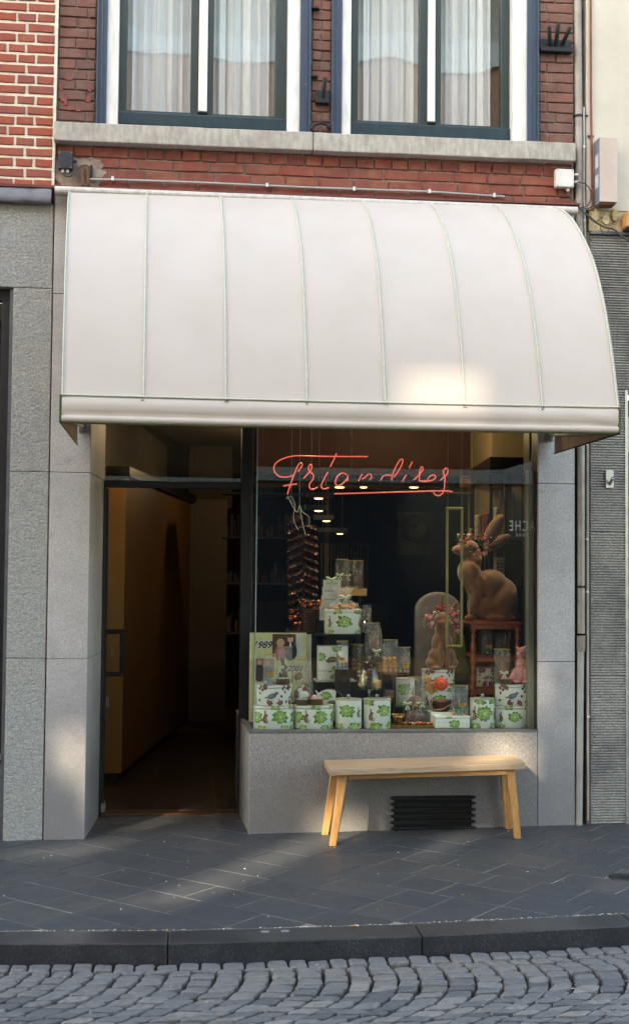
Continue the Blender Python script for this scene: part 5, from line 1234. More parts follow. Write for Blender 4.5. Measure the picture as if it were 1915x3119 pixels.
lp = [[(878,1510),(872,1520),(885,1512),(893,1522),(898,1545),(893,1575),(900,1600),(908,1612)], [(915,1545),(918,1580),(925,1610),(931,1634)], [(876,1510),(890,1540),(905,1560),(912,1540),(922,1560),(941,1575),(941,1600)], [(1062,1280),(1070,1330),(1072,1400),(1100,1435),(1130,1445)]]
for l in lp: mb = MB(); mb.tube(smooth([S(u, v, NY-.02) for u, v in l]), .0022 if l[0][0] < 1000 else .001, 6); mb.build('loose_wire', M['whitebox'] if l[0][0] < 1000 else M['cable'], sg)
# reflection of a sign across the street, modelled as letters on the glass
gl = thing('sign_reflection', S(1600, 1645, .068), 'pale mirrored letters ACHE, a painted sign reflection on the right edge of the shop glass', 'lettering')
M['pale_letters'] = pbr('pale_painted_reflection', srgb(150, 158, 160), .5, bump=0)
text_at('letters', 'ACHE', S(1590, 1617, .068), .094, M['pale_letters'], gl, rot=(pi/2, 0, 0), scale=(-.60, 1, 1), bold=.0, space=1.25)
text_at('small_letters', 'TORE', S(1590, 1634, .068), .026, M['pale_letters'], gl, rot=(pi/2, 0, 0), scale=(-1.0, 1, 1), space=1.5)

# ================================================================ GLASS DOOR
gd = thing('glass_door', (0, .69, IZ), 'frameless glass shop door standing open at left with a black rectangular pull handle', 'door')
HX, HY, EX, EY = PLB+.012, .735, U(251, 1570, 1.56).x, 1.56      # hinge side and free edge of the leaf, swung open into the shop
mb = MB(); mb.prism([(HX, HY, IZ+.004), (HX+.010, HY, IZ+.004), (EX+.010, EY, IZ+.004), (EX, EY, IZ+.004)], (0, 0, zh0-IZ-.01)); mb.build('pane', M['glass'], gd)
mb = MB(); mb.box(EX-.004, EX+.014, EY+.001, EY+.018, IZ+.004, zh0-.006); mb.build('edge_seal', M['black'], gd)
mb = MB(); mb.box(HX-.004, HX+.014, HY-.018, HY-.001, IZ+.004, zh0-.006); mb.build('hinge_profile', M['charcoal'], gd)
hy = 1.46; hp = lambda u, v: S(u, v, hy)
a, b = hp(301, 2061), hp(378, 1917); ia, ib = hp(313, 2047), hp(365, 1932)
mb = MB()
for q in ((a.x, b.x, ib.z, b.z), (a.x, b.x, a.z, ia.z), (a.x, ia.x, ia.z+.0005, ib.z-.0005), (ib.x, b.x, ia.z+.0005, ib.z-.0005)): mb.box(q[0], q[1], hy-.012, hy+.012, q[2], q[3])
hd = mb.build('pull_handle', M['black'], gd, bevel=.003)
mb = MB()
for z in (a.z+.012, b.z-.03): mb.ball((b.x-.010, hy-.013, z), (.0035, .001, .0035), 8)
mb.build('screw', M['steel'], hd)
mb = MB(); c0, c1 = hp(323, 2154), hp(335, 2122)
for x in (c0.x, c0.x+.013): mb.box(x, x+.008, hy-.02, hy+.02, c0.z, c1.z)
mb.build('lock', M['steel'], gd)
mb = MB(); c0, c1 = hp(338, 2003), hp(349, 1974)
for x in (c0.x, c0.x+.012): mb.box(x, x+.004, hy+.03, hy+.04, c0.z, c1.z)
mb.build('inner_latch', M['steel'], gd)
mb = MB(); mb.box(HX-.006, HX+.022, HY-.022, HY+.10, IZ+.003, IZ+.06); mb.build('floor_hinge', M['steel'], gd)
# rolled posters / display seen in the strip beside the door
# ================================================================ DISPLAY ITEMS
C = lambda name, r, g_, b, rough=.5, **k: M.setdefault(name, pbr(name, srgb(r, g_, b), rough, bump=0, **k))
C('enamel', 236, 238, 232, .25, var=.05); C('cab_d', 84, 126, 56, .4); C('cab_m', 122, 164, 78, .4); C('cab_l', 176, 204, 130, .4); C('cab_v', 210, 226, 172, .4)
C('p_brown', 118, 92, 72, .4); C('p_brown2', 154, 126, 104, .4); C('p_grey', 96, 100, 108, .4); C('p_grey2', 132, 136, 142, .4); C('p_maroon', 132, 60, 66, .4); C('p_plum', 70, 62, 76, .4)
C('knob', 128, 140, 150, .15); C('gold', 196, 160, 92, .35, metal=.6); C('lab_gold', 196, 140, 52, .5); C('choc', 66, 36, 26, .35); C('choc_m', 124, 74, 50, .35)
C('orange_c', 232, 150, 60, .4); C('cookie', 190, 142, 90, .7); C('bow_green', 190, 208, 178, .5); C('bow_white', 214, 222, 208, .5); C('porcelain', 206, 204, 198, .4)
C('tin_gold', 112, 92, 66, .3, metal=.5); C('tin_blue', 150, 166, 180, .3); C('tin_pink', 196, 116, 120, .3); C('lime', 212, 210, 158, .6); C('paperw', 214, 212, 206, .6); C('inkb', 36, 36, 38, .6)
EGG = [C('egg_teal', 60, 150, 128, .22, metal=.15), C('egg_copper', 204, 116, 70, .22, metal=.15), C('egg_silver', 176, 196, 206, .22, metal=.15), C('egg_blue', 84, 110, 170, .22, metal=.15), C('egg_green', 96, 158, 70, .22, metal=.15), C('egg_pink', 210, 150, 160, .22, metal=.15), C('egg_gold', 220, 176, 70, .22, metal=.15)]
PRT = [M[k] for k in ('cab_d', 'cab_m', 'cab_l', 'cab_v', 'p_brown', 'p_brown2', 'p_grey', 'p_grey2', 'p_maroon', 'p_plum')]
class Print:
    """flat printed motifs laid on a tin: mp(u, v, lift) -> point on the tin's skin"""
    def __init__(s, mp, seed=1): s.mp = mp; s.mb = MB(); s.r = random.Random(seed)
    def blob(s, u, v, a, b, rot, m, lift, n=9, wob=.12):
        P = []; c, sn = cos(rot), sin(rot)
        for k in range(n):
            t = 2*pi*k/n; x = cos(t)*a*s.r.uniform(1-wob, 1+wob); y = sin(t)*b*s.r.uniform(1-wob, 1+wob); P.append(s.mp(u+x*c-y*sn, v+x*sn+y*c, lift))
        c0 = s.mp(u, v, lift+.0001); s.mb.add(P+[c0], [(k, (k+1) % n, n) for k in range(n)], m)
    def leaf(s, u, v, L, W, rot, m, lift):
        c, sn = cos(rot), sin(rot); pts = [(0, -.1), (.25, -.42), (.6, -.5), (.85, -.28), (1, .02), (.82, .3), (.6, .5), (.3, .4), (0, .1)]
        P = [s.mp(u+x*L*c-y*W*sn*s.r.uniform(.85, 1.15), v+x*L*sn+y*W*c*s.r.uniform(.85, 1.15), lift) for x, y in pts]
        c0 = s.mp(u+.5*L*c, v+.5*L*sn, lift+.0001); n = len(P); s.mb.add(P+[c0], [(k, (k+1) % n, n) for k in range(n)], m)
        if L > .012: # pale vein
            q = [(0.05, -.04), (.85, -.01), (.85, .03), (.05, .05)]; s.mb.add([s.mp(u+x*L*c-y*W*sn, v+x*L*sn+y*W*c, lift+.0003) for x, y in q], [(0,1,2,3)], min(m+1, 3))
    def cabbage(s, u, v, R_, lo=-99, hi=99):
        k0 = s.r.uniform(0, 6)
        for ring, (n, L, W, m) in enumerate(((9, 1.0, .55, 0), (8, .86, .55, 1), (7, .66, .5, 2), (6, .5, .42, 1), (5, .34, .3, 2))):
            for k in range(n):
                a = k0+ring*.4+2*pi*k/n+s.r.uniform(-.15, .15); LL = R_*L*s.r.uniform(.85, 1.12)*(1.15 if abs(cos(a)) > .7 else .9)
                if not lo <= v+sin(a)*LL <= hi: LL *= .55
                if lo <= v+sin(a)*LL <= hi: s.leaf(u, v, LL, R_*W, a, m, .0006+.0002*ring)
        s.blob(u, v, R_*.26, R_*.24, 0, 2, .0018); s.blob(u+R_*.02, v-.02*R_, R_*.13, R_*.12, 0, 3, .0021)
        s.blob(u-R_*.12, v+R_*.02, R_*.03, R_*.18, .3, 3, .0022, 6); s.blob(u+R_*.14, v, R_*.03, R_*.16, -.3, 0, .0022, 6)
    def rabbit(s, u, v, h, d=1):
        """sitting hare facing +u"""
        s.blob(u, v-h*.14, h*.2, h*.3, 0, 4, .0012, 10, .06); s.blob(u+d*h*.07, v-h*.1, h*.12, h*.2, 0, 5, .0014, 8, .06)
        s.blob(u+d*h*.09, v+h*.19, h*.17, h*.12, -.3*d, 4, .0015, 9, .05); s.blob(u+d*h*.0, v+h*.42, h*.05, h*.2, .1*d, 4, .0013, 7); s.blob(u+d*h*.05, v+h*.38, h*.035, h*.15, -.25*d, 5, .0015, 7)
        s.blob(u+d*h*.24, v-h*.28, h*.14, h*.04, .1*d, 4, .0013, 7); s.blob(u+d*h*.18, v-h*.42, h*.16, h*.045, 0, 4, .0013, 7)
        s.blob(u+d*h*.12, v+h*.21, h*.022, h*.02, 0, 9, .0018, 5)
    def hare_run(s, u, v, L):
        s.blob(u, v, L*.34, L*.17, .05, 4, .0012, 10); s.blob(u+L*.36, v+L*.12, L*.13, L*.10, .3, 4, .0014, 8); s.blob(u+L*.30, v+L*.27, L*.04, L*.13, .2, 5, .0013, 7)
        s.blob(u-L*.3, v-L*.12, L*.16, L*.06, -.6, 4, .0013, 7); s.blob(u+L*.3, v-L*.12, L*.15, L*.05, -.5, 4, .0013, 7); s.blob(u, v+.02*L, L*.2, L*.08, 0, 5, .0015, 8)
    def bird(s, u, v, L, d=1):
        s.blob(u, v, L*.30, L*.165, .32*d, 6, .0012, 11, .04); s.blob(u-d*L*.05, v+.015*L, L*.2, L*.08, .25*d, 7, .0014, 9, .04)
        s.blob(u+d*L*.27, v+L*.17, L*.115, L*.10, .3*d, 6, .0013, 9, .04); s.leaf(u-d*L*.18, v-L*.04, L*.34, L*.09, pi+.25*d if d > 0 else -.25, 6, .0011)
        s.blob(u+d*L*.39, v+L*.2, L*.05, L*.018, .3*d, 9, .0013, 5)
        for k in (0, 1): s.blob(u+d*L*(.02+.08*k), v-L*.22, L*.010, L*.10, .15, 4, .0012, 5)
    def maple(s, u, v, R_, m=8):
        k0 = s.r.uniform(0, 6)
        s.blob(u, v, R_*.75, R_*.5, k0, m, .0006, 11, .28); s.blob(u+R_*.5*cos(k0), v+R_*.3*sin(k0), R_*.6, R_*.38, k0+1, m, .0008, 9, .3)
        for k in range(3): s.leaf(u, v, R_*1.05, R_*.4, k0+k*1.3, m, .0010+.0001*k)
    def specks(s, w, lo, hi, n):
        for k in range(n): s.blob(s.r.uniform(-w, w), s.r.uniform(lo, hi), .0026, .0016, s.r.uniform(0, 3), s.r.choice([4, 6, 0, 9]), .0005, 5, .3)
def deco(P, w, h, kind, ph=0.0):
    """w: half extent of skin to cover, h: height"""
    if kind == 'cab_oval':       # rabbit left, cabbage right, sprigs on top and bottom
        P.cabbage(.30*w+ph, .52*h, .34*h, .04*h, .93*h); P.rabbit(-.46*w+ph, .5*h, .52*h); P.cabbage(-.92*w, .5*h, .3*h, .1*h, .9*h); P.cabbage(1.25*w, .5*h, .3*h, .1*h, .9*h)
        for u in (-.62*w, .5*w, 1.1*w): P.cabbage(u, .03*h, .20*h, .01*h, .2*h)
        P.cabbage(.05*w, .95*h, .2*h, .80*h, .965*h); P.cabbage(.95*w, .95*h, .18*h, .82*h, .965*h)
    elif kind == 'cab_front':
        P.cabbage(ph, .5*h, .30*h, .04*h, .93*h); P.rabbit(-.80*w, .48*h, .46*h, -1); P.rabbit(.95*w, .45*h, .42*h, 1)
        for u in (-.75*w, .8*w): P.cabbage(u, .05*h, .18*h, .01*h, .2*h)
        for u in (-.35*w, .75*w): P.cabbage(u, .94*h, .2*h, .80*h, .965*h)
    elif kind == 'cab_tall':
        P.cabbage(-.25*w+ph, .62*h, .26*h, .2*h, .96*h); P.rabbit(.68*w+ph, .55*h, .36*h, 1); P.cabbage(.35*w, .04*h, .24*h, .01*h, .26*h); P.cabbage(-.8*w, .08*h, .16*h, .01*h, .2*h)
    elif kind == 'cab_tall2':
        P.cabbage(.42*w+ph, .62*h, .25*h, .2*h, .96*h); P.rabbit(-.58*w+ph, .46*h, .40*h, 1); P.cabbage(-.15*w, .04*h, .24*h, .01*h, .25*h); P.cabbage(-.75*w, .92*h, .2*h, .75*h, .99*h); P.cabbage(.95*w, .08*h, .2*h, .01*h, .25*h)
    elif kind == 'bird':
        P.bird(-.14*w+ph, .46*h, .86*min(w, h*1.1)); P.bird(1.25*w, .46*h, .8*h)
        for u in (-.5*w, .85*w): P.maple(u, .88*h, .20*h)
        for u in (-.3*w, .28*w, .98*w): P.maple(u, .13*h, .2*h)
        for (u, v) in ((-.85, .6), (-.7, .75), (-.88, .82), (.45, .8), (.6, .66), (.72, .84), (.38, .45), (.68, .18), (-.9, .25), (.52, .92), (-.78, .93)): P.blob(u*w, v*h, .082*h, .062*h, P.r.uniform(0, 3), 9, .0009, 8); 
        for (u, v) in ((.45, .8), (.6, .66), (-.85, .6)): P.blob(u*w, v*h, .03*h, .026*h, 0, 6, .0012, 6)
def px_box(uL, uR, vT, vB, Y):
    a = S(uL, vB, Y); b = S(uR, vT, Y); return (a.x+b.x)/2, a.z, b.x-a.x, b.z-a.z
FLOOR = ZP+.0095
def round_tin(uL, uR, vT, vB, Y, kind, lab, base=None, oval=.62, knob=False, seed=1, cat='tin', name='round_tin', lidh=.022, group=None, ph=0.0):
    cx, z0, w, h = px_box(uL, uR, vT, vB, Y); z0 = FLOOR if base is None else base; r = w/2; ry = r*oval
    t = thing(name, (cx, Y+ry*.0, z0), lab, cat, group); cyy = Y+.0
    mb = MB(); mb.lathe([(r*.96, 0), (r, .003), (r, h-lidh)], (cx, cyy, z0), 32, 0, 1, oval); mb.build('tin_body', M['enamel'], t)
    mb = MB(); mb.lathe([(r*1.0, h-lidh+.0006), (r*1.022, h-lidh+.0006), (r*1.022, h-.003), (r*1.0, h), (r*.93, h+.001), (r*.9, h-.002)], (cx, cyy, z0), 32, 0, 1, oval)
    ld = mb.build('lid', M['enamel'], t)
    mb = MB(); mb.lathe([(r*1.026, h-.004), (r*1.028, h-.002), (r*1.01, h-.0002)], (cx, cyy, z0), 32, 0, 1, oval); mb.build('lid_rim', M['postgrey'], ld)
    if knob: mb = MB(); mb.lathe([(.005, h), (.004, h+.005), (.011, h+.012), (.013, h+.018), (.011, h+.024), (.004, h+.028)], (cx, cyy, z0), 14); mb.build('knob', M['knob'], t)
    def mp(u, v, lift):   # u measured along the arc from the front
        rr_ = r+(.024*r if v > h-lidh else 0); a = -pi/2 + max(-1.5, min(1.5, u/r)); nx, ny = cos(a), sin(a)
        return Vector((cx+nx*(rr_+lift), cyy+ny*(rr_*oval+lift), z0+v))
    P = Print(mp, seed); deco(P, r*1.05, h, kind, ph); P.specks(r*1.4, .08*h, .75*h, 16); P.mb.build('printed_pattern', PRT, t)
    return t, cx, z0+h, r
def rect_tin(uL, uR, vT, vB, Y, d, lab, base=None, seed=1, kind='low', name='square_tin', lidh=.018, depth=.1):
    cx, z0, w, h = px_box(uL, uR, vT, vB, Y); z0 = z0 if base is None else base
    t = thing(name, (cx, Y, z0), lab, 'tin'); mb = MB(); mb.box(cx-w/2, cx+w/2, Y, Y+depth, z0, z0+h-lidh); mb.build('tin_body', M['enamel'], t, bevel=.006)
    mb = MB(); mb.box(cx-w/2-.002, cx+w/2+.002, Y-.002, Y+depth+.002, z0+h-lidh+.0005, z0+h); mb.build('lid', M['enamel'], t, bevel=.004)
    mp = lambda u, v, lift: Vector((max(cx-w/2+.003, min(cx+w/2-.003, cx+u)), Y-.0022-lift, z0+max(.002, min(h-.002, v))))
    P = Print(mp, seed)
    if kind == 'low': P.cabbage(.05*w, .36*h, .42*h, .02*h, .8*h); P.cabbage(-.1*w, .9*h, .2*h, .8*h, .98*h); P.specks(w*.45, .15*h, .8*h, 12)
    elif kind == 'hare': P.hare_run(-.03*w, .45*h, .56*w); P.cabbage(-.42*w, .55*h, .2*h, 0, h); P.cabbage(.1*w, .93*h, .2*h, .7*h, h); P.cabbage(.1*w, .03*h, .2*h, 0, .3*h); P.specks(w*.45, .1*h, .9*h, 14)
    P.mb.build('printed_pattern', PRT, t); return t, cx, z0+h, w
# --- front row, left to right
T1, cx, zt1_, r1 = round_tin(771, 894, 2155, 2227, .17, 'cab_oval', 'oval cabbage tin at the left end of the front row, under a bird tin', seed=3)
T2, cx2, zt2_, r2 = round_tin(779, 888, 2091, 2153, .17, 'bird', 'oval bird tin stacked at the left end of the window', base=zt1_+.001, seed=4)
T3, cx3, zt3_, r3 = round_tin(896, 1015, 2155, 2227, .17, 'cab_oval', 'oval cabbage and hare tin with two little sweet tins on its lid', seed=5)
T4, cx4, zt4_, r4 = round_tin(1020, 1101, 2137, 2226, .17, 'cab_tall', 'tall cabbage tin with glass knob, left one of the two side by side', knob=True, seed=6, oval=.9, name='tall_tin', lidh=.008)
T5, cx5, zt5_, r5 = round_tin(1106, 1189, 2137, 2226, .17, 'cab_tall2', 'tall round cabbage tin with glass knob, just left of the gold tray', knob=True, seed=7, oval=.9, name='tall_tin', lidh=.008)
T6, cx6, zt6_, w6 = rect_tin(1325, 1431, 2188, 2226, .12, 0, 'low rectangular cabbage tin right of the gold tray', base=FLOOR, seed=8, name='low_tin')
T7, cx7, zt7_, r7 = round_tin(1431, 1506, 2137, 2226, .17, 'cab_front', 'tall round cabbage tin with glass knob right of the low rectangular tin', knob=True, seed=9, oval=.9, name='tall_tin', lidh=.008)
T8, cx8, zt8_, r8 = round_tin(1507, 1612, 2158, 2225, .19, 'cab_front', 'oval cabbage tin at the right end of the front row, under a bird tin', seed=10)
T9, cx9, zt9_, r9 = round_tin(1507, 1612, 2094, 2158, .19, 'bird', 'oval bird tin at the right end, carrying the pink cat', base=zt8_+.001, seed=11)
# --- second rows
T10, cxa, zta, ra = round_tin(1284, 1383, 2084, 2160, .46, 'cab_front', 'large cabbage tin half hidden behind the orange rose, under a bird tin', base=px_box(1284,1383,2084,2170,.46)[1], seed=12)
T11, cxb, ztb, rb_ = round_tin(1284, 1383, 2024, 2080, .46, 'bird', 'bird tin carrying the smaller brown rabbit', base=zta+.001, seed=13)
T12, cxc, ztc, rcx = round_tin(1205, 1262, 2066, 2150, .44, 'cab_tall', 'tall cabbage tin in shade behind the bag with the chocolate hare', base=px_box(1205,1262,2066,2150,.44)[1], seed=14, oval=.9, lidh=.01, name='tall_tin')
# stacks stand on small plinth boxes
def riser(x0, x1, y0, y1, z, lab, mat='blackunit'):
    mb = MB(); mb.box(x0, x1, y0, y1, FLOOR, z-.0006); o = mb.build('display_riser', M[mat], bevel=.003); return tag(o, lab, 'display block')
riser(cxa-.13, cxa+.13, .36, .56, px_box(1284,1383,2084,2170,.46)[1], 'black display block under the stack carrying the small rabbit')
riser(cxc-.08, cxc+.075, .36, .54, px_box(1205,1262,2066,2150,.44)[1], 'black display block left of the stack carrying the small rabbit')
# black stand with shelf, centre left
ST = .40
a = S(962, 1931, ST); b = S(1100, 1925, ST); zsh = S(1000, 2072, ST).z
st = thing('display_stand', ((a.x+b.x)/2, ST+.12, FLOOR), 'black open display stand with a pale edged shelf holding square tins', 'display stand')
mb = MB(); mb.box(a.x, b.x, ST-.03, ST+.25, a.z-.012, a.z); mb.build('top_panel', M['blackunit'], st, bevel=.002)
mb = MB(); mb.box(a.x, S(1082, 2000, ST).x, ST-.03, ST+.25, zsh-.010, zsh); mb.build('shelf', pbr('pale_shelf_edge', srgb(190, 192, 176), .5, bump=0), st)
for x in (a.x, b.x-.012): mb = MB(); mb.box(x, x+.012, ST+.2, ST+.25, FLOOR, a.z-.0125); mb.build('leg', M['blackunit'], st)
mb = MB(); mb.box(a.x+.013, b.x-.013, ST+.23, ST+.24, FLOOR, a.z-.0125); mb.build('back_panel', M['blackunit'], st)
mb = MB(); mb.box(a.x, b.x, ST+.02, ST+.22, FLOOR, zsh-.0105); mb.build('base_box', M['blackunit'], st)
rect_tin(969, 1060, 2041, 2070, ST, 0, 'small square cabbage tin on the pale shelf, under the hare tin', base=zsh+.0005, seed=15, lidh=.006)
zz1 = zsh+.0005+px_box(969,1060,2041,2070,ST)[3]
rect_tin(969, 1060, 1965, 2039, ST, 0, 'upright square tin with a running hare on the pale shelf', base=zz1+.001, seed=16, kind='hare', lidh=.006)
T13, cxd, ztd, rd = round_tin(987, 1100, 1851, 1924, ST+.07, 'cab_front', 'cabbage tin wrapped in cellophane with a pale bow on top of the black stand', base=a.z+.0005, seed=17, oval=.8)

# --- cellophane bags
def bow(parent, c, s, mat, rot=0.0):
    mb = MB(); c = Vector(c)
    for d in (-1, 1):
        L = [c, c+Vector((d*s*.5, -.004, s*.36)), c+Vector((d*s*.95, -.002, s*.28)), c+Vector((d*s*.9, -.004, -s*.12)), c+Vector((d*s*.4, -.005, -s*.16)), c]
        for p, q in zip(L, L[1:]): mb.poly([p+Vector((0, -.004, 0)), q+Vector((0, -.004, 0)), q+Vector((0, .008, .004)), p+Vector((0, .008, .004))])
        P = [c+Vector((d*s*.05, -.006, 0)), c+Vector((d*s*.35, -.007, -s*.6)), c+Vector((d*s*.55, -.007, -s*1.15)), c+Vector((d*s*.25, -.007, -s*1.2)), c+Vector((d*s*.02, -.007, -s*.5))]
        mb.poly(P)
        mb.poly([c+Vector((0, -.009, 0)), c+Vector((d*s*.5, -.006, s*.3)), c+Vector((d*s*.88, -.006, s*.2)), c+Vector((d*s*.45, -.006, -s*.12))])
    mb.ball(c+Vector((0, -.008, 0)), s*.16, 8); return mb.build('bow', M[mat], parent)
rB = random.Random(44)
def bag(uL, uR, vT, vB, Y, lab, content='eggs', fill=.3, base=None, label=(.5, .33), bowc=None, clip='gold', choc=None, top=.8, cat='sweet bag', eggs=None, depth=.05, tiltx=0.0, name='cellophane_bag', bags=True):
    cx, z0, w, h = px_box(uL, uR, vT, vB, Y); z0 = z0 if base is None else base
    t = thing(name, (cx, Y, z0), lab, cat); hw = w/2; d = depth/2
    prof_ = [(0, .92, 1.0), (.02, 1.0, 1.0), (.3, 1.0, 1.0), (.55, .95, .7), (.8, (1+top)/2, .3), (.96, top, .05)]
    n = 20; mb = MB(); vs = []
    for f, sx, sd in prof_:
        for k in range(n):
            a_ = 2*pi*k/n; ex = .55; c_, s_ = cos(a_), sin(a_); x = hw*sx*abs(c_)**ex*(1 if c_ > 0 else -1); y = d*sd*abs(s_)**ex*(1 if s_ > 0 else -1)
            wr = rB.uniform(-.0022, .0022)
            vs.append((cx+x+wr+tiltx*f*h, Y+y+wr, z0+.001+f*h))
    m = len(prof_); mb.add(vs, [(i*n+k, i*n+(k+1) % n, (i+1)*n+(k+1) % n, (i+1)*n+k) for i in range(m-1) for k in range(n)], 0, False)
    mb.build('wrapper', M['cello'], t)
    if clip: mb = MB(); mb.bar((cx-hw*top-.002+tiltx*h, Y, z0+h*.975+rB.uniform(-.002, .002)), (cx+hw*top+.002+tiltx*h, Y, z0+h*.975), .009, .007, 0, (0,1,0)); mb.build('clip', M['gold' if clip == 'gold' else 'bow_white'], t)
    if content in ('eggs', 'orange', 'nuts'):
        mats = {'eggs': eggs or EGG, 'orange': [M['orange_c'], C('orange_light', 228, 160, 80, .4)], 'nuts': [M['cookie'], M['choc_m']]}[content]
        rr_ = .0120 if content == 'eggs' else .0150; mb = MB(); z = z0+rr_
        while z < z0+h*fill:
            x = -hw+rr_
            while x < hw-rr_*.6: mb.ball((cx+x+rB.uniform(-.002, .002), Y-d*.35+rB.uniform(-.003, .003), z+rB.uniform(-.003, .003)), (rr_*rB.uniform(.9, 1.1), rr_*.9, rr_*rB.uniform(.8, 1.05)), 7, rB.randrange(len(mats)), 5); x += rr_*2.0
            z += rr_*1.7
        tag(mb.build('sweets', mats, t), kind=None)
    if choc: choc(t, cx, Y, z0, w, h)
    if label: mb = MB(); lx, lz = cx-hw+label[0]*w, z0+label[1]*h; mb.quadbox([(lx-.020, lz-.011), (lx+.020, lz-.011), (lx+.020, lz+.010), (lx-.020, lz+.010)], Y-d-.005, Y-d-.003); lo = mb.build('paper_label', M['lab_gold'], t); mb = MB(); mb.poly([(lx-.011, Y-d-.0056, lz-.003), (lx+.010, Y-d-.0056, lz-.002), (lx+.011, Y-d-.0056, lz+.002), (lx-.009, Y-d-.0056, lz+.003)]); mb.build('label_print', M['choc'], lo)
    if bowc: bow(t, (cx-hw+bowc[0]*w, Y-d-.006, z0+bowc[1]*h), .030, bowc[2])
    return t
def organic(name, parent, blobs, mat, vox=.006, sm=6):
    """one continuous body grown from overlapping ellipsoids: (x,y,z,rx,ry,rz,rot about y)"""
    mb = MB()
    for (x, y, z, rx, ry, rz, rot) in blobs:
        b = MB(); b.ball((0, 0, 0), (rx, ry, rz), 20, 0, 14); c, s = cos(rot), sin(rot); mb.add([(x+p[0]*c+p[2]*s, y+p[1], z-p[0]*s+p[2]*c) for p in b.v], b.f, 0, True)
    o = mb.build(name, mat, parent); r_ = o.modifiers.new('remesh', 'REMESH'); r_.mode = 'VOXEL'; r_.voxel_size = vox; r_.use_smooth_shade = True
    s_ = o.modifiers.new('smooth', 'SMOOTH'); s_.iterations = sm; s_.factor = .6; return o
def choc_hare(s_=1.0, dx=0.0, lean=0.0, mat='choc', z=.1):
    def f(t, cx, Y, z0, w, h):
        k = h*.5*s_; x = cx+dx*w; zb = z0+h*z
        organic('chocolate_hare', t, [(x, Y, zb+k*.30, k*.22, k*.12, k*.32, 0), (x+k*.02, Y, zb+k*.72, k*.15, k*.11, k*.16, .3), (x+k*.12, Y-.003, zb+k*.70, k*.10, k*.07, k*.08, .2), (x-k*.08, Y, zb+k*1.02, k*.05, k*.05, k*.22, -.12), (x-k*.0, Y-.004, zb+k*1.0, k*.05, k*.05, k*.2, .12), (x, Y, zb+k*.06, k*.26, k*.13, k*.08, 0)], M[mat], .004, 4)
    return f
def choc_block(parts):
    def f(t, cx, Y, z0, w, h):
        for nm, u, v, rx, rz, rot, mat in parts:
            organic(nm, t, [(cx+u*w, Y, z0+v*h, rx*w, .016, rz*h, rot)], M[mat], .005, 2)
    return f
# left end
bag(801, 843, 1998, 2091, .17, 'narrow bag of foil eggs standing on the left bird tin', fill=.26, base=zt2_+.001, label=(.5, .34), top=.95)
bag(843, 892, 1978, 2091, .24, 'bag with a dark chocolate hare and mint ribbon behind the left bird tin', content=None, base=zt2_+.001, label=None, choc=choc_hare(1.15, -.1, mat='choc', z=.02), bowc=(.15, .42, 'bow_green'), top=.9)
bag(887, 957, 1984, 2130, .27, 'wide leaning bag with a chocolate bunny above the white bunny figures', content=None, base=zt3_-.02, label=(.62, .46), top=.72, tiltx=-.04,
    choc=choc_block([('chocolate_bunny', -.2, .62, .16, .10, .9, 'choc_m'), ('chocolate_egg', .0, .22, .40, .20, 0, 'choc_m'), ('chocolate_base', -.05, .05, .5, .06, 0, 'choc')]), depth=.07)
def eggs_at(t, pts, Y, r=.009, seed=1, mats=None):
    r_ = random.Random(seed); mb = MB()
    for u, v in pts: c = S(u, v, Y); mb.ball(c, r, 8, r_.randrange(len(mats or EGG)), 6)
    return mb.build('foil_eggs', mats or EGG, t)
bg2 = thing('sweet_pile', S(935, 2082, .23), 'row of three pale teal foil eggs leaning in the wide bag', 'eggs'); eggs_at(bg2, [(926, 2090), (938, 2090), (948, 2090)], .225, .0085, 2, [EGG[0], EGG[2]])
def sweet_tin(u0, u1, vT, vB, Y, top, lab, base=None):
    cx, z0, w, h = px_box(u0, u1, vT, vB, Y); z0 = z0 if base is None else base; r = w/2
    t = thing('sweet_tin', (cx, Y, z0), lab, 'small tin'); mb = MB(); mb.lathe([(r*.97, 0), (r, .001), (r, h-.004)], (cx, Y, z0), 24, 0, 1, .8); mb.build('tin_body', M['tin_gold'], t)
    mb = MB(); mb.lathe([(r*1.02, h-.004), (r*1.02, h-.001), (r*.9, h)], (cx, Y, z0), 24, 0, 1, .8); mb.build('lid', M[top], t); return z0+h, cx
sweet_tin(842, 883, 2072, 2092, .15, 'tin_blue', 'small flat sweet tin with blue lid on the left bird tin', zt2_+.001)
zs1, cs1 = sweet_tin(902, 940, 2135, 2154, .14, 'tin_blue', 'small sweet tin with blue lid under the white bunny, on the oval cabbage tin', zt3_+.001)
zs2, cs2 = sweet_tin(940, 984, 2134, 2154, .14, 'tin_pink', 'small sweet tin with pink lid on the oval cabbage tin', zt3_+.001)
sweet_tin(1524, 1560, 2074, 2092, .155, 'tin_pink', 'small sweet tin with pale pink lid beside the pink cat', zt9_+.001)
def bunny(u, vB, h, Y, flip, lab, base):
    c = S(u, vB, Y); x, z = c.x, base; t = thing('bunny_figure', (x, Y, z), lab, 'bunny figure'); k = h; d = flip
    organic('figure', t, [(x+d*k*.14, Y, z+k*.27, k*.30, k*.2, k*.26, 0), (x-d*k*.12, Y, z+k*.3, k*.18, k*.15, k*.26, 0), (x-d*k*.2, Y, z+k*.60, k*.17, k*.13, k*.14, 0), (x-d*k*.3, Y, z+k*.57, k*.09, k*.08, k*.08, 0), (x-d*k*.02, Y-.004, z+k*.84, k*.07, k*.05, k*.2, d*.7), (x-d*k*.12, Y, z+k*.06, k*.2, k*.15, k*.06, 0), (x+d*k*.4, Y, z+k*.2, k*.08, k*.08, k*.08, 0)], M['porcelain'], .0028, 3)
bunny(922, 2134, .088, .14, 1, 'white bunny figure on the blue lidded sweet tin', zs1+.0005)
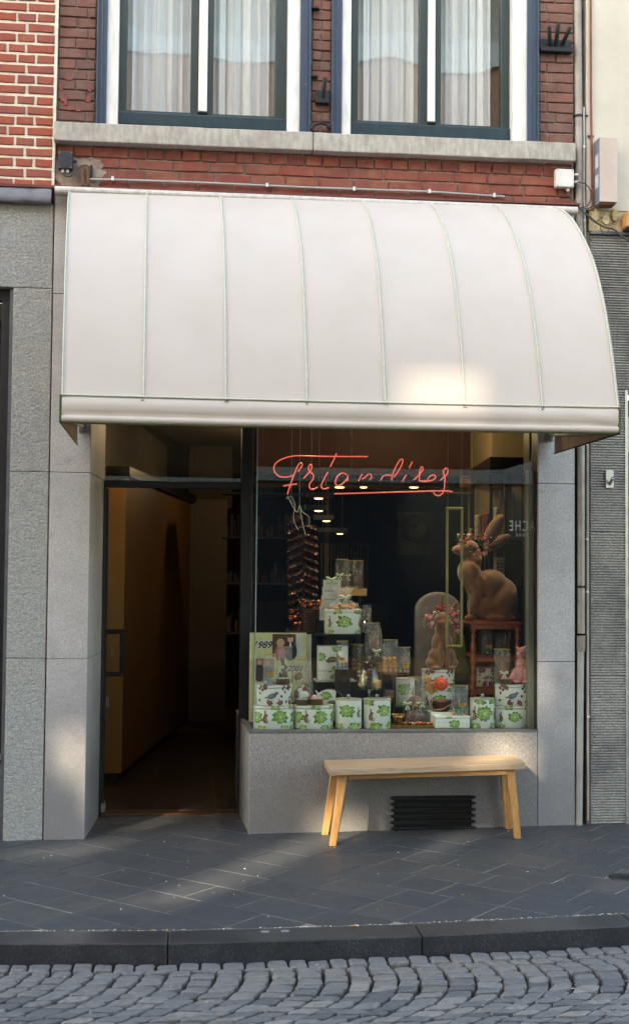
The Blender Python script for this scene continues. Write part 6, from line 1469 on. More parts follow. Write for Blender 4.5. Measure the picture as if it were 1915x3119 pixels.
bunny(962, 2130, .070, .20, -1, 'fainter white bunny figure behind the pink lidded sweet tin', zt3_+.02)
# plate with hare
pc = S(1002, 2152, .30); r = 50/3872*8.1
pl = thing('plate', (pc.x, .30, FLOOR), 'round cabbage plate with a brown hare standing behind the tall tins', 'plate')
mb = MB(); P0 = S(1002, 2150, .30); mb.tube([(P0.x, .30, P0.z), (P0.x, .306, P0.z)], [r*.98, r], 40); mb.build('plate_body', M['enamel'], pl)
mb = MB(); mb.tube([(P0.x+cos(k*pi/20)*r, .299, P0.z+sin(k*pi/20)*r) for k in range(41)], .0022, 6); mb.build('rim', M['p_brown2'], pl)
Pq = Print(lambda u, v, l: Vector((P0.x+u, .2995-l, P0.z+v)), 21); Pq.cabbage(-.02, .064, .032); Pq.hare_run(.02, .018, .09); Pq.cabbage(.075, .035, .026); Pq.specks(.05, -.05, .08, 8); Pq.mb.build('printed_pattern', PRT, pl)
mb = MB(); mb.box(P0.x-.05, P0.x+.05, .307, .33, FLOOR, P0.z-r*.5); mb.build('plate_stand', M['blackunit'], pl)
# egg bag in front of the square tins
bag(1024, 1060, 1950, 2037, ST-.07, 'bag of bright foil eggs in front of the hare tin', fill=.26, base=px_box(1024,1060,1950,2038,ST-.07)[1], label=(.4, .36), top=.95)
riser(S(1020,2000,ST-.07).x, S(1064,2000,ST-.07).x, ST-.10, ST-.04, px_box(1024,1060,1950,2038,ST-.07)[1], 'narrow black display block under the bag before the hare tin')
# poster with years
PY = .50
a = S(758, 2155, PY); b = S(933, 1928, PY)
po = thing('photo_board', ((a.x+b.x)/2, PY, FLOOR), 'lime yellow board with photographs and the years 1989 and 2001', 'board')
mb = MB(); mb.box(a.x, b.x, PY, PY+.008, FLOOR+.0005, b.z); mb.build('board_sheet', M['lime'], po)
mb = MB(); c = S(946, 2155, PY+.02); mb.box(a.x+.1, c.x, PY+.012, PY+.016, FLOOR+.0005, b.z-.01); mb.build('rear_sheet', M['paperw'], po)
def pr(u0, u1, v0, v1, mat, lift, nm='photo_print', par=po):
    a_ = S(u0, v1, PY); b_ = S(u1, v0, PY); mb = MB(); mb.box(a_.x, b_.x, PY-lift, PY-lift+.0008, a_.z, b_.z); return mb.build(nm, mat if not isinstance(mat, str) else M[mat], par)
skin = C('print_skin', 206, 160, 138, .6)
pr(829, 901, 1932, 2002, C('print_russet', 92, 50, 42, .6), .002); pr(901, 921, 1932, 2002, C('print_white', 200, 202, 206, .6), .0021, 'print_margin')
mb = MB()
def disc(u, v, a_, b_, m, lift, n=12):
    c = S(u, v, PY-lift); mb.add([(c.x+cos(2*pi*k/n)*a_/470, PY-lift, c.z+sin(2*pi*k/n)*b_/470) for k in range(n)], [tuple(range(n))], m)
disc(884, 1984, 21, 30, 0, .0034); disc(884, 1946, 9, 12, 1, .0038); disc(884, 1937, 9, 6, 4, .004)       # man in a dark suit
disc(853, 1990, 17, 24, 2, .0036); disc(854, 1958, 12, 13, 3, .0040); disc(855, 1961, 7, 9, 1, .0044)      # woman in pink, fair hair
disc(884, 1966, 3, 9, 5, .0042)
pr(768, 834, 2006, 2076, C('print_warm', 150, 120, 96, .6), .002)
disc(790, 2050, 18, 26, 0, .0034); disc(790, 2018, 7, 8, 1, .0038); disc(816, 2052, 16, 24, 6, .0036); disc(816, 2022, 6, 8, 1, .004)
mb.build('photo_figures', [C('print_suit', 34, 34, 40, .6), skin, C('print_pink', 186, 96, 104, .6), C('print_fair', 196, 170, 132, .6), C('print_hair', 60, 40, 32, .6), C('print_shirt', 220, 220, 224, .6), C('print_blue', 44, 50, 80, .6)], po)
pr(780, 824, 1950, 1976, C('print_label', 216, 214, 200, .6), .0016, 'year_strip'); pr(874, 922, 2026, 2046, M['print_label'], .0016, 'year_strip')
text_at('year_text', '1989', S(797, 1974, PY-.003), .062, M['inkb'], po, shear=.35, bold=.0012); text_at('year_text', '2001', S(897, 2045, PY-.003), .052, M['inkb'], po, shear=.35, bold=.001)
# wrapped tin: cellophane skirt, bow, sweets
wt = thing('cellophane_wrap', (cxd, ST+.07, ztd), 'tuft of cellophane with pale green bow over the tin on the black stand', 'gift wrap')
mb = MB(); rq = random.Random(3); n = 16; vs = []
for f, rr_ in ((0, .115), (.022, .112), (.05, .07), (.085, .020), (.12, .050), (.155, .080)):
    for k in range(n): a_ = 2*pi*k/n; q = rr_*(1+.18*(1 if k % 2 else -1)*(f > .03))*rq.uniform(.9, 1.1); vs.append((cxd+cos(a_)*q, ST+.07+sin(a_)*q*.7, ztd-.01+f*1.0+rq.uniform(-.006, .006)))
mb.add(vs, [(i*n+k, i*n+(k+1) % n, (i+1)*n+(k+1) % n, (i+1)*n+k) for i in range(5) for k in range(n)]); mb.build('wrapper', M['cello'], wt)
bow(wt, (cxd+.004, ST-.02, ztd+.078), .042, 'bow_green')
mb = MB()
for k in range(16): mb.ball((cxd+rq.uniform(-.07, .08), ST+.05+rq.uniform(-.03, .04), ztd+rq.uniform(.005, .03)), (.02, .012, .012), 7, rq.randrange(2), 5)
mb.build('sweets', [M['orange_c'], C('caramel', 168, 92, 40, .3)], wt)
# cards behind
cd_ = thing('card_stack', S(998, 1900, ST+.15), 'tower of white cards printed Friandises tied with a green bow', 'cards')
for k, (u, v0, v1) in enumerate(((984, 1766, 1800), (981, 1789, 1830), (978, 1815, 1860), (973, 1845, 1880))):
    a_ = S(u, v1, ST+.13-.004*k); b_ = S(u+54, v0, ST+.13-.004*k); mb = MB(); mb.box(a_.x, b_.x, ST+.13-.004*k, ST+.132-.004*k, a_.z-.02, b_.z); mb.build('card', M['paperw'], cd_)
    text_at('card_text', 'Friandises', Vector(((a_.x+b_.x)/2-.004, ST+.1285-.004*k, b_.z-.030)), .020, M['inkb'], cd_, shear=.5)
bow(cd_, S(1010, 1765, ST+.12), .04, 'bow_green')
riser(S(968, 1900, ST+.2).x-.01, S(1040, 1900, ST+.2).x, ST+.16, ST+.22, S(998, 1925, ST+.15).z+.09, 'small black block behind the card tower')
# chocolate bags on the rear wooden shelf
sh = thing('wooden_shelf', S(1090, 1815, .95), 'small wooden shelf carrying dark chocolate bags behind the wrapped tin', 'shelf')
a_ = S(1012, 1815, .92); b_ = S(1117, 1794, .92); mb = MB(); mb.box(a_.x, b_.x, .92, 1.12, a_.z, b_.z); mb.build('board', M['ochre'], sh, bevel=.003)
for x in (a_.x+.02, b_.x-.04): mb = MB(); mb.box(x, x+.02, 1.05, 1.07, IZ, a_.z-.0005); mb.build('support', M['blackunit'], sh)
for k, (u0, u1, v0, lab) in enumerate(((1020, 1063, 1702, 'leftmost dark chocolate bag on the rear wooden shelf'), (1046, 1080, 1706, 'middle dark chocolate bag with a yellow ribbon on the rear shelf'), (1073, 1108, 1706, 'rightmost dark chocolate bag on the rear wooden shelf'))):
    bag(u0, u1, v0, 1793, .96+.05*(k == 1), lab, content=None, base=b_.z+.0005, label=None, choc=choc_hare(1.5, 0, mat='choc', z=.0), bowc=(.3, .45, 'bow_green') if k != 2 else None, top=.85)
# copper paper column
cc = thing('crinkled_column', S(922, 1925, .78), 'tall twisted column of crinkled copper coloured foil', 'decoration')
def foil(u0, u1, v0, v1, Y, ph, seed):
    r_ = random.Random(seed); nz, nx = 64, 8; vs = []
    for j in range(nz+1):
        f = j/nz
        for i in range(nx+1):
            g_ = i/nx; u = u0+(u1-u0)*g_; v = v0+(v1-v0)*f
            tri = abs(((f*13+g_*.75*ph) % 1)-.5)*2; y = Y-.035*tri+r_.uniform(-.004, .004)
            c = S(u+7*((f*13) % 1-.5)*(1 if i in (0, nx) else 0), v, y); vs.append(c)
    mb = MB(); mb.add(vs, [(j*(nx+1)+i, j*(nx+1)+i+1, (j+1)*(nx+1)+i+1, (j+1)*(nx+1)+i) for j in range(nz) for i in range(nx)]); 
    o = mb.build('foil_strip', M['copper_foil'], cc); s_ = o.modifiers.new('solid', 'SOLIDIFY'); s_.thickness = .0015
foil(876, 926, 1570, 1925, .78, 1, 1); foil(926, 967, 1600, 1925, .80, -1, 2)
mb = MB(); a_ = S(880, 1925, .8); b_ = S(962, 1925, .8); mb.box(a_.x, b_.x, .8, .9, IZ, a_.z+.02); mb.build('column_core', M['choc'], cc)
bk = thing('sweet_basket', S(950, 1925, .64), 'dark woven basket heaped with orange foil sweets left of the wrapped tin', 'basket')
a_ = S(916, 1922, .64); b_ = S(985, 1855, .64); mb = MB(); cxk = (a_.x+b_.x)/2; hw = (b_.x-a_.x)/2
mb.lathe([(hw*.78, 0), (hw*.9, .08), (hw, b_.z-a_.z)], (cxk, .66, a_.z), 20, 0, 1, .6); mb.build('basket_body', M['choc'], bk)
mb = MB()
for k in range(9): z = a_.z+.008+k*.017; rr_ = hw*(.79+.21*k/9)+.002; mb.tube([(cxk+cos(t_*pi/10)*rr_, .66+sin(t_*pi/10)*rr_*.6, z) for t_ in range(21)], .003, 5)
mb.build('weave', M['choc_m'], bk)
mb = MB(); rq = random.Random(8)
for k in range(34): mb.ball((cxk+rq.uniform(-hw, hw), .66+rq.uniform(-.05, .05), b_.z+rq.uniform(0, .055)), (.019, .012, .012), 6, rq.randrange(2), 4)
mb.build('foil_sweets', [M['copper_foil'], C('orange_foil', 206, 104, 40, .2, metal=.6)], bk)
riser(S(872, 1925, .7).x, S(992, 1925, .7).x, .56, .775, a_.z, 'long black block under the woven basket')
mb = MB()
for k in range(20): c = S(rq.uniform(876, 922), rq.uniform(1860, 1925), .74); mb.ball(c, (.02, .012, .014), 6, rq.randrange(2), 4)
tag(mb.build('loose_foil', [M['copper_foil'], M['orange_foil']]), 'heap of loose orange foil sweets at the foot of the copper column', 'sweets')
# tall chocolate bag and bags on glass stands
def cake_stand(u, vT, vB, Y, wpx, lab, stem=.006):
    c = S(u, vT, Y); r = wpx/2/470; zb = FLOOR if vB is None else S(u, vB, Y).z; t = thing('cake_stand', (c.x, Y, zb), lab, 'cake stand')
    mb = MB(); mb.lathe([(.002, c.z-zb-.004), (r, c.z-zb-.002), (r*1.02, c.z-zb+.004), (r, c.z-zb)], (c.x, Y, zb), 28); mb.build('glass_plate', M['glass_small'], t)
    mb = MB(); mb.lathe([(r*.5, 0), (r*.42, .006), (stem*1.6, .02), (stem, .05), (stem*1.8, (c.z-zb)*.8), (stem*2.5, c.z-zb-.005)], (c.x, Y, zb), 20); mb.build('stem', M['glass_small'], t)
    return c.z
zc = cake_stand(1200, 2052, None, .34, 90, 'clear glass stand carrying the bag of orange sweets')
bag(1164, 1213, 1948, 2051, .33, 'tall bag of orange candied fruit with a gold clip', content='orange', fill=.52, base=zc+.005, label=(.5, .33), top=.88)
bag(1212, 1249, 1972, 2051, .35, 'shorter bag of mixed eggs right of the orange sweets', fill=.28, base=zc+.005, label=(.55, .32), top=.98)
zc = cake_stand(1136, 2022, None, .46, 80, 'glass stand in shade under the tall chocolate bag')
bag(1108, 1166, 1895, 2020, .45, 'tallest cellophane bag with chocolate and a green ribbon behind the cloche', content=None, base=zc+.005, label=None, top=.62, bowc=(.62, .30, 'bow_green'), depth=.08,
    choc=choc_block([('chocolate_figure', .02, .5, .24, .30, 0, 'choc_m'), ('chocolate_base', .0, .12, .42, .13, 0, 'choc')]))
# cloche with cakes
zc = cake_stand(1126, 2097, None, .27, 92, 'glass cake stand under the bell shaped cloche')
c = S(1124, 2097, .27); cl = thing('glass_cloche', (c.x, .27, zc+.005), 'bell shaped glass cloche with biscuits and cakes inside', 'cloche')
r = 41/478; hh = (S(1124, 2012, .27).z-zc)
mb = MB(); mb.lathe([(r, 0), (r*.98, hh*.35), (r*.88, hh*.62), (r*.66, hh*.84), (r*.34, hh*.96), (.012, hh*.99)], (c.x, .27, zc+.005), 28); mb.build('bell', M['glass_small'], cl)
mb = MB(); mb.lathe([(.006, hh), (.005, hh+.006), (.013, hh+.016), (.010, hh+.028), (.002, hh+.032)], (c.x, .27, zc+.005), 14); mb.build('knob', M['glass_small'], cl)
bs_ = thing('biscuit_pile', (c.x-.045, .27, zc+.005), 'pile of pale biscuits and small cakes under the glass cloche', 'biscuits')
mb = MB(); rq = random.Random(9)
for k in range(24): mb.ball((c.x-.048+rq.uniform(-.022, .022), .27+rq.uniform(-.03, .03), zc+.015+rq.uniform(0, hh*.55)), (.014, .011, .009), 6, 0, 4)
for dx, w_, h_, m_ in ((-.008, .022, .040, 1), (.022, .024, .052, 2), (.055, .030, .045, 3)): mb.lathe([(w_*.6, 0), (w_*.62, h_), (w_*.5, h_+.004)], (c.x+dx, .255, zc+.0055), 12, m_)
mb.build('biscuits', [C('biscuit', 196, 168, 138, .8), C('cake_dark', 50, 34, 28, .6), C('cake_brown', 120, 76, 46, .6), C('cake_gold', 196, 146, 66, .6)], bs_)
# gold tray with foil chocolates
ty = .17; a_ = S(1190, 2214, ty); b_ = S(1322, 2214, ty); t = thing('gold_tray', ((a_.x+b_.x)/2, ty+.06, FLOOR), 'low dark tray with a gold rim between the tall tin and the low tin', 'tray')
mb = MB(); mb.box(a_.x, b_.x, ty-.02, ty+.12, FLOOR+.001, FLOOR+.012); mb.build('tray_base', M['choc'], t)
mb = MB()
for q in ((a_.x, b_.x, ty-.024, ty-.0205), (a_.x, b_.x, ty+.1205, ty+.124)): mb.box(*q, FLOOR+.001, FLOOR+.018)
mb.build('gold_rim', C('bright_gold', 232, 176, 96, .18, metal=.9), t)
mb = MB(); rq = random.Random(10)
for k in range(46): mb.ball((rq.uniform(a_.x+.045, b_.x-.01), ty+rq.uniform(0, .08), FLOOR+.020+rq.uniform(0, .006)), (.010, .008, .008), 6, rq.randrange(4), 4)
tag(mb.build('foil_chocolates', [EGG[1], EGG[5], EGG[6], M['orange_foil']]), 'scatter of pink and orange foil chocolates on the gold rimmed tray', 'chocolates')
cup = thing('foil_cup', S(1212, 2205, ty), 'shiny gold foil cup at the left end of the tray', 'cup'); c = S(1212, 2203, ty+.02)
mb = MB(); mb.lathe([(.016, 0), (.022, .02), (.040, .062), (.042, .064), (.036, .05)], (c.x, ty+.02, FLOOR+.013), 18); mb.build('cup_body', M['bright_gold'], cup)
mb = MB()
for k in range(14): a2 = 2*pi*k/14; mb.ball((c.x+cos(a2)*.038, ty+.02+sin(a2)*.038, FLOOR+.078), .006, 6, 0, 4)
mb.build('beaded_edge', M['brass'], cup)
# bag with brown hare and small eggs
t = bag(1228, 1300, 2053, 2196, .25, 'bag with a big chocolate hare and silver eggs above the gold tray', content=None, base=FLOOR+.02, label=(.5, .40), top=.62, depth=.09,
    choc=choc_block([('chocolate_body', .0, .42, .34, .17, 0, 'choc_m'), ('chocolate_base', .0, .10, .46, .16, 0, 'choc_m')]))
eggs_at(t, [(1267, 2150), (1276, 2141), (1284, 2150), (1290, 2154), (1280, 2156), (1270, 2142), (1286, 2142)], .195, .0075, 3, [EGG[2], EGG[2], M['cab_v']])
bow(t, S(1240, 2145, .20), .03, 'bow_green')
# chocolate pot with rose
c = S(1342, 2150, .28); t = thing('chocolate_pot', (c.x, .28, S(1342, 2190, .28).z), 'dark chocolate pot wrapped in cellophane under an orange rose', 'chocolate pot')
zb_ = S(1342, 2166, .28).z; mb = MB(); mb.lathe([(.050, 0), (.060, .028), (.070, .060), (.068, .070), (.055, .066)], (c.x, .28, zb_), 24); mb.build('pot_body', M['choc'], t)
mb = MB(); mb.lathe([(.052, .064), (.030, .074), (.005, .078)], (c.x, .28, zb_), 16); mb.build('filling', M['choc_m'], t)
mb = MB(); mb.tube([S(1318, 2130, .22), S(1312, 2148, .21), S(1322, 2164, .2), S(1350, 2160, .2), S(1373, 2146, .2)], .0025, 6); mb.build('ribbon', C('pink_ribbon', 206, 150, 120, .4), t)
riser(c.x-.08, c.x+.08, .21, .35, zb_, 'low block under the chocolate pot', 'enamel')
ro = thing('orange_rose', S(1341, 2103, .22), 'large orange red fabric rose on the chocolate pot', 'flower'); rq = random.Random(14); c = S(1343, 2084, .21)
RM = [C('rose_red', 214, 64, 40, .6), C('rose_orange', 236, 104, 60, .6), C('rose_pale', 230, 140, 96, .6)]
for ring, (n, R_, m) in enumerate(((9, .046, 1), (8, .038, 0), (7, .028, 1), (5, .016, 0))):
    for k in range(n):
        a2 = 2*pi*k/n+ring*.5; mb = MB(); p = Vector((c.x+cos(a2)*R_*.55, .21-.008*ring, c.z+sin(a2)*R_*.5)); mb.ball(p, (R_*.5, .007, R_*.46), 9, 0, 6); mb.build('petal', RM[m], ro)
mb = MB()
for k in range(7): p = S(1308+rq.uniform(-10, 14), 2082+rq.uniform(-22, 26), .25); mb.ball(p, (.020, .006, .026), 8, 0, 5)
mb.build('organza_ribbon', pbr('orange_organza', srgb(206, 140, 84), .5, bump=0), ro)
bag(1376, 1426, 2094, 2187, .15, 'bag of green and copper foil eggs standing on the low rectangular tin', fill=.27, base=zt6_+.001, label=(.55, .35), top=.97, eggs=[EGG[0], EGG[4], EGG[1], EGG[0]])
bag(1504, 1553, 1985, 2090, .23, 'bag with chocolate and a big mint bow on the right bird tin', content=None, base=zt9_+.001, label=None, top=.97, bowc=(.55, .30, 'bow_white'), choc=choc_block([('chocolate_figure', 0, .35, .3, .3, 0, 'choc_m')]))
# pink cat
c = S(1584, 2090, .19); x, y, z = c.x, .19, zt9_+.0015; k = 1/4.447/478
def pinkmat():
    n = N('pink_glazed_foil'); col = n.ramp(n.noise(40, 3), [(.3, srgb(190, 112, 116)), (.7, srgb(220, 152, 152))]); n.set(col=col, rough=.12, coat=1.0, normal=n.bump(n.noise(60, 2), 1.0, .012)); return n.m
t = thing('cat_figure', (x, y, z), 'glossy pink cat figure sitting on the bird tin at the right end', 'cat figure'); Q = lambda u, v: (x+(u-1270)*k, z+(850-v)*k)
def cb(u, v, ru, rv, ry=.03, rot=0, dy=0): p = Q(u, v); return (p[0], y+dy, p[1], ru*k, ry, rv*k, rot)
organic('cat_body', t, [cb(1290, 440, 82, 88, .034), cb(1236, 372, 26, 34, .014, -.3), cb(1332, 366, 26, 34, .014, .3), cb(1300, 600, 104, 118, .038), cb(1268, 730, 132, 120, .044), cb(1350, 720, 60, 110, .036), cb(1160, 770, 44, 50, .03), cb(1210, 820, 80, 34, .042, 0, -.01), cb(1330, 822, 76, 32, .042, 0, -.01), cb(1262, 740, 30, 100, .02, 0, -.03), cb(1318, 740, 30, 100, .02, 0, -.03)], pinkmat(), .0038, 3)
mb = MB()
for u in (1262, 1316): p = Q(u, 428); mb.ball((p[0], y-.034, p[1]), (.004, .003, .005), 8)
p = Q(1290, 470); mb.ball((p[0], y-.038, p[1]), (.003, .003, .002), 6); mb.build('cat_eyes', M['choc'], t)
# wooden stand with turned legs on which the big rabbit sits
TYf, TYb = .42, .78
t = thing('turned_stand', S(1480, 2130, .6), 'orange brown wooden stand with turned posts under the big rabbit', 'stand')
D_ = lambda u, v, Y=TYf: S(1300+u/4.447, 1900+v/4.447, Y)
zl3 = [(D_(0, 5).z, D_(0, 72).z), (D_(0, 462).z, D_(0, 516).z), (D_(0, 890).z, D_(0, 965).z)]
xl, xr = D_(610, 300).x, D_(1262, 300).x
for k, (za, zb_) in enumerate(zl3):
    mb = MB(); mb.box(xl+.012, xr-.012, TYf+.005, TYf+.03, zb_, za); mb.build('front_rail', M['table_wood'], t, bevel=.002)
    mb = MB(); mb.box(xl+.012, xr-.012, TYb-.03, TYb-.005, zb_, za); mb.build('back_rail', M['table_wood'], t)
    mb = MB(); mb.box(xl-.012 if k == 0 else xl, xr+.012 if k == 0 else xr, TYf+.031 if k else TYf-.01, TYb-.031 if k else TYb+.01, za+.0005, za+.014); mb.build('shelf_board', M['table_wood'], t)
for (x, y) in ((xl+.012, TYf+.018), (xr-.012, TYf+.018), (xl-.045+.012, TYb-.018), (xr+.02, TYb-.018)):
    mb = MB(); z0 = FLOOR; H_ = zl3[0][0]-z0; pr_ = []
    for s_ in range(3):
        b0 = z0 if s_ == 2 else zl3[s_+1][0]; t0 = zl3[s_][1]; L = t0-b0
        for f, r in ((.01, .020), (.08, .022), (.13, .010), (.22, .023), (.42, .019), (.62, .009), (.78, .019), (.87, .009), (.93, .021), (.99, .020)): pr_.append((r*.95, b0-z0+f*L))
        mb.box(x-.017, x+.017, y-.017, y+.017, zl3[s_][1], zl3[s_][0]-.0005)
    pr_.sort(key=lambda q: q[1]); mb.lathe(pr_, (x, y, z0), 12); mb.build('turned_post', M['table_wood'], t)
round_tin(1450, 1508, 2040, 2096, .52, 'bird', 'bird tin standing on the lowest board of the wooden stand', base=zl3[2][0]+.015, seed=18, oval=.8)
bag(1466, 1501, 1922, 1999, .50, 'left bag of green foil eggs on the middle board of the wooden stand', fill=.3, base=zl3[1][0]+.015, label=(.55, .33), clip=None, eggs=[EGG[0], EGG[4]])
bag(1507, 1544, 1922, 1990, .50, 'right bag of pale sweets on the middle board of the wooden stand', content='nuts', fill=.2, base=zl3[1][0]+.015, label=(.5, .25), clip=None)
# --- rabbits
def flock():
    n = N('brown_flocked_rabbit'); col = n.ramp(n.noise(14, 4), [(.3, srgb(102, 66, 40)), (.7, srgb(132, 88, 54))]); lw = n.new('ShaderNodeLayerWeight'); lw.inputs[0].default_value = .3
    n.set(col=col, rough=.95, sheen=.6, normal=n.bump(n.noise(300, 2), .4, .002)); return n.m
M['flock'] = flock(); BY = .60
sc = (7.8+BY)/3872
F6 = lambda u, v: S(1240+u/3.436, 1500+v/3.436, BY)
kk = sc/3.436
base_z = zl3[0][0]+.0145
bz = F6(640, 1385).z; off = base_z-bz
def rb(u, v, ru, rv, ry, rot=0, dy=0): p = F6(u, v); return (p.x, BY+dy, p.z+off, ru*kk, ry, rv*kk, rot)
t = thing('rabbit_statue', (F6(900, 1385).x, BY, base_z), 'large brown rabbit statue in profile sitting on the wooden stand', 'rabbit statue')
organic('rabbit_body', t, [rb(640, 620, 108, 88, .060, .1), rb(545, 640, 75, 52, .042, .05), rb(500, 640, 38, 36, .03), rb(560, 668, 60, 32, .035), rb(690, 740, 92, 120, .062, -.2), rb(650, 880, 128, 165, .085, -.15), rb(720, 1010, 120, 190, .085, -.2), rb(880, 1010, 180, 170, .095, .2), rb(1000, 1130, 160, 200, .10, 0), rb(1010, 1200, 150, 170, .105, 0), rb(860, 1240, 160, 140, .09, 0),
    rb(672, 1180, 44, 200, .030, .08, -.045), rb(690, 1170, 50, 200, .030, .05, .045), rb(640, 1352, 66, 34, .030, 0, -.045), rb(690, 1352, 66, 34, .030, 0, .045), rb(950, 1345, 160, 44, .04, 0, -.07), rb(1010, 1350, 140, 40, .04, 0, .07), rb(985, 1180, 125, 160, .035, .35, -.075), rb(1130, 1330, 40, 55, .05, 0)], M['flock'], .0075, 5)
for (u, v, ru, rv, rot, dy) in ((892, 432, 72, 190, .52, -.03), (955, 562, 58, 165, 1.08, .035)):
    p = F6(u, v); mb = MB(); b = MB(); b.ball((0, 0, 0), (ru*kk, .013, rv*kk), 16, 0, 12); c, s = cos(rot), sin(rot)
    vs = [(p.x+q[0]*c+q[2]*s, BY+dy+q[1]-.02*(1-(q[0]/(ru*kk))**2)*.3, p.z+off-q[0]*s+q[2]*c) for q in b.v]; mb.add(vs, b.f, 0, True); e = mb.build('ear', M['flock'], t)
    mb = MB(); b = MB(); b.ball((0, 0, 0), (ru*kk*.6, .005, rv*kk*.8), 12, 0, 8); mb.add([(p.x+q[0]*c+q[2]*s, BY+dy-.016+q[1], p.z+off-q[0]*s+q[2]*c) for q in b.v], b.f, 0, True); mb.build('inner_ear', C('inner_ear', 96, 66, 52, .9), e)
mb = MB(); p = F6(640, 598); mb.ball((p.x, BY-.056, p.z+off), (.011, .006, .008), 10); mb.build('eye', M['black'], t)
mb = MB(); p = F6(468, 622); mb.ball((p.x, BY, p.z+off), (.005, .012, .006), 8); mb.build('nose', M['choc'], t)
# small rabbit, facing out
SY = .46; ks = (7.8+SY)/3872
G = lambda u, v: S(1240+u/3.436, 1500+v/3.436, SY)
t2 = thing('rabbit_statue', (G(370, 1800).x, SY, ztb), 'smaller brown rabbit statue facing the street on the bird tin', 'rabbit statue')
k3 = ks/3.436; offs = ztb-G(370, 1810).z
def sb(u, v, ru, rv, ry, rot=0, dy=0): p = G(u, v); return (p.x, SY+dy, p.z+offs*(1 if v > 1600 else .6), ru*k3, ry, rv*k3, rot)
organic('rabbit_body', t2, [sb(365, 1310, 86, 80, .050, 0, -.01), sb(372, 1345, 56, 42, .03, 0, -.05), sb(330, 1340, 34, 30, .02, 0, -.045), sb(412, 1340, 34, 30, .02, 0, -.045), sb(365, 1430, 76, 110, .05), sb(362, 1560, 112, 140, .062), sb(362, 1680, 150, 120, .075), sb(262, 1745, 70, 62, .06), sb(462, 1745, 70, 62, .06), sb(330, 1660, 30, 150, .025, 0, -.06), sb(396, 1660, 30, 150, .025, 0, -.06), sb(290, 1795, 62, 26, .05, 0, -.04), sb(430, 1795, 62, 26, .05, 0, -.04)], M['flock'], .0055, 4)
for (u, v, rot) in ((362, 1150, .05), (466, 1215, .55)):
    p = G(u, v); mb = MB(); b = MB(); b.ball((0, 0, 0), (26*k3, .010, 112*k3), 12, 0, 10); c, s = cos(rot), sin(rot); mb.add([(p.x+q[0]*c+q[2]*s, SY+q[1], p.z+offs*.6-q[0]*s+q[2]*c) for q in b.v], b.f, 0, True); e = mb.build('ear', M['flock'], t2)
mb = MB()
for u in (322, 412): p = G(u, 1290); mb.ball((p.x, SY-.048, p.z+offs*.6), (.005, .004, .006), 8)
mb.build('eyes', M['black'], t2); mb = MB(); p = G(372, 1312); mb.ball((p.x, SY-.082, p.z+offs*.6), (.006, .004, .004), 8); mb.build('nose', M['choc'], t2)
# flower crowns
FM = [C('flower_red', 190, 48, 64, .6), C('flower_pink', 222, 120, 130, .6), C('flower_pale', 232, 180, 160, .6), C('flower_white', 216, 212, 190, .6)]; LG = C('leaf_green', 82, 96, 52, .7)
def crown(pts, Yf, lab, seed, loc):
    t = thing('flower_crown', loc, lab, 'flower crown'); r_ = random.Random(seed); P = smooth(pts, 4); mb = MB(); mb.tube(P, .003, 6); mb.build('stem', LG, t)
    for i, p in enumerate(P):
        if i % 2 == 0:
            mb = MB(); c = p+Vector((r_.uniform(-.012, .012), -.010+r_.uniform(-.01, .004), r_.uniform(-.014, .014))); m = r_.choice([0, 0, 1, 1, 2]); R_ = r_.uniform(.009, .015)
            mb.ball(c, (R_*.6, R_*.5, R_*.6), 7, 0, 5)
            for k in range(5): a2 = 2*pi*k/5+r_.uniform(0, 1); mb.ball(c+Vector((cos(a2)*R_*.6, .002, sin(a2)*R_*.6)), (R_*.55, R_*.3, R_*.55), 6, 0, 4)
            mb.build('flower', FM[m], t)
        else:
            mb = MB(); c = p+Vector((r_.uniform(-.02, .02), -.006, r_.uniform(-.02, .02)))
            for k in range(3): q = c+Vector((r_.uniform(-.014, .014), 0, r_.uniform(-.014, .014))); mb.ball(q, (.009, .003, .004), 5, 0, 3)
            mb.build('leaf_sprig', LG, t)
            mb = MB()
            for k in range(2): q = c+Vector((r_.uniform(-.03, .03), -.004, r_.uniform(-.03, .03))); mb.ball(q, .0042, 5, 0, 3)
            mb.build('tiny_blossom', FM[3], t)
    return t
B6 = lambda l, Y: [F6(u, v)+Vector((0, Y-BY, off)) for u, v in l]
crown(B6([(500, 500), (540, 560), (590, 525), (650, 515), (740, 525), (790, 570), (800, 640), (780, 700), (700, 670), (650, 740)], .52), .52, 'crown of pink and red flowers round the head of the big rabbit', 5, F6(650, 560)+Vector((0, 0, off)))
G6 = lambda l: [G(u, v)+Vector((0, -.07, offs*.6)) for u, v in l]
crown(G6([(170, 1260), (215, 1330), (225, 1390), (200, 1300), (250, 1220), (325, 1195), (400, 1205), (450, 1240), (490, 1260), (500, 1330), (460, 1390), (490, 1420)]), .4, 'crown of red and pink flowers round the head of the smaller rabbit', 6, G(370, 1210))
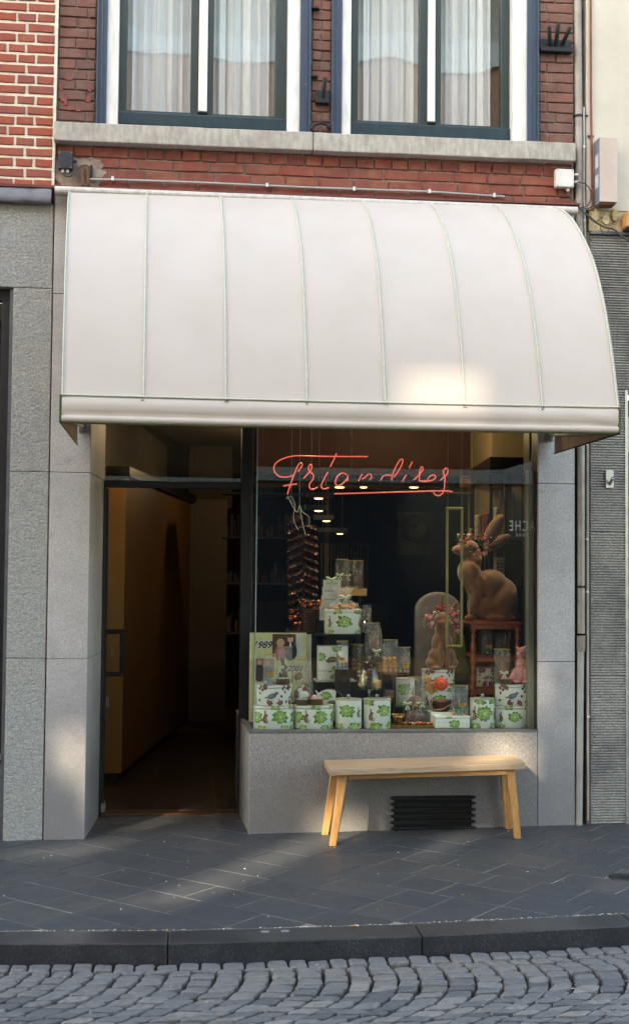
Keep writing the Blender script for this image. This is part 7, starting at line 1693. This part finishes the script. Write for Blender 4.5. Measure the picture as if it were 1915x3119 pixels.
# chair back behind the small rabbit
t = thing('grey_chair', S(1330, 2040, 1.0), 'grey round backed upholstered chair behind the smaller rabbit', 'chair'); cg = pbr('grey_upholstery', srgb(120, 116, 120), .9, var=.15, bump=.3)
a_ = S(1264, 2080, .95); b_ = S(1408, 1804, .95); w = b_.x-a_.x; n = 18; pts = [(a_.x, .95, a_.z), (b_.x, .95, a_.z)]+[((a_.x+b_.x)/2+cos(pi*k/n)*w/2, .95, b_.z-w*.42+sin(pi*k/n)*w*.42) for k in range(n+1)]
mb = MB(); mb.prism(pts, (0, .07, 0)); mb.build('backrest', cg, t, bevel=.02, seg=3)
mb = MB(); mb.box(a_.x-.01, b_.x+.01, 1.02, 1.5, .42, .52); mb.build('seat', cg, t, bevel=.02)
for (x, y) in ((a_.x+.02, 1.3), (b_.x-.04, 1.3), (a_.x+.02, 1.46), (b_.x-.04, 1.46)): mb = MB(); mb.box(x, x+.03, y, y+.03, IZ, .42); mb.build('leg', M['table_wood'], t)
# solid slim frame modelled in place of a reflection in the glass
GY = .33; a_ = S(1357, 1972, GY); b_ = S(1411, 1545, GY); w = .017
t = thing('reflected_frame', ((a_.x+b_.x)/2, GY, a_.z), 'tall slim olive gold frame standing in for a glass reflection in front of the rabbits', 'frame'); mg = pbr('olive_gold_frame', srgb(150, 132, 78), .5, var=.2, bump=.2)
for q in ((a_.x, b_.x, b_.z-w, b_.z), (a_.x, b_.x, a_.z, a_.z+w), (a_.x, a_.x+w, a_.z+w+.0005, b_.z-w-.0005), (b_.x-w, b_.x, a_.z+w+.0005, b_.z-w-.0005)): mb = MB(); mb.box(q[0], q[1], GY, GY+.014, q[2], q[3]); mb.build('frame_side', mg, t, bevel=.004)
for x in (a_.x+.01, b_.x-.01): mb = MB(); mb.tube([(x, GY+.007, b_.z), (x, GY+.007, ZC)], .0008, 5); mb.build('hanging_wire', M['steel'], t)
# green woven bag
a_ = S(1382, 2056, .60); b_ = S(1412, 1935, .60); t = thing('woven_bag', ((a_.x+b_.x)/2, .64, a_.z), 'moss green woven bag standing left of the turned wooden stand', 'bag')
def weave():
    n = N('moss_green_weave'); w_ = n.new('ShaderNodeTexWave'); w_.inputs['Scale'].default_value = 38; w_.inputs['Distortion'].default_value = 2; w_.bands_direction = 'DIAGONAL'; n.l.new(n.pos(), w_.inputs['Vector'])
    n.set(col=n.ramp(w_.outputs[1], [(.2, srgb(52, 58, 22)), (.8, srgb(118, 124, 52))]), rough=.9, normal=n.bump(w_.outputs[1], .8, .005)); return n.m
mb = MB(); mb.hexa([(a_.x-.005,.60,a_.z),(b_.x+.04,.60,a_.z),(b_.x+.04,.70,a_.z),(a_.x-.005,.70,a_.z),(a_.x+.01,.62,b_.z),(b_.x+.01,.62,b_.z),(b_.x+.01,.66,b_.z),(a_.x+.01,.66,b_.z)]); mb.build('bag_body', weave(), t, bevel=.01, seg=3)
riser(a_.x-.02, b_.x+.02, .58, .72, a_.z, 'black block under the moss green woven bag')
mb = MB(); mb.box(S(1262, 2200, .42).x, S(1372, 2200, .42).x, .36, .5, FLOOR, FLOOR+.045) if False else None
# dim backdrop board behind the display

# more goods filling the middle of the display
bag(1102, 1132, 1838, 1925, ST+.02, 'small cellophane bag with dark chocolate right beside the wrapped tin on the black stand', content=None, base=S(1030, 1928, ST).z+.0005, label=None, clip=None, top=.9, depth=.035, choc=choc_hare(1.2, 0, z=.02))
bag(1070, 1108, 1962, 2042, .58, 'shaded bag of brown truffles behind the hare tin shelf', content='nuts', fill=.5, base=px_box(1070, 1108, 1962, 2042, .58)[1], label=None, top=.9)
q_ = px_box(1070, 1108, 1962, 2042, .58); riser(q_[0]-.05, q_[0]+.05, .53, .64, q_[1], 'black block under the shaded truffle bag')
t = thing('amber_box', S(1185, 2075, .62), 'long amber cardboard box behind the glass cloche', 'box'); a_ = S(1150, 2046, .62); b_ = S(1210, 2022, .62)
mb = MB(); mb.box(a_.x, b_.x, .62, .70, a_.z, b_.z-.012); mb.build('box_body', M['lab_gold'], t, bevel=.002)
mb = MB(); mb.box(a_.x-.002, b_.x+.002, .618, .702, b_.z-.0115, b_.z); mb.build('lid', M['lab_gold'], t, bevel=.002)
riser(a_.x, b_.x, .62, .70, a_.z, 'black block under the amber box')
bag(1166, 1202, 2100, 2150, .50, 'low dark bag of chocolate eggs behind the right tall tin', content='eggs', fill=.6, base=px_box(1166, 1202, 2100, 2150, .5)[1], label=(.5, .4), clip=None, eggs=[M['choc_m'], M['choc'], EGG[1]])
q_ = px_box(1166, 1202, 2100, 2150, .50); riser(q_[0]-.045, q_[0]+.045, .46, .55, q_[1], 'black block under the low bag of chocolate eggs')
